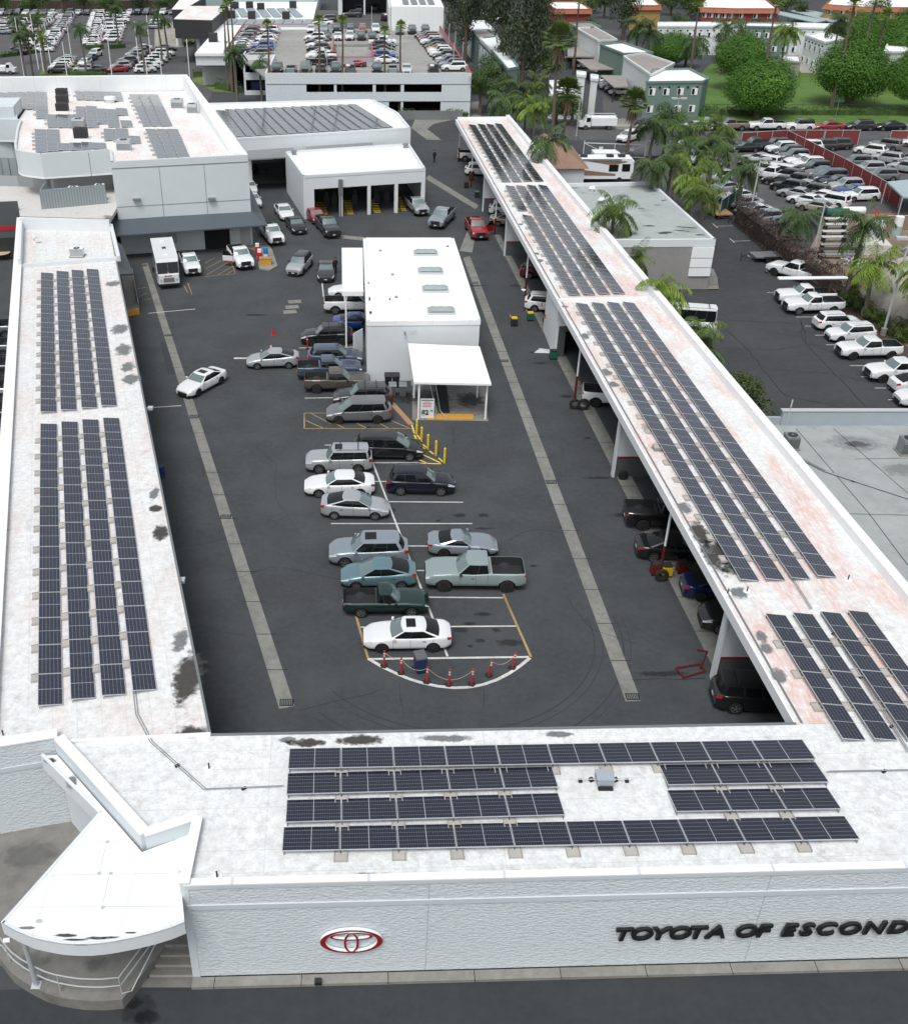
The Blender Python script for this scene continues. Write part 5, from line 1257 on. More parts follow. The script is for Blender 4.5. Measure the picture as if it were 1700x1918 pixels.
for (x,y),l in(((134,357),'white air conditioner behind the ribbed screen, left of two'),((184,352),'white air conditioner behind the ribbed screen, right of two')):
    q=lerp(sA,sB,(x-80)/121.);q=(q[0],q[1]+1.6);tag(acunit(1.0,.9,1.75).build('air_conditioner',['white_trim','dark_metal','concrete'],loc=(q[0],q[1],zL)),l,'air conditioner')
# dark sloping awnings
mb=MB()
def slab(mb,p,th=.15,m=0):
    mb.add(list(p)+[(x,y,z-th) for x,y,z in p],[(0,1,2,3),(7,6,5,4),(0,4,5,1),(1,5,6,2),(2,6,7,3),(3,7,4,0)],m)
A0=(A[0]+.05,A[1]-.2);B0=lerp(A,B,.955)
w1=(B0[0]-1.5,B0[1]-.2)
tip=P(501,421,3.1);ll=P(209,442,3.1)
slab(mb,[(*ll,3.1),(*tip,3.1),(*A0,4.0),(*w1,4.0)])
s1=(bk[0]*.35+A[0]*.65+.3,A[1]+16);slab(mb,[(*tip,3.1),(tip[0]-4.0,s1[1],3.1),(*s1,4.0),(*A0,4.0)])
bb.part('awning',mb,'awning_grey')
mb=MB();fx=lambda px:lerp(B,A,(px-208)/262.)
a,b=fx(373),fx(424);mb.wall(b,a,0,3.0,.1,0,.0);bb.part('doorway',mb,'dark_void')
for p_,q_,z0_,z1_ in((445,466,0,2.3),(300,318,.9,3.)): bb.part('door',MB().wall(fx(q_),fx(p_),z0_,z1_,.08),'shade_wall')
mb=MB();a,b=fx(427),fx(431);mb.wall(b,a,1.9,2.6,.12);bb.part('notice',mb,'yellow_paint')
# rooftop panels on the big building
gB='solar panel columns on the tall building roof';zb_=9.9
def col_(pt,pb,n,label,w=1.5,sh=(2,0)):
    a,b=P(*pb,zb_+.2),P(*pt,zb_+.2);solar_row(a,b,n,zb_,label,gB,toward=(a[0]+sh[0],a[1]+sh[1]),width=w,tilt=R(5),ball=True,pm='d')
for i,x in enumerate((242,260,278)): col_((x,176),(x+26,235),8,f'right-hand panel group behind the seam, {ordn(i)} column from the left',1.3)
for i,x in enumerate((272,293,313)): col_((x,241),(x+23-i,296-i),7,f'right-hand panel group in front of the seam, {ordn(i)} column from the left',1.3)
for i,(x,y0_,y1_) in enumerate(((-8,168,190),(14,168,190),(32,167,204),(50,167,204),(67,166,221))): col_((x,y0_),(x+1,y1_),max(2,int((y1_-y0_)/7.5)),f'back left panel group on the tall roof, {ordn(i)} column from the left',1.5)
for i,x in enumerate((140,157,174,191,208)): col_((x,170+i*.4),(x+4,186+i*.6),2,f'small back panel group beside the round vent, {ordn(i)} column from the left',1.4)
for i,(x,y0_,y1_) in enumerate(((87,214,238),(107,214,238),(127,214,238),(142,199,236),(161,198,238),(180,203,231),(200,204,237),(217,202,215),(225,225,237))): col_((x,y0_),(x+3,y1_),max(1,int((y1_-y0_)/6.5)),f'middle panel group on the tall roof, {ordn(i)} column from the left',1.4)
for i,(x,y0_,y1_) in enumerate(((65,242,284),(87,242,283),(108,268,281),(130,267,281),(152,266,280),(173,267,278),(194,241,262),(216,240,270),(238,254,268))): col_((x,y0_),(x+2,y1_),max(1,int((y1_-y0_)/7)),f'front panel group on the tall roof, {ordn(i)} column from the left',1.5)
for i,(x,y,l) in enumerate([(117,180,'rearmost of three stacked dark rooftop units on the tall roof'),(118,193,'middle of three stacked dark rooftop units on the tall roof'),(118,208,'front of three stacked dark rooftop units on the tall roof'),(149,238,'pale rooftop unit between the middle and front panel groups'),(153,259,'dark-sided rooftop unit in front of the pale one'),(234,282,'rooftop unit close to the front step of the tall roof'),(333,203,'rooftop unit near the right parapet, larger of two'),(361,212,'rooftop unit beside the right parapet, smaller of two')]):
    rooftop('rooftop_unit',l,'rooftop unit',x,y,zb_,acunit(1.5 if i not in(7,) else 1.2,1.1,1.0 if i<4 else 1.2),['steel_pale' if i not in(0,1,2,4) else 'dark_metal','dark_metal','white_trim'],'rooftop units on the tall building')
mb=MB();mb.tube([(0,0,0),(0,0,.4),(0,0,.45),(0,0,.75)],[.6,.6,.85,.75],16);rooftop('roof_ventilator','round white ventilator behind the middle panel group','ventilator',207,192,zb_,mb,['white_trim'])
# building at the left edge
q=P(-70,205,10.6);r_=P(33,207,10.6);s_=P(36,226,10.);lb=Bld('annex_building','white annex at the left frame edge with a dark sloping end','building',(-50,125))
a,b=P(-60,228,9.9),P(34,226,9.9)
mb=MB();mb.prism([a,b,(b[0]-1,b[1]+7),(a[0],a[1]+7)],0,9.9);mb.prism([(a[0],a[1]+.3),(b[0]-.4,b[1]+.3),(b[0]-1.2,b[1]+6.5),(a[0],a[1]+6.8)],9.9,11.5);lb.part('wall',mb,'panel_wall')
mb=MB();slab(mb,[(a[0],a[1]+.05,9.95),(b[0],b[1]+.05,9.95),(b[0]-.6,b[1]+1.6,11.6),(a[0],a[1]+1.6,11.6)]);lb.part('sloping_panel',mb,'louver')
# patio tables
for (x,y),l in(((6,459),'round tan patio table under the red-striped wall, farther one'),((4,473),'round tan patio table under the red-striped wall, nearer one')):
    q=P(x,y,.75);t=thing('patio_table',l,'table',(q[0],q[1],0));MB().cyl(0,0,.72,.76,.9,20).build('table_top','wood_table',t);MB().cyl(0,0,0,.72,.06,8).build('leg','dark_metal',t)
    for k in range(3):
        a=k*2.1;MB().ob(1.1*math.cos(a),1.1*math.sin(a),.40,.8,.3,.05,a+1.57).build('bench','dark_metal',t)
# ------------------------------------------------------------------ service building with the panelled roof
def hgt(bx,by,ty,tx=None):
    b=P(bx,by);u=((tx or bx)-CX)/F_PX;v=(ty-CY)/F_PX;return HC+b[1]/(_c-v*_s)*(-_s-v*_c)
fb=P(466,344);zS=7.0
sb=Bld('service_building','white service building with a full roof of grey panels and two long bays','building',(-5,160))
f0,f1=P(400,262,zS),P(769,239,zS);k0,k1,k2=P(380,193,zS),P(697,185,zS),P(745,210,zS)
f0=(f0[0],f0[1]);mb=MB()
rp=[f0,f1,k2,k1,k0];sb.part('roof',MB().prism(rp,6.7,zS-.25),'roof_clean')
g=lambda px:(lerp(f0,f1,(px-400)/369.))
mb=MB()
def fwall(mb,p0,p1,z0,z1,m=0): mb.wall(g(p0),g(p1),z0,z1,.3,m,.15)
fwall(mb,400,769,4.9,zS);fwall(mb,544,572,0,4.9);fwall(mb,694,769,0,4.9);fwall(mb,400,466,0,4.9)
mb.wall(f1,k2,0,zS,.3,0,.15);mb.wall(k2,k1,0,zS,.3,0,.15);mb.wall(k1,k0,0,zS,.3,0,.15);sb.part('wall',mb,'white_wall')
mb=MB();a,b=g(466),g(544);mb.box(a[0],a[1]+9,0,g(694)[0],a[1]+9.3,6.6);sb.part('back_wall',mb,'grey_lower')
mb=MB();a,b=g(460),g(544)
slab(mb,[(a[0],a[1]-1.6,4.6),(b[0],b[1]-1.6,4.6),(b[0],b[1],5.4),(a[0],a[1],5.4)]);a,b=g(569),g(695);slab(mb,[(a[0],a[1]-1.6,4.6),(b[0],b[1]-1.6,4.6),(b[0],b[1],5.4),(a[0],a[1],5.4)]);sb.part('bay_awning',mb,'metal_grey')
mb=MB();a,b=g(466),g(543);mb.wall(a,b,3.6,4.9,.1,0,.5);sb.part('rolled_door',mb,'dark_metal')
mb=MB();a,b=g(489),g(507);mb.wall(a,b,4.0,4.5,.1,0,.3);sb.part('bay_sign',mb,'white_trim')
sheet('bay_floor',[(P(466,345)[0],P(466,345)[1]),P(545,343),(P(545,343)[0],P(545,343)[1]+9),(P(466,345)[0]-2,P(466,345)[1]+9)],.02,'concrete_strip')
gS='solar panel columns on the service building roof'
for i in range(15):
    t=i/14;top=P(404+t*(650-404),206-t*10.5,zS-.1);bot=P(442+t*(718-442),256-t*17,zS-.1)
    if i in(0,): top=P(404,207,zS-.1)
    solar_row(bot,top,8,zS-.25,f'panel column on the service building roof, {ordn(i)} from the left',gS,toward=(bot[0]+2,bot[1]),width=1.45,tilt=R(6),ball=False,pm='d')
for x,y in((515,231),(553,242)): stain('roof_stain',x,y,.8,.35,0,zS+.22,'stain_light',sb.t,sb.o)
# ------------------------------------------------------------------ drive-through bay building
zq=5.3
a,b,c_,d=P(534,283,zq),P(567.5,329,zq),P(797,315,zq),P(766,268,zq)
qb=Bld('drive_through_building','small white building with four open drive-through bays','building',(0,133))
mb=MB();mb.prism([a,b,c_,d],4.9,zq-.3);qb.part('roof',mb,'roof_clean')
mb=MB();mb.wall(a,b,0,zq,.25,0,.13);mb.wall(c_,d,0,zq,.25,0,.13);h=lambda px:lerp(b,c_,(px-567.5)/229.5)
mb.wall(b,c_,3.6,zq,.3,0,.15)
for p0,p1 in((567.5,587),(634,640),(687,693),(738.5,745),(790,797)): mb.wall(h(p0),h(p1),0,3.6,.3,0,.15)
mb.wall(a,d,3.4,zq,.25,0,-.13)
for t0,t1 in((0,.1),(.26,.3),(.48,.52),(.7,.74),(.93,1)): mb.wall(lerp(a,d,t0),lerp(a,d,t1),0,3.4,.25,0,-.13)
qb.part('wall',mb,'white_wall')
mb=MB();mb.wall(h(632),h(640),2.6,4.6,.2,0,-.1);mb.tube([(h(636)[0],h(636)[1]-.2,0),(h(636)[0],h(636)[1]-.2,4.6)],.08,8);qb.part('downpipe',mb,'metal_grey')
for k,(p0,p1) in enumerate(((589,611),(643,660),(694,712),(748,762))):
    A_,B_=h(p0),h(p1);ug=(c_[0]-b[0],c_[1]-b[1]);mb=MB()
    for j in range(9): mb.ob((A_[0]+B_[0])/2-.0-j*.05,A_[1]+1.0+j*.75,.02,B_[0]-A_[0],.12,.05,-.07,0)
    mb.ob(A_[0]-.1,A_[1]+4,.02,.12,7.,.07,.1,1);mb.ob(B_[0],B_[1]+4,.02,.12,7.,.07,.1,1);qb.part('service_pit',mb,['yellow_paint','dark_metal'])
for k,px in enumerate((607,622,662,705,725)):
    q=h(px);t=thing('service_machine',f'dark upright machine inside the drive-through bays, {ordn(k)} from the left','machine',(q[0],q[1]+5,0),group='machines in the drive-through bays')
    MB().box(-.35,-.3,0,.35,.3,1.3).build('cabinet','dark_metal',t);MB().box(-.2,-.2,1.3,.2,.2,1.9).build('head','plastic_black',t)
for (x,y),l in(((551,290),'small round vent on the back left corner of the drive-through roof'),((759,277),'small box vent on the back right corner of the drive-through roof')): rooftop('roof_vent',l,'roof vent',x,y,zq-.3,MB().cyl(0,0,0,.4,.3,10).cyl(0,0,.4,.55,.4,10),['metal_grey'])
# ------------------------------------------------------------------ parking garage
zd=6.2;zp=7.1
def gp(px,py,z=zd): return P(px,py,z)
gl,gr=P(498,137,zp),P(883,137,zp)
pg=Bld('parking_garage','two-storey white parking garage with cars parked on its roof','parking garage',(0,220))
Lb,Rb=gp(456,54),gp(820,53);L1=gp(425,101);L2=gp(457,112);L3=gp(498,125)
hole=[gp(625,83),gp(695,83),gp(699,117),gp(623,117)]
deck=[(gl[0],gl[1]+.3),(gr[0]-.2,gr[1]+.3),Rb,Lb,L1,L2]
deckA=[(gl[0],gl[1]+.3),(hole[3][0],gl[1]+.3),hole[3],hole[0],(hole[0][0],Lb[1]),Lb,L1,L2]
deckB=[(hole[3][0]+.001,gl[1]+.3),(hole[2][0]-.001,gl[1]+.3),hole[2],hole[3]]
deckC=[(hole[2][0],gl[1]+.3),(gr[0]-.2,gr[1]+.3),Rb,(hole[1][0],Lb[1]),hole[1],hole[2]]
deckD=[(hole[0][0]+.001,Lb[1]),hole[0],hole[1],(hole[1][0]-.001,Lb[1])]
mb=MB()
for d_ in(deckA,deckB,deckC,deckD): mb.prism(d_,zd-.35,zd)
pg.part('roof_deck',mb,'deck')
mb=MB();slab(mb,[(*hole[3],3.4),(*hole[2],3.4),(*hole[1],zd-.4),(*hole[0],zd-.4)],.2);pg.part('ramp',mb,'deck')
mb=MB()
for i in(0,2,3):
    p0,p1=[(hole[3],hole[0]),(0,0),(hole[1],hole[2]),(hole[2],hole[3])][i];mb.wall(p0,p1,zd,zd+.9,.2,0);mb.wall(p0,p1,zd+.9,zd+1.0,.24,1)
pg.part('ramp_parapet',mb,['blue_grey_wall','rail_red'])
gx=lambda px,z=4:lerp(gl,gr,(px-498)/385.)
mb=MB()
def gw(a,b,z0,z1,m=0): mb.wall(gx(a),gx(b),z0,z1,.3,m,.15)
gw(498,883,5.35,zp);gw(498,883,2.55,4.0);gw(498,573,4.0,5.35);gw(625,630,4.0,5.35);gw(698,704,4.0,5.35);gw(751,757,4.0,5.35);gw(828,883,4.0,5.35)
gw(498,729,0,2.55);gw(751.5,756,0,2.55);gw(827,883,0,2.55);gw(729,751.5,0,.4);gw(756,827,0,.4);pg.part('front_wall',mb,'block_wall')
mb=MB();mb.wall(gx(498),gx(883),5.30,5.38,.05,0,-.03);mb.wall(gx(498),gx(883),2.50,2.58,.05,0,-.03);pg.part('course_line',mb,'gutter')
mb=MB();mb.wall((gr[0]-.15,gr[1]+.3),Rb,0,zp,.3,0);mb.wall(Rb,(16.,256.5),0,zd,.3,0);pg.part('side_wall',mb,'blue_grey_wall')
mb=MB();mb.wall((gr[0]-.15,gr[1]+.3),Rb,zp,zp+.12,.34);mb.wall(Lb,(hole[0][0],Lb[1]+.2),zd+.9,zd+1.0,.2);mb.wall(L1,Lb,zd+.9,zd+1.0,.2);mb.wall((P(748,54,zd)[0],Rb[1]+.3),Rb,zd+.9,zd+1.02,.2);pg.part('red_rail',mb,'rail_red')
mb=MB();mb.wall(Lb,(hole[0][0],Lb[1]+.2),zd,zd+.9,.15);mb.wall(L1,Lb,zd,zd+.9,.15);mb.wall((P(748,54,zd)[0],Rb[1]+.3),Rb,zd,zd+.9,.15);pg.part('deck_parapet',mb,'blue_grey_wall')
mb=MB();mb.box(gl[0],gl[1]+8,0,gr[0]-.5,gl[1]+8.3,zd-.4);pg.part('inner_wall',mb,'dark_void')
mb=MB();mb.box(gl[0],gl[1]+.35,2.6,gr[0]-.5,gl[1]+8,2.9);pg.part('lower_deck',mb,'deck')
# stair block at the left
sl,sr=P(457,112,zp+.3),P(498,112,zp+.3)
mb=MB();sx0,sx1=L2[0]-.2,gl[0]+.1;sy=L2[1]-.3
mb.box(sx0,sy,5.5,sx1,sy+.3,zp);mb.box(sx0,sy,2.7,sx1,sy+.3,4.0);mb.box(sx0,sy,0,sx1,sy+.3,.8)
for x in(sx0,sx1-.35): mb.box(x,sy+.02,0,x+.35,sy+.28,zp-.02)
mb.box(sx1-.3,gl[1]+.3,0,sx1,sy,zp-.01);mb.box(sx0,sy+.3,0,sx0+.25,sy+5,zp-.02);pg.part('stair_block',mb,'white_wall')
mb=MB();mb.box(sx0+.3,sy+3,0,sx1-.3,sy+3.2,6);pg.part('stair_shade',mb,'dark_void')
mb=MB();mb.box(sx0+1.2,sy+1.2,.8,sx1-.6,sy+1.4,2.2);tag(mb.build('blue_drums','bin_blue',org=(0,0,0)),'row of blue containers in the lower opening of the stair block','container')
for k,(px,py) in enumerate([(373,0),(404,0)]): pass
# lamp posts on the garage roof and its edge
def pole(px,py,h,label,z=0,heads=0,r=.09,name='light_pole',cat='light pole',mat='steel_pale',group=None,rz=0,base=True):
    x,y=P(px,py,z);t=thing(name,label,cat,(x,y,z),rz,group)
    MB().cyl(0,0,0,h,r,8,0,r*.65).build('pole',mat,t)
    if base: MB().cyl(0,0,0,.7,.28,12).build('base','concrete',t)
    for s in ([-1,1] if heads==2 else [-1] if heads==1 else []):
        mb=MB();mb.ob(s*.75,0,h-.12,1.0,.5,.24);mb.tube([(0,0,h-.02),(s*.35,0,h-.02)],.04,5);mb.build('lamp_head','steel_pale',t)
    return t
for k,(x,y,h) in enumerate([(505,97,4.2),(515,112,4.2),(526,60,3.5),(613,137,3.5),(633,112,4.2),(660,117,4.),(742,125,5.0),(733,100,4.8),(831,68,4.5),(840,90,4.5),(851,112,5.),(865,128,4.5),(848,131,4.5),(696,58,5.)]):
    pole(x,y,h,f'thin white pole on the garage roof, {ordn(k)} of fourteen',zd,0,.07,group='thin poles on the garage roof',base=False)
mb=MB();y0_=gl[1]-1.6;x0_=P(735,212)[0];
mb.box(0,0,0,11,.08,1.5,0);tag(mb.build('equipment_fence','metal_grey',loc=(P(745,214)[0],y0_-1,0)),'low grey mesh fence in front of the garage','fence')
# ------------------------------------------------------------------ buildings beyond the garage
zf=6.5
nb=Bld('far_showroom','far white low building with grey panels and rooftop units','building',(-40,290))
q=[P(365,100,zf),P(426,100,zf),P(456,54,zf),P(583,53,zf),P(600,-20,zf),P(470,-20,zf),P(430,8,zf),P(400,60,zf)]
nb.part('roof',MB().prism(q,zf-.5,zf),'roof_clean')
mb=MB();mb.prism(inset(q,.4),4.3,zf-.5);nb.part('fascia',mb,'white_wall');nb.part('wall',MB().prism(inset(q,4.5),0,4.3),'shade_wall')
q2=[P(326,36,9.),P(397,38,9.),P(428,12,9.),P(352,12,9.)]
mb=MB();mb.prism(q2,5.2,9.0,0);nb.part('dark_fascia',mb,'dark_metal')
nb.part('tent_roof',MB().prism([(x,y) for x,y in q2],9.0,9.1),'roof_big')
for px,py in((334,85),(341,83),(347,82),(365,78),(375,118)):
    x,y=P(px,py);nb.part('column',MB().cyl(x,y,0,6,.5,10),'white_wall')
q3=[P(322,18,8.5),P(345,18,8.5),P(385,-6,8.5),P(345,-10,8.5)];nb.part('rear_fascia',MB().prism(q3,4.5,8.5),'dark_metal')
nb.part('rear_roof',MB().prism(q3,8.5,8.6),'roof_clean')
q4=[P(343,-16,9),P(590,-16,9),P(600,-50,9),P(343,-50,9)];nb.part('upper_hall',MB().prism(q4,0,10.),'carport_blue')
for k in range(9):
    x=430+k*18;a_,b_=P(x,46,zf+.1),P(x+7,38,zf+.1);mb=MB();mb.wall(a_,(a_[0]+.2,a_[1]+8),zf+.1,zf+.3,1.9)
    tag(mb.build('solar_panel_row','louver',org=(a_[0],a_[1],0),loc=(a_[0],a_[1],0)),f'far panel strip beside the garage roof, {ordn(k)} from the left','solar panels','far panel strips beyond the garage')
for k in range(8):
    x=420+k*20;a_=P(x,32,zf+.1);mb=MB();mb.wall(a_,(a_[0]-3,a_[1]+16),zf+.1,zf+.35,1.9)
    tag(mb.build('solar_panel_row','louver',org=(a_[0],a_[1],0),loc=(a_[0],a_[1],0)),f'far panel strip behind the palms, {ordn(k)} from the left','solar panels','far panel strips beyond the garage')
for k,(x,y) in enumerate([(434,31),(441,14),(468,13),(472,32),(489,16),(536,33),(549,12),(400,75)]): rooftop('rooftop_unit',f'dark unit on the far white roof, {ordn(k)} from the left','rooftop unit',x,y+4,zf,acunit(1.7,1.7,1.7),['dark_metal','dark_metal','white_trim'],'dark units on the far white roof')
rb_=Bld('far_service_building','far white building with dark open bays behind the garage','building',(0,310))
a_,b_=P(641,28,zd),P(724,28,zd);mb=MB();yy=a_[1]
mb.box(a_[0]-1,yy,zd+4.6,b_[0]+1,yy+14,zd+5.6,0);mb.box(a_[0]-1,yy+.5,0,a_[0],yy+14,zd+4.6,0);mb.box(b_[0],yy-28,0,b_[0]+.4,yy+14,zd+4.6,0);mb.box((a_[0]+b_[0])/2-.2,yy+.3,zd,(a_[0]+b_[0])/2+.2,yy+.7,zd+4.6,0);rb_.part('wall',mb,'white_wall')
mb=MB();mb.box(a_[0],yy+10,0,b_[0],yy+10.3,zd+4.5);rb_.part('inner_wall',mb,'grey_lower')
mb=MB();mb.prism([(b_[0]+.5,yy-28),(b_[0]+12,yy-29),(b_[0]+12.5,yy+30),(b_[0]+.5,yy+30)],0,zd+4.8);rb_.part('side_wing',mb,'roof_clean')
for k in range(4): mb=MB();mb.box(b_[0]+3.2+k*1.9,yy-25,zd+4.9,b_[0]+4.5+k*1.9,yy+26,zd+5.05);rb_.part('panel_strip',mb,'metal_grey')
S(MB().prism([(P(583,53,zd)[0],Lb[1]+.05),(Rb[0],Rb[1]+.05),(b_[0]+.3,yy+10),(a_[0]-8,yy+10)],zd-.4,zd-.01).build('upper_yard','asphalt_old'))
# ------------------------------------------------------------------ tan building right of the bays
tb=Bld('workshop_building','low grey stucco building with weathered pale roof and white corner panel','building',(30,112))
b1,c1,d1=P(1220,340,5.3),P(1340,448,5.3),P(1040,343,5.3);x0=outer(105)+.3
poly=[(x0,c1[1]-.3),c1,b1,(x0-.8,d1[1])]
tb.part('roof',MB().prism(poly,4.6,4.95),'roof_grey')
mb=MB()
for i in range(4): mb.wall(poly[i],poly[(i+1)%4],0,4.6,.2,0,.12 if 1 else 0)
tb.part('wall',mb,'stucco_grey')
mb=MB()
for i in range(4): mb.wall(poly[i],poly[(i+1)%4],4.55,5.3,.3,0,.13)
tb.part('parapet',mb,'white_wall')
mb=MB();xa=P(1275,480,2.5)[0];mb.box(xa,c1[1]-.16,1.5,c1[0]-.02,c1[1]+.1,4.5,0);mb.box(xa,c1[1]-.18,3.4,c1[0],c1[1],3.44,1);mb.box(xa,c1[1]-.18,2.4,c1[0],c1[1],2.44,1);tb.part('white_panel',mb,['white_clean','gutter'])
for x,y,rx,ry,a in[(1245,436,.9,.5,.3),(1275,432,1.0,.2,-.3),(1215,423,.7,.3,0),(1232,384,.6,.15,0),(1243,375,.4,.2,.5),(1290,426,1.6,.2,-.25),(1310,440,.6,.25,0),(1065,352,1.4,.2,0),(1200,390,.5,.2,0)]: stain('roof_stain',x,y,rx,ry,a,4.956,'stain_black',tb.t,tb.o)
for (x,y),l in(((1108,358),'small white vent on the weathered roof, farther one'),((1126,380),'small white vent on the weathered roof, nearer one')): rooftop('roof_vent',l,'roof vent',x,y,4.95,MB().tube([(0,0,0),(0,0,.3),(0,0,.35),(0,0,.55)],[.2,.2,.42,.3],12),['white_trim'])
# grey roofed building lower right
zg=4.2
gb=Bld('neighbour_building','flat grey roofed building at the right edge below the parking lot','building',(40,45))
a,b=P(1465,768,5.3),P(1760,768,5.3);x0=outer(60)+.35
gb.part('roof',MB().prism([(outer(20)+.3,20),(70,20),(70,a[1]),(outer(a[1])+.35,a[1]-.0)],0,zg),'roof_grey2')
mb=MB();mb.box(a[0],a[1]-.2,zg,70,a[1]+.1,5.3,0);mb.box(P(1420,795,4.75)[0],a[1]-.1,zg,a[0],a[1]+.15,4.75,0);gb.part('parapet',mb,'blue_grey_wall')
mb=MB();mb.box(a[0]-.1,a[1]-.26,5.3,70,a[1]+.16,5.36);gb.part('coping',mb,'steel_pale')
mb=MB()
for (p,q) in(((1490,803),(1625,960)),((1560,803),(1700,925)),((1480,960),(1700,965)),((1600,860),(1700,858)),((1625,960),(1700,1060))):
    A_,B_=P(*p,zg),P(*q,zg);mb.flat(_seg(A_,B_,.05),zg+.006)
gb.part('roof_seam',mb,'tar')
for x,y,rx,ry,m in((1605,832,.9,.5,'stain_oil'),(1600,830,2.0,1.2,'stain_light'),(1690,880,1.5,.9,'stain_light')): stain('roof_stain',x,y,rx,ry,0,zg+.01,m,gb.t,gb.o)
rooftop('air_conditioner','grey air conditioner on the grey roof, nearer the service bays','air conditioner',1478,838,zg,acunit(.85,.85,.95),['metal_grey','dark_metal','concrete'])
rooftop('air_conditioner','grey air conditioner on the grey roof at the right frame edge','air conditioner',1694,848,zg,acunit(.95,.9,1.1),['metal_grey','dark_metal','concrete'])
conduit('roof_pipe',[(1462,843),(1545,885),(1760,955)],zg,'white pipe crossing the grey roof on small blocks',2.4,.04,True,None)
mb=MB();mb.cyl(0,0,0,1.4,.03,6);mb.cyl(0,0,1.4,1.9,.05,6);q=P(1470,790,5.0);tag(mb.build('antenna_mast','steel_pale',loc=(q[0],q[1]-.3,4.9)),'thin white mast on the grey building parapet','mast')
rooftop('vent_pipe','white vent pipe near the corner of the grey roof','vent pipe',1440,816,zg,vent(),['white_clean','steel_pale'],'roof vent pipes')
# ------------------------------------------------------------------ brown-roofed house, gate, street things
t=Bld('small_house','small white building with a brown shingle roof behind the palms','house',(26,150))
a,b,c_,d=P(1040,312,3.4),P(1098,316,3.4),P(1062,258,5.8),P(1030,255,5.8)
mb=MB();x1=b[0];y1=a[1];mb.box(22.4,y1,0,x1,y1+12,3.2);t.part('wall',mb,'white_wall')
mb=MB();mb.add([(22.2,y1-.4,3.2),(x1+.5,y1-.4,3.2),(x1+.5,y1+12.4,3.2),(22.2,y1+12.4,3.2),(24.,y1+6,6.4)],[(0,1,4),(1,2,4),(2,3,4),(3,0,4),(0,3,2,1)]);t.part('roof',mb,'shingle')
ga,gb_=P(1091,294),P(1206,298)
t=thing('sliding_gate','long white gate with two diagonal braces across the lot entrance','gate',(ga[0],ga[1],0),math.atan2(gb_[1]-ga[1],gb_[0]-ga[0]));l=math.dist(ga,gb_)
mb=MB()
for z in(.15,2.0): mb.box(0,-.05,z,l,.05,z+.1)
mb.build('gate_rail','white_trim',t)
for k in range(3): MB().box(k*l/2-.05,-.05,.1,k*l/2+.05,.05,2.4 if k!=1 else 2.0).build('gate_post','white_trim',t)
MB().tube([(0,0,2.),(l/2,0,.2),(l,0,2.)],.045,5).build('brace','white_trim',t)
for s in(.28,.78): MB().box(l*s-.3,-.07,1.1,l*s+.3,-.05,1.6).build('notice','white_trim',t)
q=P(1206,292);q2=P(1250,290);mb=MB();mb.wall((0,0),(q2[0]-q[0],q2[1]-q[1]),0,2.2,.3);tag(mb.build('entrance_wall','white_wall',loc=(q[0],q[1],0)),'low white wall right of the lot gate','wall')
# red screened fences
def fence(pts,h,mat,label,name='screen_fence',z=0,every=3.0,post='steel_pale'):
    q=[P(*p) for p in pts];t=thing(name,label,'fence',(q[0][0],q[0][1],0))
    for a,b in zip(q,q[1:]):
        mb=MB();mb.wall((a[0]-q[0][0],a[1]-q[0][1]),(b[0]-q[0][0],b[1]-q[0][1]),.05,h-.06,.05);mb.build('screen','%s'%mat,t)
        n=max(1,round(math.dist(a,b)/every));mb=MB()
        for k in range(n+1):
            p=lerp(a,b,k/n);MB().cyl(0,0,0,h+.1,.045,6).build('post',post,t,loc=(p[0]-q[0][0],p[1]-q[0][1]-.05,0))
        mb.tube([(a[0]-q[0][0],a[1]-q[0][1]-.04,h),(b[0]-q[0][0],b[1]-q[0][1]-.04,h)],.04,5);mb.build('top_rail',post,t)
    return t
fence([(1385,276),(1469,271)],2.2,'fence_red','red screened fence along the street behind the parked cars')
fence([(1469,271),(1575,327),(1680,389)],2.2,'fence_red','long red screened fence running diagonally between the two lots')
fence([(1471,271),(1538,271)],2.2,'fence_red','red screened fence panel left of the open gate gap')
fence([(1540,271),(1604,271)],2.2,'fence_red','red screened gate leaf standing beside the open gap')
fence([(1662,272),(1760,273)],2.2,'fence_red','red screened fence at the right edge by the street')
fence([(1345,408),(1385,380)],2.2,'fence_green','dark green screened fence behind the brown hedge')
fence([(1655,432),(1760,430)],1.8,'fence_brown','brown board fence behind the storage yard')
# street lamp poles
pole(1399,424,8.,'tall double-headed lamp post in front of the parked rows',0,2,.12)
pole(1513,515,8.,'tall single-headed lamp post rising from the brown hedge',0,1,.12)
pole(1652,628,9.2,'tall single-headed lamp post between the clipped round shrubs',0,1,.12)
pole(1327,330,7.,'double-headed lamp post half hidden by palms',0,2,.1)
pole(1078,262,7.5,'tall white lamp post beside the street',0,1,.09)
pole(1262,244,5,'short lamp post behind the palms near the street',0,2,.09)
for k,(x,y,h) in enumerate([(47,148,11.5),(73,130,11),(82,133,7),(96,125,9),(127,148,7),(135,112,8.),(211,148,10.5),(261,125,9),(283,110,9),(277,149,4),(304,149,5),(357,160,8.5)]):
    pole(x,y,h,f'tall white pole at the upper left car lot, {ordn(k)} from the left',0,0,.11,group='white poles at the upper left lot',mat='white_trim',base=False)
q=P(1320,240);mb=MB();mb.box(-.4,-.05,0,.4,.05,1.8);tag(mb.build('utility_box','carport_blue',loc=(q[0],q[1],0)),'small green-grey box on the grass strip behind the street cars','utility box')
t=thing('street_sign','green street sign above the grass at the right','street sign',(*P(1563,222),0));MB().cyl(0,0,0,3.2,.05,6).build('post','metal_grey',t);MB().box(-.8,-.02,2.7,.9,.02,3.1).build('sign_plate','green_plastic',t)
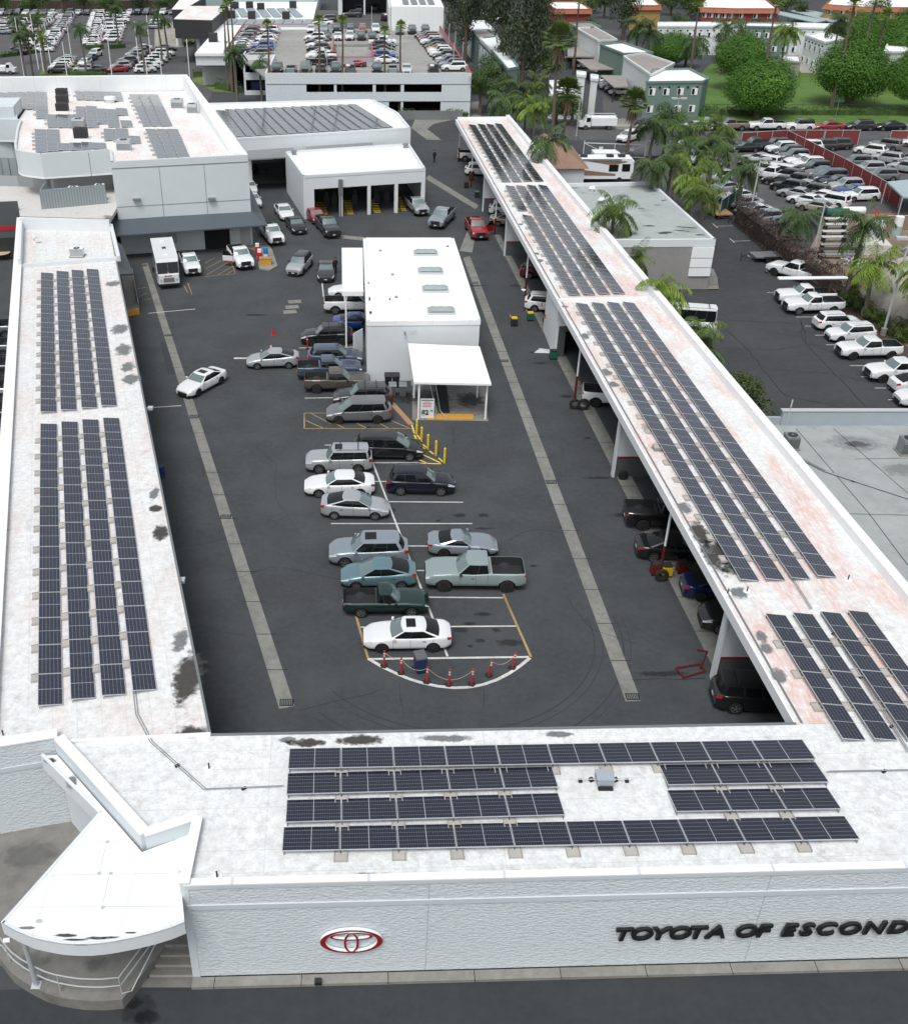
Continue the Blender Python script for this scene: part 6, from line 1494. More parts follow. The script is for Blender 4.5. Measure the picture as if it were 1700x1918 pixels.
fence([(1290,216),(1760,218)],1.6,'fence_green','thin dark fence along the edge of the park lawn',every=4,post='dark_metal') if False else None
t=thing('park_fence','thin dark railing along the edge of the park lawn','fence',(*P(1300,212),0));a,b=P(1300,212),P(1760,214);l=math.dist(a,b)
MB().tube([(0,0,1.5),(b[0]-a[0],b[1]-a[1],1.5)],.03,4).build('rail','dark_metal',t)
for k in range(24): MB().cyl(0,0,0,1.55,.03,4).build('post','dark_metal',t,loc=(l*k/23,(b[1]-a[1])*k/23,0))
# ------------------------------------------------------------------ apartment blocks
def block(name,label,pts,z,wall,roof='roof_clean',win=None,parap=.35,z0=0,cat='apartment building',rows=2,holes=True,tile=None,nwin=None,wmat='window_pale'):
    q=[P(x,y,z) for x,y in pts];cx=sum(p[0] for p in q)/len(q);cy=sum(p[1] for p in q)/len(q);B_=Bld(name,label,cat,(cx,cy))
    B_.part('wall',MB().prism(q,z0,z-parap),wall);mb=MB()
    n=len(q);ins_=[(p[0]+(cx-p[0])*.03,p[1]+(cy-p[1])*.03) for p in q]
    for i in range(n): mb.wall(q[i],q[(i+1)%n],z-parap-.02,z,.3,0,0)
    B_.part('parapet',mb,wall if tile is None else tile)
    B_.part('roof',MB().prism(ins_,z-parap,z-parap+.05),roof)
    if tile:
        mb=MB()
        for i in range(n):
            a,b=q[i],q[(i+1)%n];o=lambda p,k:(p[0]+(p[0]-cx)*k,p[1]+(p[1]-cy)*k)
            a2,b2=o(a,.06),o(b,.06);mb.add([(*a2,z-1.1),(*b2,z-1.1),(*b,z+.1),(*a,z+.1)],[(0,1,2,3)])
        B_.part('tile_edge',mb,tile)
    if win:
        for (i,nw) in win:
            a,b=q[i],q[(i+1)%n];l=math.dist(a,b);ux,uy=(b[0]-a[0])/l,(b[1]-a[1])/l;nx,ny=uy,-ux
            if (cx-a[0])*nx+(cy-a[1])*ny>0: nx,ny=-nx,-ny
            for r_ in range(rows):
                zz=.9+r_*2.8
                for k in range(nw):
                    s=l*(k+.5)/nw;c0=(a[0]+ux*(s-.55)+nx*.04,a[1]+uy*(s-.55)+ny*.04);c1_=(a[0]+ux*(s+.55)+nx*.04,a[1]+uy*(s+.55)+ny*.04)
                    w_=B_.part('window',MB().wall(c0,c1_,zz,zz+1.15,.1),'white_trim')
                    mid=lerp(c0,c1_,.5);mb=MB();mb.wall((c0[0]+nx*.04+ux*.08,c0[1]+ny*.04+uy*.08),(mid[0]+nx*.04,mid[1]+ny*.04),zz+.1,zz+1.05,.08,0);B_.part('pane',mb,'glass_dark',w_)
            if holes:
                mb=MB();m_=int(l/1.5)
                for k in range(m_):
                    s=l*(k+.5)/m_;mb.ob(a[0]+ux*s+nx*.02,a[1]+uy*s+ny*.02,z-1.15,.28,.28,.28,.78)
                B_.part('drain_hole',mb,'dark_void')
    return B_
block('apartment_building','green stucco apartment block facing the street with white-curtained windows',[(1210,152),(1316,151),(1327,146),(1290,127),(1222,129)],6.0,'apt_green',win=[(0,4)])
block('apartment_building','stepped white apartment block just behind the green street-side one',[(1168,104),(1219,139),(1262,117),(1204,98)],6.2,'apt_white','carport_roof',win=None)
block('apartment_building','stepped green apartment block between two white blocks',[(1124,82),(1167,99),(1222,97),(1165,78)],6.2,'apt_green')
block('apartment_building','stepped white apartment block farthest up the row',[(1079,51),(1121,75),(1155,73),(1112,49)],6.2,'apt_white','carport_roof')
block('apartment_building','small green apartment block at the top of the stepped row',[(1066,42),(1079,50),(1125,49),(1105,40)],6.2,'apt_green','carport_roof')
block('apartment_building','long white apartment block behind the palms right of the stepped row',[(1232,48),(1395,48),(1397,41),(1232,41)],6.2,'apt_white',win=[(0,9)])
block('apartment_building','green middle section of the long apartment row with balconies',[(1395,48),(1484,50),(1484,42),(1397,41)],6.2,'apt_green',win=[(0,5)])
block('apartment_building','white end section of the long apartment row',[(1484,50),(1548,52),(1560,44),(1484,42)],6.2,'apt_white',win=[(0,3)])
block('apartment_building','white corner block beside the park with small square windows',[(1508,65),(1545,78),(1580,72),(1545,58)],6.2,'apt_white',win=[(0,4)])
block('apartment_building','white block partly hidden at the right edge beyond the park',[(1655,96),(1760,96),(1760,80),(1662,80)],6.,'apt_white')
block('apartment_building','dark red apartment block with orange tiled roof edge, upper middle',[(1315,14),(1376,16),(1457,16),(1435,-2),(1315,-6)],6.,'apt_red',tile='tile_red',win=[(1,3),(0,5)],holes=False)
block('apartment_building','dark red apartment block with orange tiled roof edge, behind the eucalyptus',[(1040,17),(1107,17),(1085,2),(1020,2)],6.,'apt_red',tile='tile_red',holes=False)
block('apartment_building','small yellow apartment block with orange tiled roof edge',[(1183,10),(1238,10),(1222,-4),(1183,-4)],6.,'apt_yellow',tile='tile_red',holes=False)
block('apartment_building','yellow apartment block with orange tiled roof edge at the right edge',[(1545,8),(1615,13),(1760,15),(1760,-8),(1560,-8)],6.,'apt_yellow',tile='tile_red',win=[(1,4),(0,3)],holes=False)
block('apartment_building','green and white block behind the garage trees, nearest section',[(920,92),(951,128),(970,124),(945,88)],6.,'apt_green','roof_clean',win=[(0,4)])
block('apartment_building','white block behind the garage trees, middle section',[(898,70),(921,92),(950,88),(928,66)],6.,'apt_white','roof_clean',win=[(0,4)])
block('apartment_building','green block behind the garage trees, farther section',[(884,56),(897,70),(932,66),(912,54)],6.,'apt_green','carport_roof')
block('apartment_building','white block behind the garage trees, farthest section',[(868,38),(884,56),(925,54),(905,38)],6.,'apt_white','roof_clean')
block('gate_tower','left white gate tower of the apartment entrance',[(1081,139),(1096,141),(1096,134),(1081,132)],7.2,'apt_white',cat='tower',holes=False)
block('gate_tower','right white gate tower of the apartment entrance',[(1107,146),(1119,148),(1119,140),(1107,138)],7.2,'apt_white',cat='tower',holes=False)
block('apartment_building','low white building beside the gate towers',[(1030,176),(1085,178),(1083,150),(1030,150)],4.,'apt_white',win=[(0,2)],rows=1,holes=False)
block('storage_shed','beige and dark green enclosure at the corner of the park',[(1459,114),(1499,115),(1496,103),(1461,103)],3.4,'concrete_pale',holes=False,cat='shed')
def carport(label,pts,z=2.7,mat='carport_roof'):
    q=[P(x,y,z) for x,y in pts];B_=Bld('carport',label,'carport',q[0],'flat-roofed carports');B_.part('roof',MB().prism(q,z-.2,z),mat)
    for p in q: B_.part('post',MB().cyl(p[0]*.998,p[1]-.0,0,z-.2,.08,6),'dark_metal')
carport('flat carport roof in the apartment court, farthest of three',[(1063,106),(1111,106),(1085,88),(1062,88)])
carport('flat carport roof in the apartment court, middle of three',[(1105,130),(1155,129),(1128,111),(1079,111)])
carport('flat carport roof in the apartment court, nearest of three',[(1150,163),(1176,162),(1170,141),(1123,141)])
carport('long pale blue carport roof behind the white apartments, nearer one',[(1525,42),(1548,38),(1460,21),(1456,27)],2.8,'carport_blue')
carport('long pale blue carport roof behind the white apartments, farther one',[(1560,42),(1650,44),(1500,16),(1480,20)],2.8,'carport_blue')
# houses at the top edge
for k,(x,w_,m) in enumerate([(20,30,'concrete_pale'),(90,24,'concrete_pale'),(165,20,'roof_low'),(235,26,'blue_grey_wall'),(300,24,'white_wall')]):
    q=P(x,12);t=Bld('house',f'distant house roof among trees at the top left edge, {ordn(k)} from the left','house',q,'distant houses at the top left');wd=w_/5.
    t.part('wall',MB().box(q[0]-wd,q[1],0,q[0]+wd,q[1]+9,3.2),'concrete_pale')
    mb=MB();z=3.2;mb.add([(q[0]-wd-.5,q[1]-.5,z),(q[0]+wd+.5,q[1]-.5,z),(q[0]+wd+.5,q[1]+9.5,z),(q[0]-wd-.5,q[1]+9.5,z),(q[0]-wd*.5,q[1]+4.5,z+2.2),(q[0]+wd*.5,q[1]+4.5,z+2.2)],[(0,1,5,4),(1,2,5),(2,3,4,5),(3,0,4)]);t.part('roof',mb,m)
q=P(-60,17);q2=P(345,17);mb=MB();mb.wall((0,0),(q2[0]-q[0],q2[1]-q[1]),0,2.4,.2);tag(mb.build('boundary_wall','mulch',loc=(q[0],q[1],0)),'long dark reddish wall behind the upper left car lot','wall')
for k in range(9):
    x,y=P(1190+k*62,-3-2*(k%2));t=Bld('house',f'distant pale house at the top right horizon, {ordn(k)} from the left','house',(x,y),'distant houses at the top right')
    t.part('wall',MB().box(x-6,y,0,x+6,y+8,3.4),'concrete_pale');mb=MB();mb.add([(x-6.5,y-.5,3.4),(x+6.5,y-.5,3.4),(x+6.5,y+8.5,3.4),(x-6.5,y+8.5,3.4),(x-4,y+4,5.6),(x+4,y+4,5.6)],[(0,1,5,4),(1,2,5),(2,3,4,5),(3,0,4)]);t.part('roof',mb,'shingle' if k%2 else 'roof_low')
# ------------------------------------------------------------------ vehicles in the yard
gY=None
car('sedan','white',(845,1223),(681,1225),'white sedan with sunroof behind the red posts, nearest car in the yard',side=1,opt='sun darkrim')
car('small pickup','dark green',(641,1159),(804,1157),'dark green pickup with an empty bed and chrome rear bumper',side=1)
car('prius','teal',(779,1105),(639,1107),'teal hatchback between the dark green pickup and the silver-blue SUV',side=1)
car('suv','silver blue',(763,1062),(618,1064),'silver-blue SUV with sunroof, left row above the teal hatchback',side=1,opt='sun',scale=1.04)
car('pickup','pale blue-grey',(982,1111),(797,1109),'large pale blue-grey pickup with black bed, right row',side=1,opt='darkrim blackmir',scale=1.02)
car('coupe','silver blue',(802,1046),(932,1047),'low silver-blue sports coupe behind the pale blue-grey pickup',side=1,opt='darkrim')
car('prius','silver',(602,974),(727,976),'silver hatchback facing right, nearest of the tight group of three',side=1)
car('sedan','white',(702,932),(570,934),'white sedan facing left between two silver cars',side=1)
car('boxy suv','silver',(698,888),(572,889),'silver SUV with roof bars facing left beside the black minivan',side=1,opt='sun bars rails')
car('minivan','black',(664,863),(789,865),'black minivan facing the yellow posts',side=1,opt='rails')
car('suv','navy blue',(726,929),(848,931),'dark navy SUV alone in the right row, facing right',side=1,opt='rails')
car('minivan','grey',(733,794),(612,796),'grey minivan facing left by the orange hatched box',side=1,opt='darkrim')
car('suv','dark grey',(733,764),(627,766),'dark grey SUV wedged behind the grey minivan by the bins',side=1,opt='bars')
car('pickup','bronze',(570,739),(694,737),'bronze pickup with bulging hood facing the car wash wall',side=1,opt='darkrim blackmir',scale=.93)
car('pickup','slate blue',(560,716),(676,712),'slate pickup with black bed behind the bronze pickup',side=1,opt='darkrim',scale=.93)
car('suv','slate blue',(576,690),(680,688),'slate blue SUV facing the wash, just beyond the slate pickup',side=1)
car('suv','black',(660,647),(566,649),'black SUV with roof bars facing left next to a tall red post',side=1,opt='bars rails darkrim')
b_=car('sedan','blue',(624,622),(722,620),'blue sedan with its door open beside the wash wall',side=1);open_door(b_,'sedan','blue')
car('pickup','white',(611,590),(716,588),'white crew-cab pickup tucked under the wash side canopy',side=1,opt='blackmir')
car('sedan','white',(700,560),(620,561),'white sedan nose showing beside the wash side canopy',side=1)
car('sedan','white',(407,712),(351,742),'white sedan with sunroof driving over the left drain strip',opt='sun darkrim')
car('prius','silver',(559,691),(464,694),'silver hatchback crossing the yard left of the parked rows',side=1)
car('suv','silver',(574,493),(549,519),'silver SUV with black roof and roof rails turning in the yard',opt='blackroof rails blackmir plate darkrim')
car('sedan','dark grey',(612,503),(610,531),'dark grey sedan facing the camera left of the wash canopy',opt='plate')
b_=car('extended cab pickup','white',(440,478),(462,508),'white pickup with its driver door open beside the hatched zone',opt='plate blackmir',scale=1.02);open_door(b_,'extended cab pickup','white',-1,'sign_red')
car('extended cab pickup','white',(500,437),(519,461),'white pickup parked along the kerb beyond the fuel island',opt='plate blackmir')
car('sedan','black',(546,419),(563,442),'black sedan in the queue between a white car and a dark pickup',opt='plate')
car('pickup','dark grey',(601,420),(628,451),'dark grey pickup with chrome grille at the front of the queue',opt='plate')
car('sedan','red',(579,402),(603,424),'red sedan behind the dark grey pickup in the queue')
car('sedan','white',(524,394),(541,417),'white sedan in the queue behind the black sedan')
car('sedan','white',(466,374),(480,392),'white car peeking out beside the tall building, nearer one')
car('sedan','white',(462,350),(472,368),'white car peeking out beside the tall building, farther one')
car('pickup','silver',(768,384),(793,408),'silver pickup leaving the rightmost drive-through bay',opt='plate',scale=.92)
car('pickup','silver blue',(841,405),(813,432),'silver-blue pickup heading toward the camera beyond the wash',opt='plate')
b_=car('pickup','red',(880,421),(903,457),'red pickup with an open door beside the service bays',opt='plate',scale=.98);open_door(b_,'pickup','red',1)
car('pickup','white',(349,487),(365,523),'white pickup parked tight beside the white step van',opt='plate',scale=.9)
# canopy side
car('boxy suv','black',(1352,1338),(1500,1346),'black SUV with roof bars in the nearest service bay',side=1,opt='bars rails')
car('suv','black',(1460,1195),(1325,1188),'nose of a black car in the second service bay',side=1)
car('sedan','deep blue',(1283,1127),(1430,1133),'dark blue car backed out of the bay with the yellow jack',side=1,opt='darkrim')
car('sedan','black',(1187,1052),(1345,1058),'black sedan with pale rear window sunshade in the service bay',side=1)
car('pickup','black',(1177,994),(1335,1000),'black pickup with covered bed under the service roof',side=1,opt='darkrim')
car('pickup','white',(1090,762),(1225,772),'white lifted pickup tail first under the service roof',side=1,opt='darkrim')
car('suv','white',(978,584),(1075,590),'white SUV with roof rails beside the green bin under the roof',side=1,opt='rails')
car('suv','dark red',(970,522),(1060,526),'dark red SUV beside the second farthest service bays',side=1)
car('suv','white',(915,404),(985,407),'white SUV in the bay right of the red pickup',side=1)
car('sedan','beige',(918,424),(990,427),'beige sedan in the bay right of the red pickup',side=1)
car('suv','white',(872,330),(930,332),'white SUV near the far end of the service bays',side=1)
car('pickup','white',(858,303),(930,304),'white pickup with black cover at the far end of the service bays',side=1)
car('suv','dark grey',(468,312),(466,329),'dark grey SUV inside the long bay, left one',opt='plate')
car('pickup','dark red',(507,308),(508,327),'dark red pickup inside the long bay, right one',opt='plate')
# step van
def step_van():
    a,b=P(303,478),P(324,562);ang=math.atan2(b[1]-a[1],b[0]-a[0]);cx,cy=(a[0]+b[0])/2,(a[1]+b[1])/2
    t=thing('delivery_step_van','tall white step van with large windshield parked over the left drain strip','van',(cx,cy,0),ang);L=8.;W=2.35;h=L/2
    mb=MB();mb.prism([(-h,-W/2),(h-1.0,-W/2),(h-.95,-W/2+.02),(h-.95,W/2-.02),(h-1.,W/2),(-h,W/2)],.5,3.0)
    mb.add([(h-1,-W/2,.5),(h,-W/2+.12,.5),(h,W/2-.12,.5),(h-1,W/2,.5),(h-1,-W/2,1.6),(h-.05,-W/2+.15,1.45),(h-.05,W/2-.15,1.45),(h-1,W/2,1.6)],[(0,1,5,4),(1,2,6,5),(2,3,7,6),(4,5,6,7),(0,3,2,1)])
    mb.add([(h-1,-W/2,2.65),(h-.75,-W/2+.05,2.6),(h-.75,W/2-.05,2.6),(h-1,W/2,2.65),(h-1,-W/2,3.0),(h-.95,-W/2+.05,2.98),(h-.95,W/2-.05,2.98),(h-1,W/2,3.0)],[(0,1,5,4),(1,2,6,5),(2,3,7,6),(4,5,6,7),(0,3,2,1)])
    mb.build('body','paint white',t)
    mb=MB()
    for s in(-1,1): mb.add([(h-.97,s*.06,1.6),(h-.42,s*.06,1.55),(h-.78,s*.06,2.6)],[(0,1,2)]); 
    for s0,s1 in((-W/2+.1,-.05),(.05,W/2-.1)): mb.add([(h-.40,s0,1.53),(h-.40,s1,1.53),(h-.76,s1,2.6),(h-.76,s0,2.6)],[(0,1,2,3)])
    mb.build('windshield','car_glass',t)
    for s in(-1,1): MB().box(h-1.9,s*(W/2)-.012,1.5,h-1.1,s*(W/2)+.012,2.4).build('side_window','car_glass',t)
    mb=MB();mb.box(h-.02,-.55,.75,h+.02,.55,1.2);mb.build('grille','metal_grey',t)
    for s in(-1,1): MB().tube([(h-.02,s*.8,1.0),(h+.03,s*.8,1.0)],.13,12).build('headlight','lamp_clear',t)
    MB().box(h,-W/2+.1,.4,h+.14,W/2-.1,.6).build('bumper','car_black',t)
    for s in(-1,1): mb=MB();mb.box(h-.8,s*(W/2+.28)-.1,1.7,h-.7,s*(W/2+.28)+.1,2.2);mb.tube([(h-.9,s*W/2,1.9),(h-.75,s*(W/2+.3),1.95)],.02,4);mb.build('mirror','car_black',t)
    for x in(-2.6,-.3,2.0): MB().box(x-.25,-.2,3.0,x+.25,.2,3.06).build('roof_hatch','white_trim' if x!=-.3 else 'dark_metal',t)
    tg,rm=wheel_geo(.42,.26)
    for x in(-2.4,2.7):
        for s in(-1,1): w=put('wheel',mesh_of(tg,'wheel','tyre',40),t,(x,s*(W/2-.15),0));put('rim',mesh_of(rm,'rim','rim'),w)
    word('SNAP',.26,'sign_red',t,(h-.04,-.42,1.28),(R(90),0,R(90)),ex=.01,sx=1.2,off=.008)
step_van()
# passenger van, camper and utility truck
car('van','white',(1322,628),(1235,622),'white passenger van with roof rack on the right parking lot behind the palms',side=1,opt='rails bars',group=None)
def box_truck(name,label,px0,px1,cab,body,z=0,L=6.2,W=2.2,H=3.0,cat='truck',boxcol='white_clean',txt=None):
    a,b=P(*px0),P(*px1);ang=math.atan2(b[1]-a[1],b[0]-a[0]);t=thing(name,label,cat,((a[0]+b[0])/2,(a[1]+b[1])/2+W/2,z),ang)
    h=L/2;MB().box(-h,-W/2,.7,h-2.0,W/2,H).build('box_body',boxcol,t)
    mb=MB();mb.prism([(h-1.9,-W*.46),(h-.1,-W*.44),(h,-W*.3),(h,W*.3),(h-.1,W*.44),(h-1.9,W*.46)],.5,1.25);mb.add([(h-1.9,-W*.45,1.25),(h-.75,-W*.44,1.25),(h-.75,W*.44,1.25),(h-1.9,W*.45,1.25),(h-1.85,-W*.4,2.1),(h-1.2,-W*.38,2.1),(h-1.2,W*.38,2.1),(h-1.85,W*.4,2.1)],[(0,1,5,4),(1,2,6,5),(2,3,7,6),(3,0,4,7),(4,5,6,7)]);mb.build('cab','paint white',t)
    mb=MB();mb.add([(h-.82,-W*.4,1.3),(h-.82,W*.4,1.3),(h-1.16,W*.36,2.02),(h-1.16,-W*.36,2.02)],[(0,1,2,3)]);
    for s in(-1,1): mb.box(h-1.8,s*W*.445-.03,1.3,h-1.15,s*W*.445+.03,1.95)
    mb.build('window','car_glass',t)
    tg,rm=wheel_geo(.4,.25,12)
    for x in(-h+1.2,h-1.1):
        for s in(-1,1): w=put('wheel',mesh_of(tg,'wheel','tyre'),t,(x,s*(W/2-.15),0));put('rim',mesh_of(rm,'rim','rim'),w)
    return t
t=box_truck('utility_truck','white utility truck with ladder rack on the street by the apartment gate',(1143,244),(1094,244),0,0,H=1.9)
MB().tube([(-3,.8,2.3),(1.2,.8,2.3)],.04,4).tube([(-3,-.8,2.3),(1.2,-.8,2.3)],.04,4).tube([(-2.9,-.8,1.9),(-2.9,-.8,2.3)],.03,4).tube([(-2.9,.8,1.9),(-2.9,.8,2.3)],.03,4).build('ladder_rack','steel_pale',t)
t=box_truck('tool_truck','white box truck with red lettering beyond the garage roof',(594,27),(640,27),0,0,z=zd,L=8,W=2.4,H=3.6)
word('Snap-on',1.5,'sign_red',t,(-3.6,-1.215,1.6),(R(90),0,0),ex=.01,off=.02)
box_truck('tow_truck','white truck at the left frame edge beside the grass corner',(-20,140),(22,140),0,0,L=6.5,H=1.6)
# motorhome
a,b=P(1062,342),P(1168,342);t=thing('motorhome','long white motorhome with brown swooping stripes parked behind the weathered roof','motorhome',((a[0]+b[0])/2,a[1]+1.2,0),0);L=10.;h=5.
MB().box(-h,-1.2,.5,h-.3,1.2,3.2).box(h-.3,-1.1,.5,h,1.1,2.9).build('body','white_clean',t)
mb=MB();mb.add([(-h+.5,-1.21,1.0),(h-2.4,-1.21,.9),(h-2.4,-1.21,1.2),(-h+.5,-1.21,2.0)],[(0,1,2,3)]);mb.add([(-1.5,-1.211,2.9),(h-1.,-1.211,2.9),(h-1,-1.211,2.75),(2,-1.211,2.3)],[(3,2,1,0)]);mb.build('stripe','shingle',t)
MB().box(1.6,-1.23,1.5,2.9,-1.2,2.4).build('side_window','car_glass',t);MB().box(h-1.6,-1.23,1.5,h-.5,-1.2,2.5).build('cab_window','car_glass',t)
for x in(-1.8,1.8,3.4): MB().box(x-.45,-.4,3.2,x+.45,.4,3.5).build('roof_unit','plastic_black',t)
MB().tube([(-2.6,-1.3,3.1),(3.2,-1.3,3.1)],.06,6).build('awning_roll','dark_metal',t)
for x in(-2.4,3.2): MB().tube([(x,-1.25,.35),(x,-.95,.35)],.38,12).build('wheel','tyre',t)
a=P(1132,320);mb=MB();mb.box(-1.8,-1.1,.4,1.6,1.1,2.5);mb.add([(1.6,-1.1,.4),(2.6,-.9,.4),(2.6,.9,.4),(1.6,1.1,.4),(1.6,-1.1,2.5),(2.2,-.9,2.2),(2.2,.9,2.2),(1.6,1.1,2.5)],[(0,1,5,4),(1,2,6,5),(2,3,7,6),(4,5,6,7)]);mb.box(-.3,-.3,2.5,.4,.3,2.7);tag(mb.build('camper_trailer','white_clean',loc=(a[0],a[1]+1,0)),'small white camper trailer just behind the motorhome','trailer')
# trailers
def trailer(px,py,ang,l,w,label,deckm='metal_grey'):
    x,y=P(px,py);t=thing('flatbed_trailer',label,'trailer',(x,y,0),ang);MB().box(-l/2,-w/2,.55,l/2,w/2,.68).build('deck',deckm,t)
    for s in(-1,1): MB().box(-.9,s*(w/2+.15)-.13,.55,.9,s*(w/2+.15)+.13,.72).build('fender','plastic_black',t);
    for s in(-1,1):
        for x_ in(-.42,.42): MB().tube([(x_,s*(w/2+.05),.33),(x_,s*(w/2+.25),.33)],.32,12).build('wheel','tyre',t)
    MB().tube([(-l/2,-w*.4,.5),(-l/2-1.3,0,.5),(-l/2,w*.4,.5)],.06,5).tube([(-l/2-1.3,0,0),(-l/2-1.3,0,.9)],.05,5).build('hitch','dark_metal',t)
trailer(1436,487,.1,3.6,2.0,'small grey flatbed trailer in the right lot below the brown hedge')
trailer(1340,400,R(95),5.5,2.1,'tan decked gooseneck trailer under the drooping palm','plywood')
# right side lot, near
car('pickup','white',(1520,531),(1452,512),'white pickup facing away beside the brown hedge, farthest in its row',opt='darkrim blackmir')
b_=car('extended cab pickup','white',(1571,572),(1451,573),'white work pickup carrying long pipes on its rack',side=1)
MB().tube([(2.9,-.6,2.35),(-4.0,-.6,2.35)],.12,8).tube([(2.9,-.3,2.35),(-4.,-.3,2.35)],.12,8).build('long_pipe','white_trim',b_)
MB().tube([(-.6,-.8,1.2),(-.6,-.8,2.2),(-.6,.8,2.2),(-.6,.8,1.2)],.04,5).tube([(-2.7,-.8,1.2),(-2.7,-.8,2.2),(-2.7,.8,2.2),(-2.7,.8,1.2)],.04,5).build('rack','dark_metal',b_)
car('extended cab pickup','white',(1588,588),(1466,592),'white extended-cab pickup right in front of the pipe carrier',side=1)
car('suv','white',(1530,623),(1617,620),'small white crossover facing the round shrubs, farther one',side=1,opt='rails',scale=.93)
car('suv','white',(1646,641),(1551,645),'small white crossover facing left beside the lamp post base',side=1,opt='rails darkrim',scale=.93)
car('pickup','white',(1691,674),(1572,677),'white crew-cab pickup with a covered bed below the two crossovers',side=1,opt='darkrim',scale=.93)
car('pickup','white',(1752,716),(1625,720),'white crew-cab pickup cut by the right frame edge',side=1,opt='darkrim',scale=.93)
car('prius','white',(1675,742),(1775,738),'white hatchback with red tail lamp cut by the right frame edge',side=1)
car('suv','white',(1790,765),(1689,767),'nose of a white car at the right frame edge above the grey roof',side=1)
# street cars
for k,col,a,b,l in[('sedan','white',1287,1332,'white sedan partly behind palms'),('pickup','tan',1397,1337,'tan pickup'),('pickup','white',1467,1405,'white pickup'),('boxy suv','white',1520,1477,'white open jeep-like car with black top'),('sedan','red',1578,1527,'red sedan'),('suv','dark grey',1640,1585,'dark grey SUV'),('sedan','navy blue',1696,1641,'navy sedan')]:
    car(k,col,(a,246),(b,246),l+' parked on the street beside the park lawn',side=1,opt='blackroof' if 'jeep' in l else '',near=1)
car('suv','white',(1182,262),(1168,266),'white SUV behind the palm trunk on the street')
# ------------------------------------------------------------------ parked rows (far)
def crow(desc,p0,p1,items,heading,z=0.,group=None,jit=.12,near=0):
    A,B=P(*p0,z),P(*p1,z);n=len(items);r=random.Random(n*7+int(p0[0]))
    for i,it in enumerate(items):
        k,col=it if isinstance(it,tuple) else ('sedan',it)
        t=i/max(1,n-1);q=lerp(A,B,t);h=R(heading)+r.uniform(-.03,.03)
        lab=f'{col} {"SUV" if "suv" in k else "hatchback" if k=="prius" else k}, {ordn(i)} from the {desc}'
        if len(lab.split())>16: print('LONG',len(lab.split()),lab)
        car_at(k,col,q[0]+r.uniform(-jit,jit),q[1]+r.uniform(-jit,jit),h,lab,near,z,group)
def mix(s,seed=0):
    r=random.Random(seed);d={'w':'white','s':'silver','g':'grey','d':'dark grey','k':'black','n':'navy blue','b':'blue','r':'dark red','p':'pearl white','e':'beige','R':'red','B':'bright blue','o':'orange','t':'slate blue','u':'silver blue'}
    out=[]
    for c in s:
        k=r.choice(['sedan','suv','suv','prius']);
        if c.isupper() and c not in 'RB': k='pickup';c=c.lower()
        out.append((k,d[c]))
    return out
g1='cars on the upper left lot'
crow('left along the dark boundary wall',(4,28),(340,27),mix('wgdwsswdtwdswgdwngrwsd'[:22],1),-95,0,g1)
crow('far end of the beige-white column in the left lot',(103,33),(64,60),mix('wepswwepwe',2),178,0,g1)
crow('far end of the silver column beside the wide aisle',(128,33),(112,61),mix('susssusus',3),178,0,g1)
crow('far end of the white column above the low hedge',(104,65),(84,97),mix('wwwwwwwdw',4),178,0,g1)
crow('far end of the short group at the left hedge',(56,78),(33,103),mix('wwkn',5),178,0,g1)
crow('far end of the leftmost cut-off column',(10,43),(5,64),mix('wwwsu',6),178,0,g1)
crow('far end of the mixed column behind the left palms',(47,40),(22,61),mix('dwswk',7),178,0,g1)
crow('far end of the long white column',(186,30),(172,86),mix('wwwpwwwwwwpwwwwwwwww',8),180,0,g1)
crow('far end of the slim column behind the hedge palms',(203,33),(203,62),mix('wwsww',9),180,0,g1)
crow('far end of the column with the big white pickup',(229,33),(211,79),mix('wwWkwwwww',10),180,0,g1)
crow('far end of the group beside the black-faced hall',(296,42),(291,54),mix('wuu',11),180,0,g1)
crow('far end of the grey row behind the tall roof',(270,95),(222,135),mix('wdgstsdgsR',12),200,0,g1)
crow('far end of the white slanted row behind the tall roof',(300,112),(272,136),mix('wwwww',13),15,0,g1)
crow('far end of the pair above the white slanted row',(312,95),(308,105),mix('dw',14),5,0,g1)
crow('far end of the trio facing the left hedge',(180,106),(160,122),mix('wdw',15),-100,0,g1)
crow('left of the two beside the parapet hedge',(158,136),(180,136),mix('sd',16),180,0,g1)
crow('far end of the small cluster near the grass corner',(126,115),(110,137),mix('sswwd',17),185,0,g1)
car_at('suv','lime',*P(347,82),0,'lime green small SUV beside the columns of the far showroom',0)
g2='cars on the garage roof'
z=zd
crow('far end of the garage roof outer left column',(470,62),(448,99),mix('gdsdgdwwst',20),178,z,g2)
crow('far end of the garage roof inner left column',(505,63),(486,108),mix('wkwwsBng',21),178,z,g2)
crow('left of the row behind the front parapet of the garage',(520,131),(811,131),mix('ktdrksrswd',22),90,z,g2) if False else None
for k,(x,kk,c) in enumerate([(520,'suv','black'),(546,'sedan','silver blue'),(573,'pickup','grey'),(601,'sedan','dark grey'),(629,'suv','dark grey'),(656,'suv','grey'),(706,'suv','black'),(735,'sedan','silver'),(761,'sedan','white'),(811,'suv','dark grey')]):
    car_at(kk,c,*P(x,136,z),R(90 if k%2 else -90),f'{c} car just behind the front garage parapet, {ordn(k)} from the left',0,z,g2)
crow('far end of the column left of the ramp hole',(592,76),(603,121),mix('wdwkwWK',23),178,z,g2)
crow('left in the back row of the garage roof middle',(583,60),(704,60),mix('wskkRw',24),-90,z,g2)
crow('left in the row right behind the ramp hole',(613,74),(718,74),mix('dwwddw',25),-90,z,g2)
crow('far end of the column right of the ramp hole',(716,86),(724,119),mix('Wknubw',26),2,z,g2)
car_at('coupe','red',*P(664,125,z),R(180),'red sports car in front of the ramp hole on the garage roof',0,z,g2)
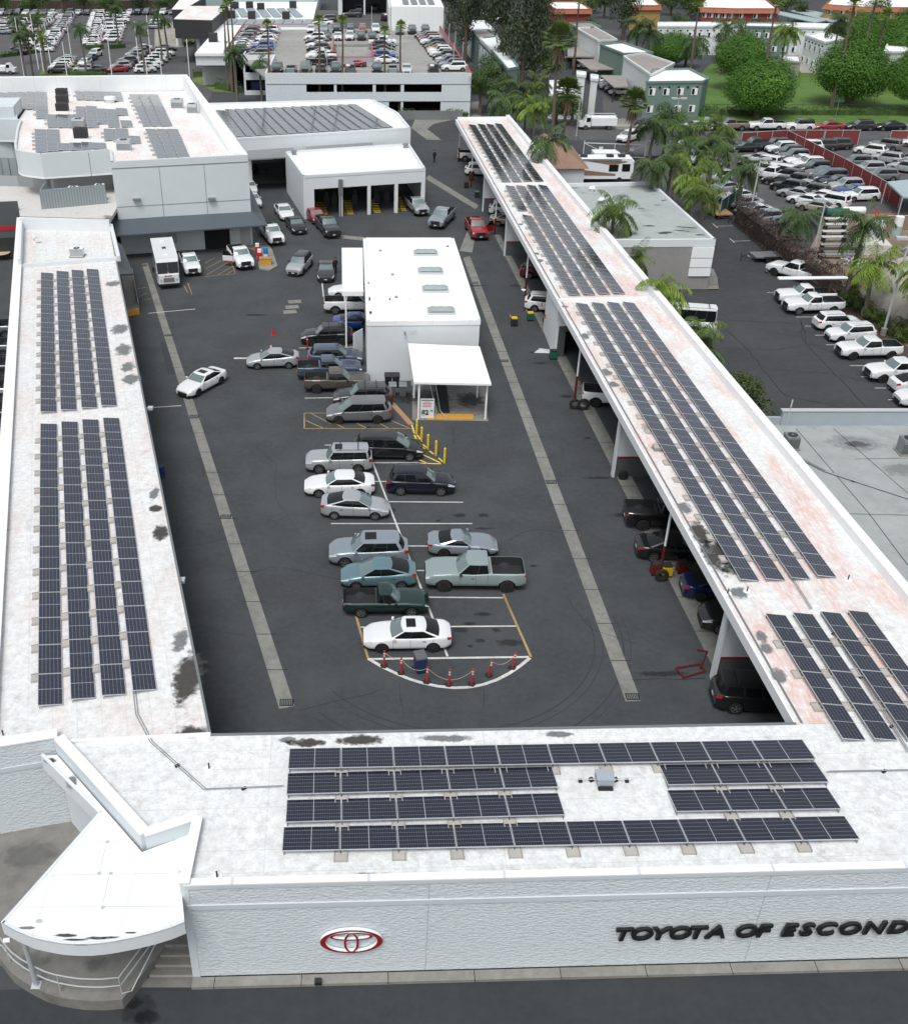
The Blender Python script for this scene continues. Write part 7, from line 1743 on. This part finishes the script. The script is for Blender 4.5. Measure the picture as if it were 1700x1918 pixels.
crow('left of three by the garage roof back edge',(748,63),(797,62),mix('gdk',27),-90,z,g2)
crow('far end of the garage roof right column',(798,71),(850,133),mix('krrwkkowwkstgw',28),180,z,g2)
for k,(x,y,c,kk,a) in enumerate([(660,32,'dark grey','suv',180),(722,38,'black','suv',80),(672,22,'silver','suv',90),(700,20,'dark grey','suv',90),(613,42,'dark grey','suv',180),(605,48,'white','sedan',180)]): car_at(kk,c,*P(x,y,z),R(a),f'{c} car on the dark yard beyond the garage roof, {ordn(k)} counted',0,z,'cars beyond the garage roof')
g3='cars on the right storage lot'
crow('far end of the row beside the long red fence',(1450,279),(1610,375),[('suv','dark grey'),('suv','white'),('suv','dark grey'),('suv','grey'),('sedan','white'),('suv','white'),('suv','dark grey'),('sedan','grey'),('minivan','slate blue'),('sedan','dark grey'),('suv','silver'),('sedan','blue'),('suv','white')],186,0,g3,near=1)
crow('far end of the middle row facing away',(1417,304),(1552,386),[('sedan','silver'),('boxy suv','white'),('sedan','silver'),('suv','white'),('suv','black'),('suv','black'),('sedan','silver'),('suv','dark grey'),('sedan','white'),('boxy suv','white')],138,0,g3,near=1)
crow('far end of the nearer row facing away',(1413,316),(1525,396),[('suv','dark grey'),('boxy suv','white'),('pickup','white'),('sedan','black'),('suv','black'),('sedan','silver'),('sedan','white'),('sedan','beige')],138,0,g3,near=1)
crow('left of two beside the street fence',(1393,284),(1410,281),[('sedan','black'),('pickup','dark green')],186,0,g3)
crow('far end of the cars under the hedge palms',(1378,375),(1425,418),[('sedan','white'),('sedan','silver'),('sedan','white'),('suv','silver blue')],190,0,g3)
crow('far end of the cars between the left palms',(1290,275),(1352,360),[('sedan','white'),('sedan','silver'),('suv','silver'),('sedan','white'),('suv','silver'),('sedan','silver')],200,0,g3)
g4='cars beyond the red fence'
crow('left of three just behind the fence corner',(1510,283),(1563,279),[('suv','white'),('suv','dark grey'),('suv','dark grey')],178,0,g4)
crow('far end of the nearer group beyond the fence',(1628,290),(1690,322),[('suv','white'),('suv','silver'),('suv','silver')],140,0,g4,near=1)
crow('far end of the farther group beyond the fence',(1655,280),(1700,306),[('boxy suv','grey'),('suv','silver')],140,0,g4)
crow('far end of the cars touching the fence behind',(1600,312),(1648,338),[('suv','grey'),('suv','silver'),('suv','grey')],178,0,g4)
crow('far end of the pair at the right edge',(1694,266),(1706,274),[('sedan','dark grey'),('sedan','white')],178,0,g4)
g5='cars in the apartment court'
crow('far end under the nearest court carport',(1128,158),(1162,178),mix('wgsrw',30),175,0,g5)
crow('far end under the upper court carports',(1070,115),(1098,128),mix('kw',31),175,0,g5)
g6='pickups left of the left wing'
crow('far end of the pickups at the left frame edge',(-22,630),(-34,792),[('pickup','grey'),('pickup','grey'),('pickup','dark grey'),('pickup','silver'),('pickup','black')],185,0,g6,near=1)
crow('far end of the cars beyond the top trees',(905,30),(946,44),mix('wwwd',32),178,0,'cars beyond the pines')
# ------------------------------------------------------------------ workshop clutter under the service roof
def tyre_at(px,py,label,r=.45,z=0,lying=False,dx=0):
    x,y=P(px,py);mb=MB();ri=r*.55
    seg=16;prof=[(ri,-.12),(r*.92,-.12),(r,-.06),(r,.06),(r*.92,.12),(ri,.12)];vs=[];fs=[]
    for i in range(seg):
        a=2*math.pi*i/seg
        for q,w_ in prof: vs.append((q*math.cos(a),w_,q*math.sin(a)+r) if not lying else (q*math.cos(a),q*math.sin(a),w_+.12))
    n=6
    for i in range(seg):
        j=(i+1)%seg
        for k in range(n): fs.append((i*n+k,i*n+(k+1)%n,j*n+(k+1)%n,j*n+k))
    mb.add(vs,fs);return tag(mb.build('loose_tyre','tyre',loc=(x+dx,y,z)),label,'tyre')
tyre_at(1091,768,'large loose tyre standing behind the lifted white pickup',.5)
tyre_at(1075,766,'loose tyre leaning on the red post beside the lifted pickup',.45)
tyre_at(1237,1088,'tyre standing at the foot of the red post by the yellow tool',.42)
tyre_at(1165,898,'tyre leaning on the grey partition wall',.36)
for k,(px,py,c1_,c2_,l) in enumerate([(1226,1075,'engine_red','dark_metal','red floor jack beside the post foot near the black sedan'),(1246,1078,'yellow_paint','dark_metal','yellow wheel lift beside the red post'),(1275,1072,'engine_red','plastic_black','black and red tool cart behind the yellow wheel lift'),(962,660-50,'plastic_black','yellow_paint','black tool stand left of the white workshop room'),(992,600,'green_plastic','yellow_paint','green and yellow bin beside the white SUV under the roof'),(1035,672,'green_plastic','plastic_black','green bin at the corner of the white workshop room'),(873,352,'plastic_black','engine_red','dark tool cart near the far bays'),(882,338,'engine_red','dark_metal','red tool cabinet near the far bays'),(893,370,'plastic_black','metal_grey','black cart beside the far partition'),(960,470,'plastic_black','white_trim','black machine behind the second partition')]):
    x,y=P(px,py);t=thing('tool_cart',l,'workshop tool',(x,y,0))
    mb=MB();mb.box(-.3,-.28,.15,.3,.28,.75);mb.build('cabinet',c1_,t);mb=MB();mb.box(-.26,-.24,.75,.26,.24,.85);mb.tube([(-.3,-.2,.8),(-.42,-.2,1.05),(-.42,.2,1.05),(-.3,.2,.8)],.025,5);mb.build('tray',c2_,t)
    for sx in(-1,1):
        for sy in(-1,1): MB().tube([(sx*.24,sy*.22-.03,.07),(sx*.24,sy*.22+.03,.07)],.07,8).build('wheel','rubber',t)
x,y=P(1302,1256);t=thing('engine_crane','folded red engine crane at the foot of the nearest partition','engine crane',(x,y,0),.3)
for pts in([(-1.,-.4,.12),(.4,-.3,.12)],[(-1.,.4,.12),(.4,.3,.12)],[(.4,-.3,.12),(.4,.3,.12)],[(-1.,-.4,.12),(-1.,.4,.12)]): MB().tube(pts,.05,6).build('leg','engine_red',t)
MB().tube([(.3,0,.12),(.5,0,1.2),(-.2,0,1.5)],.06,6).build('boom','engine_red',t)
x,y=P(1180,862);tag(MB().box(-.35,-.12,.1,.35,.12,.9).build('leaning_board','stucco_grey',loc=(x,y,0)),'grey board leaning on the partition by a tyre','board')
x,y=P(1340,1262);tag(MB().box(0,-.1,0,.65,.1,1.7).build('metal_locker','steel_pale',loc=(inner(y)+1.9,y-.2,0)),'pale metal locker against the nearest grey partition','locker')
x,y=P(1017,658);tag(MB().add([(-.9,-.4,.03),(.5,-.5,.03),(.8,.3,.05),(-.3,.5,.1),(-.2,0,.28)],[(0,1,4),(1,2,4),(2,3,4),(3,0,4)]).build('folded_sheet','steel_pale',loc=(x,y,0)),'crumpled pale sheet on the ground by the workshop room','sheet')
x=inner(P(1020,620)[1])+.17;y=P(1022,625)[1]
for (dy,z,c) in((-1.2,2.0,'red_plastic'),(1.2,2.2,'red_plastic'),(-.2,1.3,'sign_black')):
    tag(MB().box(-.03,-.12,0,.03,.12,.35).build('wall_plate',c,loc=(x,y+dy,z)),{-1.2:'red plate low on the white workshop wall, nearer',1.2:'red plate on the white workshop wall, farther',-.2:'dark plate on the white workshop wall between two red plates'}[dy],'plate')
# fuel island
isl=[(458,466),(478,470),(486,505),(505,508),(520,500),(510,470),(487,440),(474,430)]
S(MB().prism(PP(isl),0,.15).build('island_kerb','concrete'))
for (px,py),l in(((483,478),'red and white fuel pump on the kerbed island, farther one'),((487,489),'red and white fuel pump on the kerbed island, nearer one')):
    x,y=P(px,py,.15);t=thing('fuel_pump',l,'fuel pump',(x,y,.15));MB().box(-.25,-.2,0,.25,.2,1.0).build('cabinet','red_plastic',t);MB().box(-.2,-.16,1.0,.2,.16,1.35).build('head','white_trim',t);MB().tube([(.27,0,.9),(.4,0,.5),(.27,.0,.2)],.02,5).build('hose','rubber',t)
x,y=P(498,482,.15);t=thing('blue_bin','bright blue drum with a white base on the kerbed island','bin',(x,y,.15));MB().cyl(0,0,0,.45,.25,12).build('base','white_trim',t);MB().cyl(0,0,.45,1.1,.27,12).build('drum','blue_plastic',t)
x,y=P(498,495,.15);t=thing('crate','orange-tan crate at the tip of the kerbed island','crate',(x,y,.15));MB().box(-.65,-.35,0,.65,.35,.7).build('body','orange_paint',t);MB().box(-.68,-.38,.7,.68,.38,.76).build('lid','plywood',t)
# storage yard on the right
def pipes(px0,px1,py,n,label,mat='steel_pale',z=.6):
    a,b=P(px0,py),P(px1,py);t=thing('pipe_rack',label,'pipe rack',(a[0],a[1],0));l=b[0]-a[0]
    for k in range(n): MB().tube([(0,k*.16,z),(l,k*.16+.1,z)],.08,6).build('pipe',mat,t)
    for x in(.3,l-.3): MB().box(x-.06,-.2,0,x+.06,n*.16+.2,z-.08).build('support','dark_metal',t)
for k,(py,m) in enumerate([(418,'steel_pale'),(431,'steel_pale'),(442,'steel_pale'),(455,'steel_pale'),(467,'metal_grey'),(478,'dark_metal'),(486,'metal_grey')]): pipes(1543-2*k,1585 if k<4 else 1610,py,4,f'stack of pale pipes in the storage yard, {ordn(k)} from the back',m,.5+.15*(k%2))
x,y=P(1676,440);t=thing('water_tank','white caged tank standing on a pale green one in the storage yard','tank',(x,y,0));MB().cyl(0,0,0,1.1,.55,12).build('lower_tank','carport_blue',t);MB().cyl(0,0,1.12,2.2,.5,12).build('upper_tank','white_clean',t)
x,y=P(1628,470);tag(MB().prism([(-1.6,-1.5),(1.6,-1.5),(2,1.5),(-2,1.5)],0,1.1).build('covered_pile','roof_low',loc=(x,y,0)),'grey tarpaulin-covered pile in the storage yard','covered pile')
x,y=P(1633,455);tag(MB().box(-.6,-.5,0,.6,.5,2.6).build('white_cabinet','white_clean',loc=(x,y,0)),'tall white cabinet behind the tarpaulin-covered pile','cabinet')
for k,(px,py) in enumerate([(1550,403),(1565,405),(1595,402)]):
    x,y=P(px,py);tag(MB().tube([(-1.4,0,.5),(1.4,0,.5)],.5,12).build('long_tank',['dark_metal','green_plastic','white_clean'][k],loc=(x,y,0)),['dark brown tank lying at the back of the storage yard','dark green tank lying at the back of the storage yard','white tank lying at the back of the storage yard'][k],'tank')
for k,(px,py) in enumerate([(1690,480),(1700,500),(1590,492),(1596,502),(1650,415)]):
    x,y=P(px,py);r=random.Random(k);mb=MB()
    for i in range(16): a=r.uniform(0,6.28);mb.tube([(r.uniform(-1,1),r.uniform(-.8,.8),r.uniform(.1,.5)),(r.uniform(-1.4,1.4),r.uniform(-1,1),r.uniform(.3,1.5))],.04,4)
    tag(mb.build('scrap_pile','metal_grey' if k!=4 else 'red_plastic',loc=(x,y,0)),f'tangled metal frame pile in the storage yard, {ordn(k)} of five','scrap pile')
# weathered barrel-shaped cover behind the round shrubs
mb=MB();a,b=P(1588,556),P(1790,730);l=math.dist(a,b);ux,uy=(b[0]-a[0])/l,(b[1]-a[1])/l;nx,ny=-uy,ux
if nx<0: nx,ny=-nx,-ny
K=14;J=12;vs=[]
for i in range(K+1):
    s=l*i/K
    for j in range(J+1):
        t=math.pi*.5*j/J;o=5.5*(1-math.cos(t))*.9+1.0;z_=4.3*math.sin(t)
        vs.append((ux*s+nx*o,uy*s+ny*o,z_))
mb.add(vs,[(i*(J+1)+j,(i+1)*(J+1)+j,(i+1)*(J+1)+j+1,i*(J+1)+j+1) for i in range(K) for j in range(J)])
mb.add([(ux*0+nx*6,uy*0+ny*6,4.3),(ux*l+nx*6,uy*l+ny*6,4.3),(ux*l+nx*16,uy*l+ny*16,4.0),(nx*16,ny*16,4.0)],[(0,1,2,3)])
mb.add([(nx*(5.5*(1-math.cos(math.pi*.5*j/J))*.9+1),ny*(5.5*(1-math.cos(math.pi*.5*j/J))*.9+1),4.3*math.sin(math.pi*.5*j/J)) for j in range(J+1)]+[(nx*16,ny*16,4),(nx*16,ny*16,0)],[tuple(range(J+3))])
tag(mb.build('barrel_roof_shed','tarp_dome',smooth=40,loc=(a[0],a[1],0)),'large weathered barrel-shaped roof behind the round shrubs at the right','shed')
x,y=P(1660,330);mb=MB();a=P(1650,345,2.8);t=Bld('carport','pale grey canopy roof beyond the long red fence','carport',a)
q=[P(1660,340,2.8),P(1690,368,2.8),P(1770,372,2.8),P(1770,330,2.8)];t.part('roof',MB().prism(q,2.6,2.8),'carport_blue')
for p in q[:2]: t.part('post',MB().cyl(p[0],p[1],0,2.6,.07,6),'steel_pale')
# ------------------------------------------------------------------ person
def person(px,py,label):
    x,y=P(px,py);t=thing('person',label,'person',(x,y,0),R(200))
    me=bpy.data.meshes.new('body');V=[(0,0,.95),(0,0,1.2),(0,0,1.45),(0,0,1.56),(0,.02,1.68),(0,.0,1.78),(.19,0,1.42),(.26,.02,1.15),(.24,.12,.92),(-.19,0,1.42),(-.27,-.02,1.15),(-.25,.08,.90),(.10,0,.88),(.12,.06,.48),(.12,.0,.08),(.12,.14,.04),(-.10,0,.88),(-.11,-.04,.48),(-.12,-.16,.10),(-.12,-.04,.04)]
    E=[(0,1),(1,2),(2,3),(3,4),(4,5),(2,6),(6,7),(7,8),(2,9),(9,10),(10,11),(0,12),(12,13),(13,14),(14,15),(0,16),(16,17),(17,18),(18,19)]
    rr=[.15,.14,.15,.06,.10,.07,.075,.055,.04,.075,.055,.04,.10,.07,.045,.04,.10,.07,.045,.04]
    me.from_pydata(V,E,[]);o=bpy.data.objects.new('body',me);C.objects.link(o)
    o.modifiers.new('s','SKIN');sv=me.skin_vertices[0].data
    for i,q in enumerate(rr): sv[i].radius=(q,q)
    sv[0].use_root=True;o.modifiers.new('u','SUBSURF').levels=2
    bpy.context.view_layer.update();m2=bpy.data.meshes.new_from_object(o.evaluated_get(bpy.context.evaluated_depsgraph_get()));bpy.data.objects.remove(o)
    for m in('cloth_black','skin'): m2.materials.append(M[m])
    for p in m2.polygons: p.use_smooth=True;p.material_index=1 if (p.center.z>1.55 or (p.center.z<.97 and abs(p.center.x)>.2)) else 0
    o=bpy.data.objects.new('body',m2);C.objects.link(o);o.parent=t
    mb=MB();mb.tube([(0,-.02,1.66),(0,-.02,1.76),(0,-.01,1.83)],[.105,.11,.05],10);mb.build('hair','cloth_black',t,smooth=60)
person(813,305,'person in dark clothes walking on the concrete beyond the drive-through building')
person(628,505+8,'person in dark clothes standing at the wash canopy beside the dark grey sedan')
# ------------------------------------------------------------------ vegetation
# distance woods at the horizon
def wood(name,x0,x1,y0,y1,n,h,label,mat='leaf_mid'):
    r=random.Random(n);mb=MB()
    for i in range(n):
        cx,cy=r.uniform(x0,x1),r.uniform(y0,y1);hh=h*r.uniform(.6,1.2);rr=hh*.55
        for k in range(170):
            d=Vector((r.gauss(0,1),r.gauss(0,1),r.gauss(0,1))).normalized()*rr*r.uniform(.6,1.05);p=Vector((cx,cy,hh-rr*.9))+Vector((d.x,d.y,d.z*.8))
            nr=(d.normalized()+Vector((r.gauss(0,.5),r.gauss(0,.5),.4))).normalized();a=nr.orthogonal().normalized();b=nr.cross(a);s=r.uniform(.7,1.3)
            mb.add([p-a*s*.6,p-b*s*.4,p+a*s*.6,p+b*s*.4],[(0,1,2,3)])
    o=mb.build(name,mat);tag(o,label,'trees',kind='stuff')
wood('distant_trees',-150,-20,368,430,75,9,'dark belt of distant trees along the top left edge')
wood('distant_trees',60,260,330,460,90,9,'dark belt of distant trees along the top right edge')
for k,(x,y,h,rx) in enumerate([(12,22,7,4),(52,20,6,4),(82,22,8,4.5),(120,24,9,4),(196,22,7,4),(215,24,6,4),(262,18,8,5),(305,20,7,4),(335,22,8,4),(160,16,7,4)]):
    q=P(x,y+5);btree(q[0],q[1],'leaf_mid' if k!=6 else 'leaf_euc',h,rx,f'tree along the boundary wall of the upper left lot, {ordn(k)} of ten','trees along the upper left wall')
for i,(px,py,h,rx,l) in enumerate([(1415,220,10.6,6.9,'round bright green tree in front of the lawn, left of two nearest the street'),(1378,168,11,6.2,'bright green tree behind the left round tree'),(1584,197,12.3,7.7,'largest round bright green tree, right of the lawn'),(1704,214,11.5,6.6,'bright green tree at the right frame edge beside the street'),(1672,135,12,7.,'bright green tree behind the largest one, upper right'),(1250,128,8,5.0,'small bright green tree between the stepped blocks and the palms'),(1615,112,11,7,'bright green tree top behind the largest round tree'),(1745,170,12,8,'bright green tree beyond the right frame edge')]):
    q=P(px,py);btree(q[0],q[1],'leaf_bright',h,rx,l,'round green park trees',var=i%3)
for px,py,h,rx,l,v in[(975,168,25,6.5,'tall loose eucalyptus in the middle of the top edge',0),(938,150,22,4.8,'tall loose eucalyptus left of the biggest one',1),(870,118,20,5.5,'tall loose eucalyptus beyond the garage corner',1),(1165,75,19,5.5,'dark loose eucalyptus behind the stepped apartment blocks',0),(905,75,17,4.5,'loose eucalyptus behind the far white wing',0),(845,62,15,4.5,'loose eucalyptus beside the far panelled wing',1),(1010,110,17,5,'loose eucalyptus right of the biggest one',1)]:
    q=P(px,py);btree(q[0],q[1],'leaf_euc',h,rx,l,'eucalyptus trees',var=v)
for px,py,h,rx,l in[(898,215,8,3.5,'dark rounded tree beside the garage corner'),(905,180,8,4,'dark rounded tree behind the garage corner tree'),(1020,165,8,4,'dark green tree left of the tall fan palm'),(1245,262,6,3,'small dark tree by the street behind the palms'),(1040,232,6,3.6,'bushy tree with reddish tips near the end of the service roof'),(1070,235,6,3.5,'bushy dark tree beside the street lamp'),(1000,150,7,3.5,'dark tree in the garden of the apartment court'),(920,205,6,3,'bushy dark tree behind the garage'),(950,195,6,3.,'rounded tree between the garage and the palms')]:
    q=P(px,py);btree(q[0],q[1],'leaf_mid',h,rx,l)
for k,(px,py,h,rx) in enumerate([(1290,30,8,4),(1130,26,9,4.5),(1255,20,7,4),(1352,104,6,3.5),(1640,50,9,5),(1500,34,6,3),(1282,118,7,4),(1345,66,5,3),(1420,70,6,3.5),(1485,-2,9,5),(1100,70,6,2.6),(1010,60,8,4),(1700,60,9,5),(1265,60,6,3.4)]):
    q=P(px,py+8);btree(q[0],q[1],'leaf_mid',h,rx,f'dark green tree among the apartment blocks, {ordn(k)} of fourteen','trees among the apartment blocks')
q=P(1385,800);btree(q[0]+.2,q[1],'leaf_dark',5.2,2.9,'round olive-green tree beside the service roof parapet')
for k,(px,py,r) in enumerate([(1592,570,.95),(1614,585,1.0),(1629,598,.85),(1646,608,.9),(1656,620,.75),(1677,628,1.0),(1690,642,.95),(1598,552,.8)]):
    x,y=P(px,py);shrub(x,y,r,f'clipped round shrub along the kerb, {ordn(k)} from the far end','leaf_box','clipped round shrubs')
x,y=P(1411,422);shrub(x,y,.9,'round green shrub at the foot of the double lamp post')
hedge(P(1383,417),P(1556,562),2.0,2.7,'tall brown twiggy hedge between the lot and the storage yard','hedge_brown',.24,260,rough=.12)
for k,(px,py,r) in enumerate([(1392,412,.8),(1432,448,.7),(1470,478,.7),(1545,545,.9),(1570,560,.8),(1582,574,.7)]):
    x,y=P(px,py);shrub(x-.3,y,r,f'loose green bush growing against the brown hedge, {ordn(k)} from the far end','leaf_mid','green bushes against the brown hedge')
hedge(P(1312,214),P(1740,216),1.4,1.1,'long low clipped hedge along the park lawn','leaf_mid',.25,70)
for a,b,h,l in(((72,95),(103,93),1.,'low hedge below the white column, right part'),((0,108),(70,99),1.,'low hedge along the lower edge of the upper left lot'),((160,93),(195,91),1.2,'short hedge left of the pale post in the upper left lot'),((204,92),(234,89),1.2,'short hedge right of the pale post in the upper left lot'),((128,141),(200,142),1.,'low hedge behind the tall building parapet'),((362,144),(390,143),1.4,'dark clipped hedge beside the white showroom corner'),((406,166),(450,174),1.6,'dark hedge along the red kerb by the garage'),((746,221),(786,220),1.3,'low hedge in front of the garage, left part'),((835,222),(876,222),1.3,'low hedge in front of the garage, right part'),((1310,218),(1340,219),1.3,'low hedge beside the green apartment block')):
    hedge(P(*a),P(*b),1.4,h,l,'leaf_mid',.3,40)
# palms: crown pixel and height give the foot
def yz(px,py,Y):
    u=(px-CX)/F_PX;v=(py-CY)/F_PX;t=Y/(_c-v*_s);return u*t,HC+(-_s-v*_c)*t
def cpalm(kind,px,py,h,label,scale=1.,mat='leaf_palm',var=0,group=None,rz=None): x,y=P(px,py,h);return palm(kind,x,y,h,label,scale,mat,var,group,rz)
gp_='feather palms between the lots'
BASES={1500:(1482,478),1612:(1584,552),1648:(1614,592),1712:(1700,640),1388:(1377,402)}
for i,(px,py,h,s,mt,l) in enumerate([(1150,400,7.0,.9,'leaf_palm','feather palm in front of the weathered pale roof'),
 (1190,488,5.5,.65,'leaf_palm','feather palm above the upper part of the parapet, small'),(1240,543,5.5,.75,'leaf_palm_lime','feather palm touching the parapet beside the white van'),(1308,628,4.6,.65,'leaf_palm','feather palm hiding the front of the white van'),(1312,660,3.6,.7,'leaf_palm_deep','low feather palm below the white van'),
 (1222,312,7.5,.75,'leaf_palm_deep','feather palm right of the lot gate'),(1258,305,7.5,.75,'leaf_palm','second feather palm right of the lot gate'),(1298,335,7.5,.85,'leaf_palm_lime','yellow-green feather palm over the corner of the pale roof'),(1318,362,7,.75,'leaf_palm','feather palm drooping over the pale roof corner'),(1270,285,7.5,.75,'leaf_palm_deep','feather palm behind the yellow-green one'),
 (1295,262,7.5,.85,'leaf_palm_deep','feather palm near the street left of the tan pickup'),(1338,272,7.5,.9,'leaf_palm_deep','feather palm in front of the red street fence'),(1388,322,9,.9,'leaf_palm_deep','feather palm left of the double lamp post'),(1330,305,7,.7,'leaf_palm','feather palm over the pale cars left of the rows'),
 (1500,410,8.5,.8,'leaf_palm_deep','feather palm over the middle of the brown hedge'),(1612,425,9.5,.9,'leaf_palm_deep','feather palm over the storage yard with a leaning trunk'),(1648,500,7.5,.85,'leaf_palm_lime','yellow-green feather palm in front of the barrel roof'),(1712,505,7.5,.85,'leaf_palm_lime','yellow-green feather palm at the right frame edge'),
 (970,168,7,.95,'leaf_palm_deep','feather palm behind the garage corner, left'),(1005,163,7.5,.95,'leaf_palm','feather palm behind the garage corner, right'),(945,190,6.5,1.0,'leaf_palm_deep','low feather palm nearest the garage corner'),(1000,205,7.5,.85,'leaf_palm_lime','feather palm above the far end of the service roof'),(1026,268,7.5,.95,'leaf_palm_deep','drooping feather palm over the parapet of the service roof'),(985,195,6.5,.9,'leaf_palm_deep','feather palm low beside the service roof end'),
 (1195,50,9,1.0,'leaf_palm_deep','feather palm behind the stepped white blocks'),(1218,62,8,1.1,'leaf_palm_deep','feather palm right of the stepped white blocks'),(1300,82,9,.95,'leaf_palm_deep','feather palm in front of the long apartment row, left'),(1362,52,9,1.0,'leaf_palm_deep','feather palm in front of the long apartment row, middle'),(1390,60,7,1.0,'leaf_palm_deep','smaller feather palm beside the middle one at the apartments'),(1473,58,9,1.0,'leaf_palm_lime','yellowish feather palm in front of the balconies'),(1572,42,11,1.0,'leaf_palm_deep','feather palm behind the largest green tree'),
 (1250,228,5,.9,'leaf_palm_deep','low feather palm by the street beside the green block'),(1225,235,5,.9,'leaf_palm_deep','dark low feather palm on the street bend'),(1290,250,6,.9,'leaf_palm','low feather palm before the white street sedan'),(1345,240,6.5,1.0,'leaf_palm','feather palm rising in front of the tan street pickup')]):
    
    if px in BASES:
        b_=P(*BASES[px]);hh=hgt(*BASES[px],py,px);palm('q',b_[0],b_[1],hh,l,s,mt,i%3,gp_)
    else: cpalm('q',px,py,h,l,s,mt,i%3,gp_)
for px,py,h,l,k,v,s in[(1048,75,17,'tallest fan palm with a brown skirt beside the gate towers','f',0,1.25),(1062,172,9.5,'short stout fan palm in front of the gate towers','f',1,1.15),(1186,193,8.5,'stout fan palm in front of the green street-side block','f',0,1.15)]: cpalm(k,px,py,h,l,s,var=v)
for i,(px,py,h,s) in enumerate([(418,20,19,.85),(425,8,21,.85),(432,4,20.5,.85)]): x_,z_=yz(px,py,213-i);palm('fb',x_,213-i,z_,f'slender tall fan palm left of the garage, {ordn(i)} of three',.6,var=i%2,group='slender fan palms',tw=.8)
for i,(px,py,h) in enumerate([(500,48,18.),(597,40,19),(641,40,19),(721,60,17),(751,50,18)]): x_,z_=yz(px,py,191);palm('fb',x_,191,z_,f'slender fan palm standing in front of the garage wall, {ordn(i)} from the left',.62,var=i%2,group='slender fan palms',tw=.85)
for i,(px,py,h,s) in enumerate([(440,100,9,.8),(487,118,7,.65)]): cpalm('q',px,py,h,['feather palm left of the garage stair block','small feather palm in front of the garage stair block'][i],s,'leaf_palm_deep',i)
for i,(px,py,h,s) in enumerate([(37,70,8,.8),(50,62,8.5,.85),(30,38,9,.9),(70,36,9,.9),(78,70,7.5,.7),(150,53,9,.8),(262,52,9,.8),(295,28,10,.8),(308,40,8,.65),(215,18,8,.8)]): cpalm('q',px,py,h,f'feather palm on the upper left lot, {ordn(i)} of ten',s*.8,'leaf_palm_deep' if i!=4 else 'leaf_palm_lime',i%3,'feather palms on the upper left lot')
for i,(px,py,h) in enumerate([(1310,8,16),(1455,4,18),(1600,8,17),(1640,0,17),(1600,-4,14),(1085,2,14),(1660,30,14)]): cpalm('fb',px,py,h,f'thin distant fan palm near the top right edge, {ordn(i)} of seven',.8,var=i%2,group='distant fan palms')
# ------------------------------------------------------------------ camera, light
cd=bpy.data.cameras.new('camera');co=bpy.data.objects.new('camera',cd);C.objects.link(co);bpy.context.scene.camera=co
co.location=(0,0,HC);co.rotation_euler=(R(90)-PIT,0,0);cd.sensor_fit='VERTICAL';cd.sensor_height=24;cd.lens=F_PX/1918*24;cd.clip_end=3000;cd.clip_start=.5
cd.shift_x=(850-CX)/1918;cd.shift_y=0
w=bpy.data.worlds.new('World');bpy.context.scene.world=w;w.use_nodes=True;nt=w.node_tree
sk=nt.nodes.new('ShaderNodeTexSky');sk.sky_type='NISHITA';sk.sun_disc=False;sk.sun_elevation=R(62);sk.sun_rotation=R(200);sk.dust_density=3.;sk.air_density=1.2;sk.ozone_density=1.
hs=nt.nodes.new('ShaderNodeHueSaturation');hs.inputs['Saturation'].default_value=.28;nt.links.new(sk.outputs[0],hs.inputs['Color']);nt.links.new(hs.outputs[0],nt.nodes['Background'].inputs[0])
nt.nodes['Background'].inputs[1].default_value=.122
sd=bpy.data.lights.new('sun','SUN');so=bpy.data.objects.new('sun',sd);C.objects.link(so);sd.energy=1.5;sd.angle=R(22);sd.color=(1,.98,.95)
az=R(200);el=R(62)
dv=Vector((math.sin(az)*math.cos(el),math.cos(az)*math.cos(el),math.sin(el)));so.rotation_euler=dv.to_track_quat('Z','Y').to_euler();so.location=(0,0,80)
vs_=bpy.context.scene.view_settings;vs_.view_transform='Standard';vs_.look='None';vs_.gamma=1;vs_.exposure=.30
print('cars',ncar[0],'objects',len(bpy.data.objects))
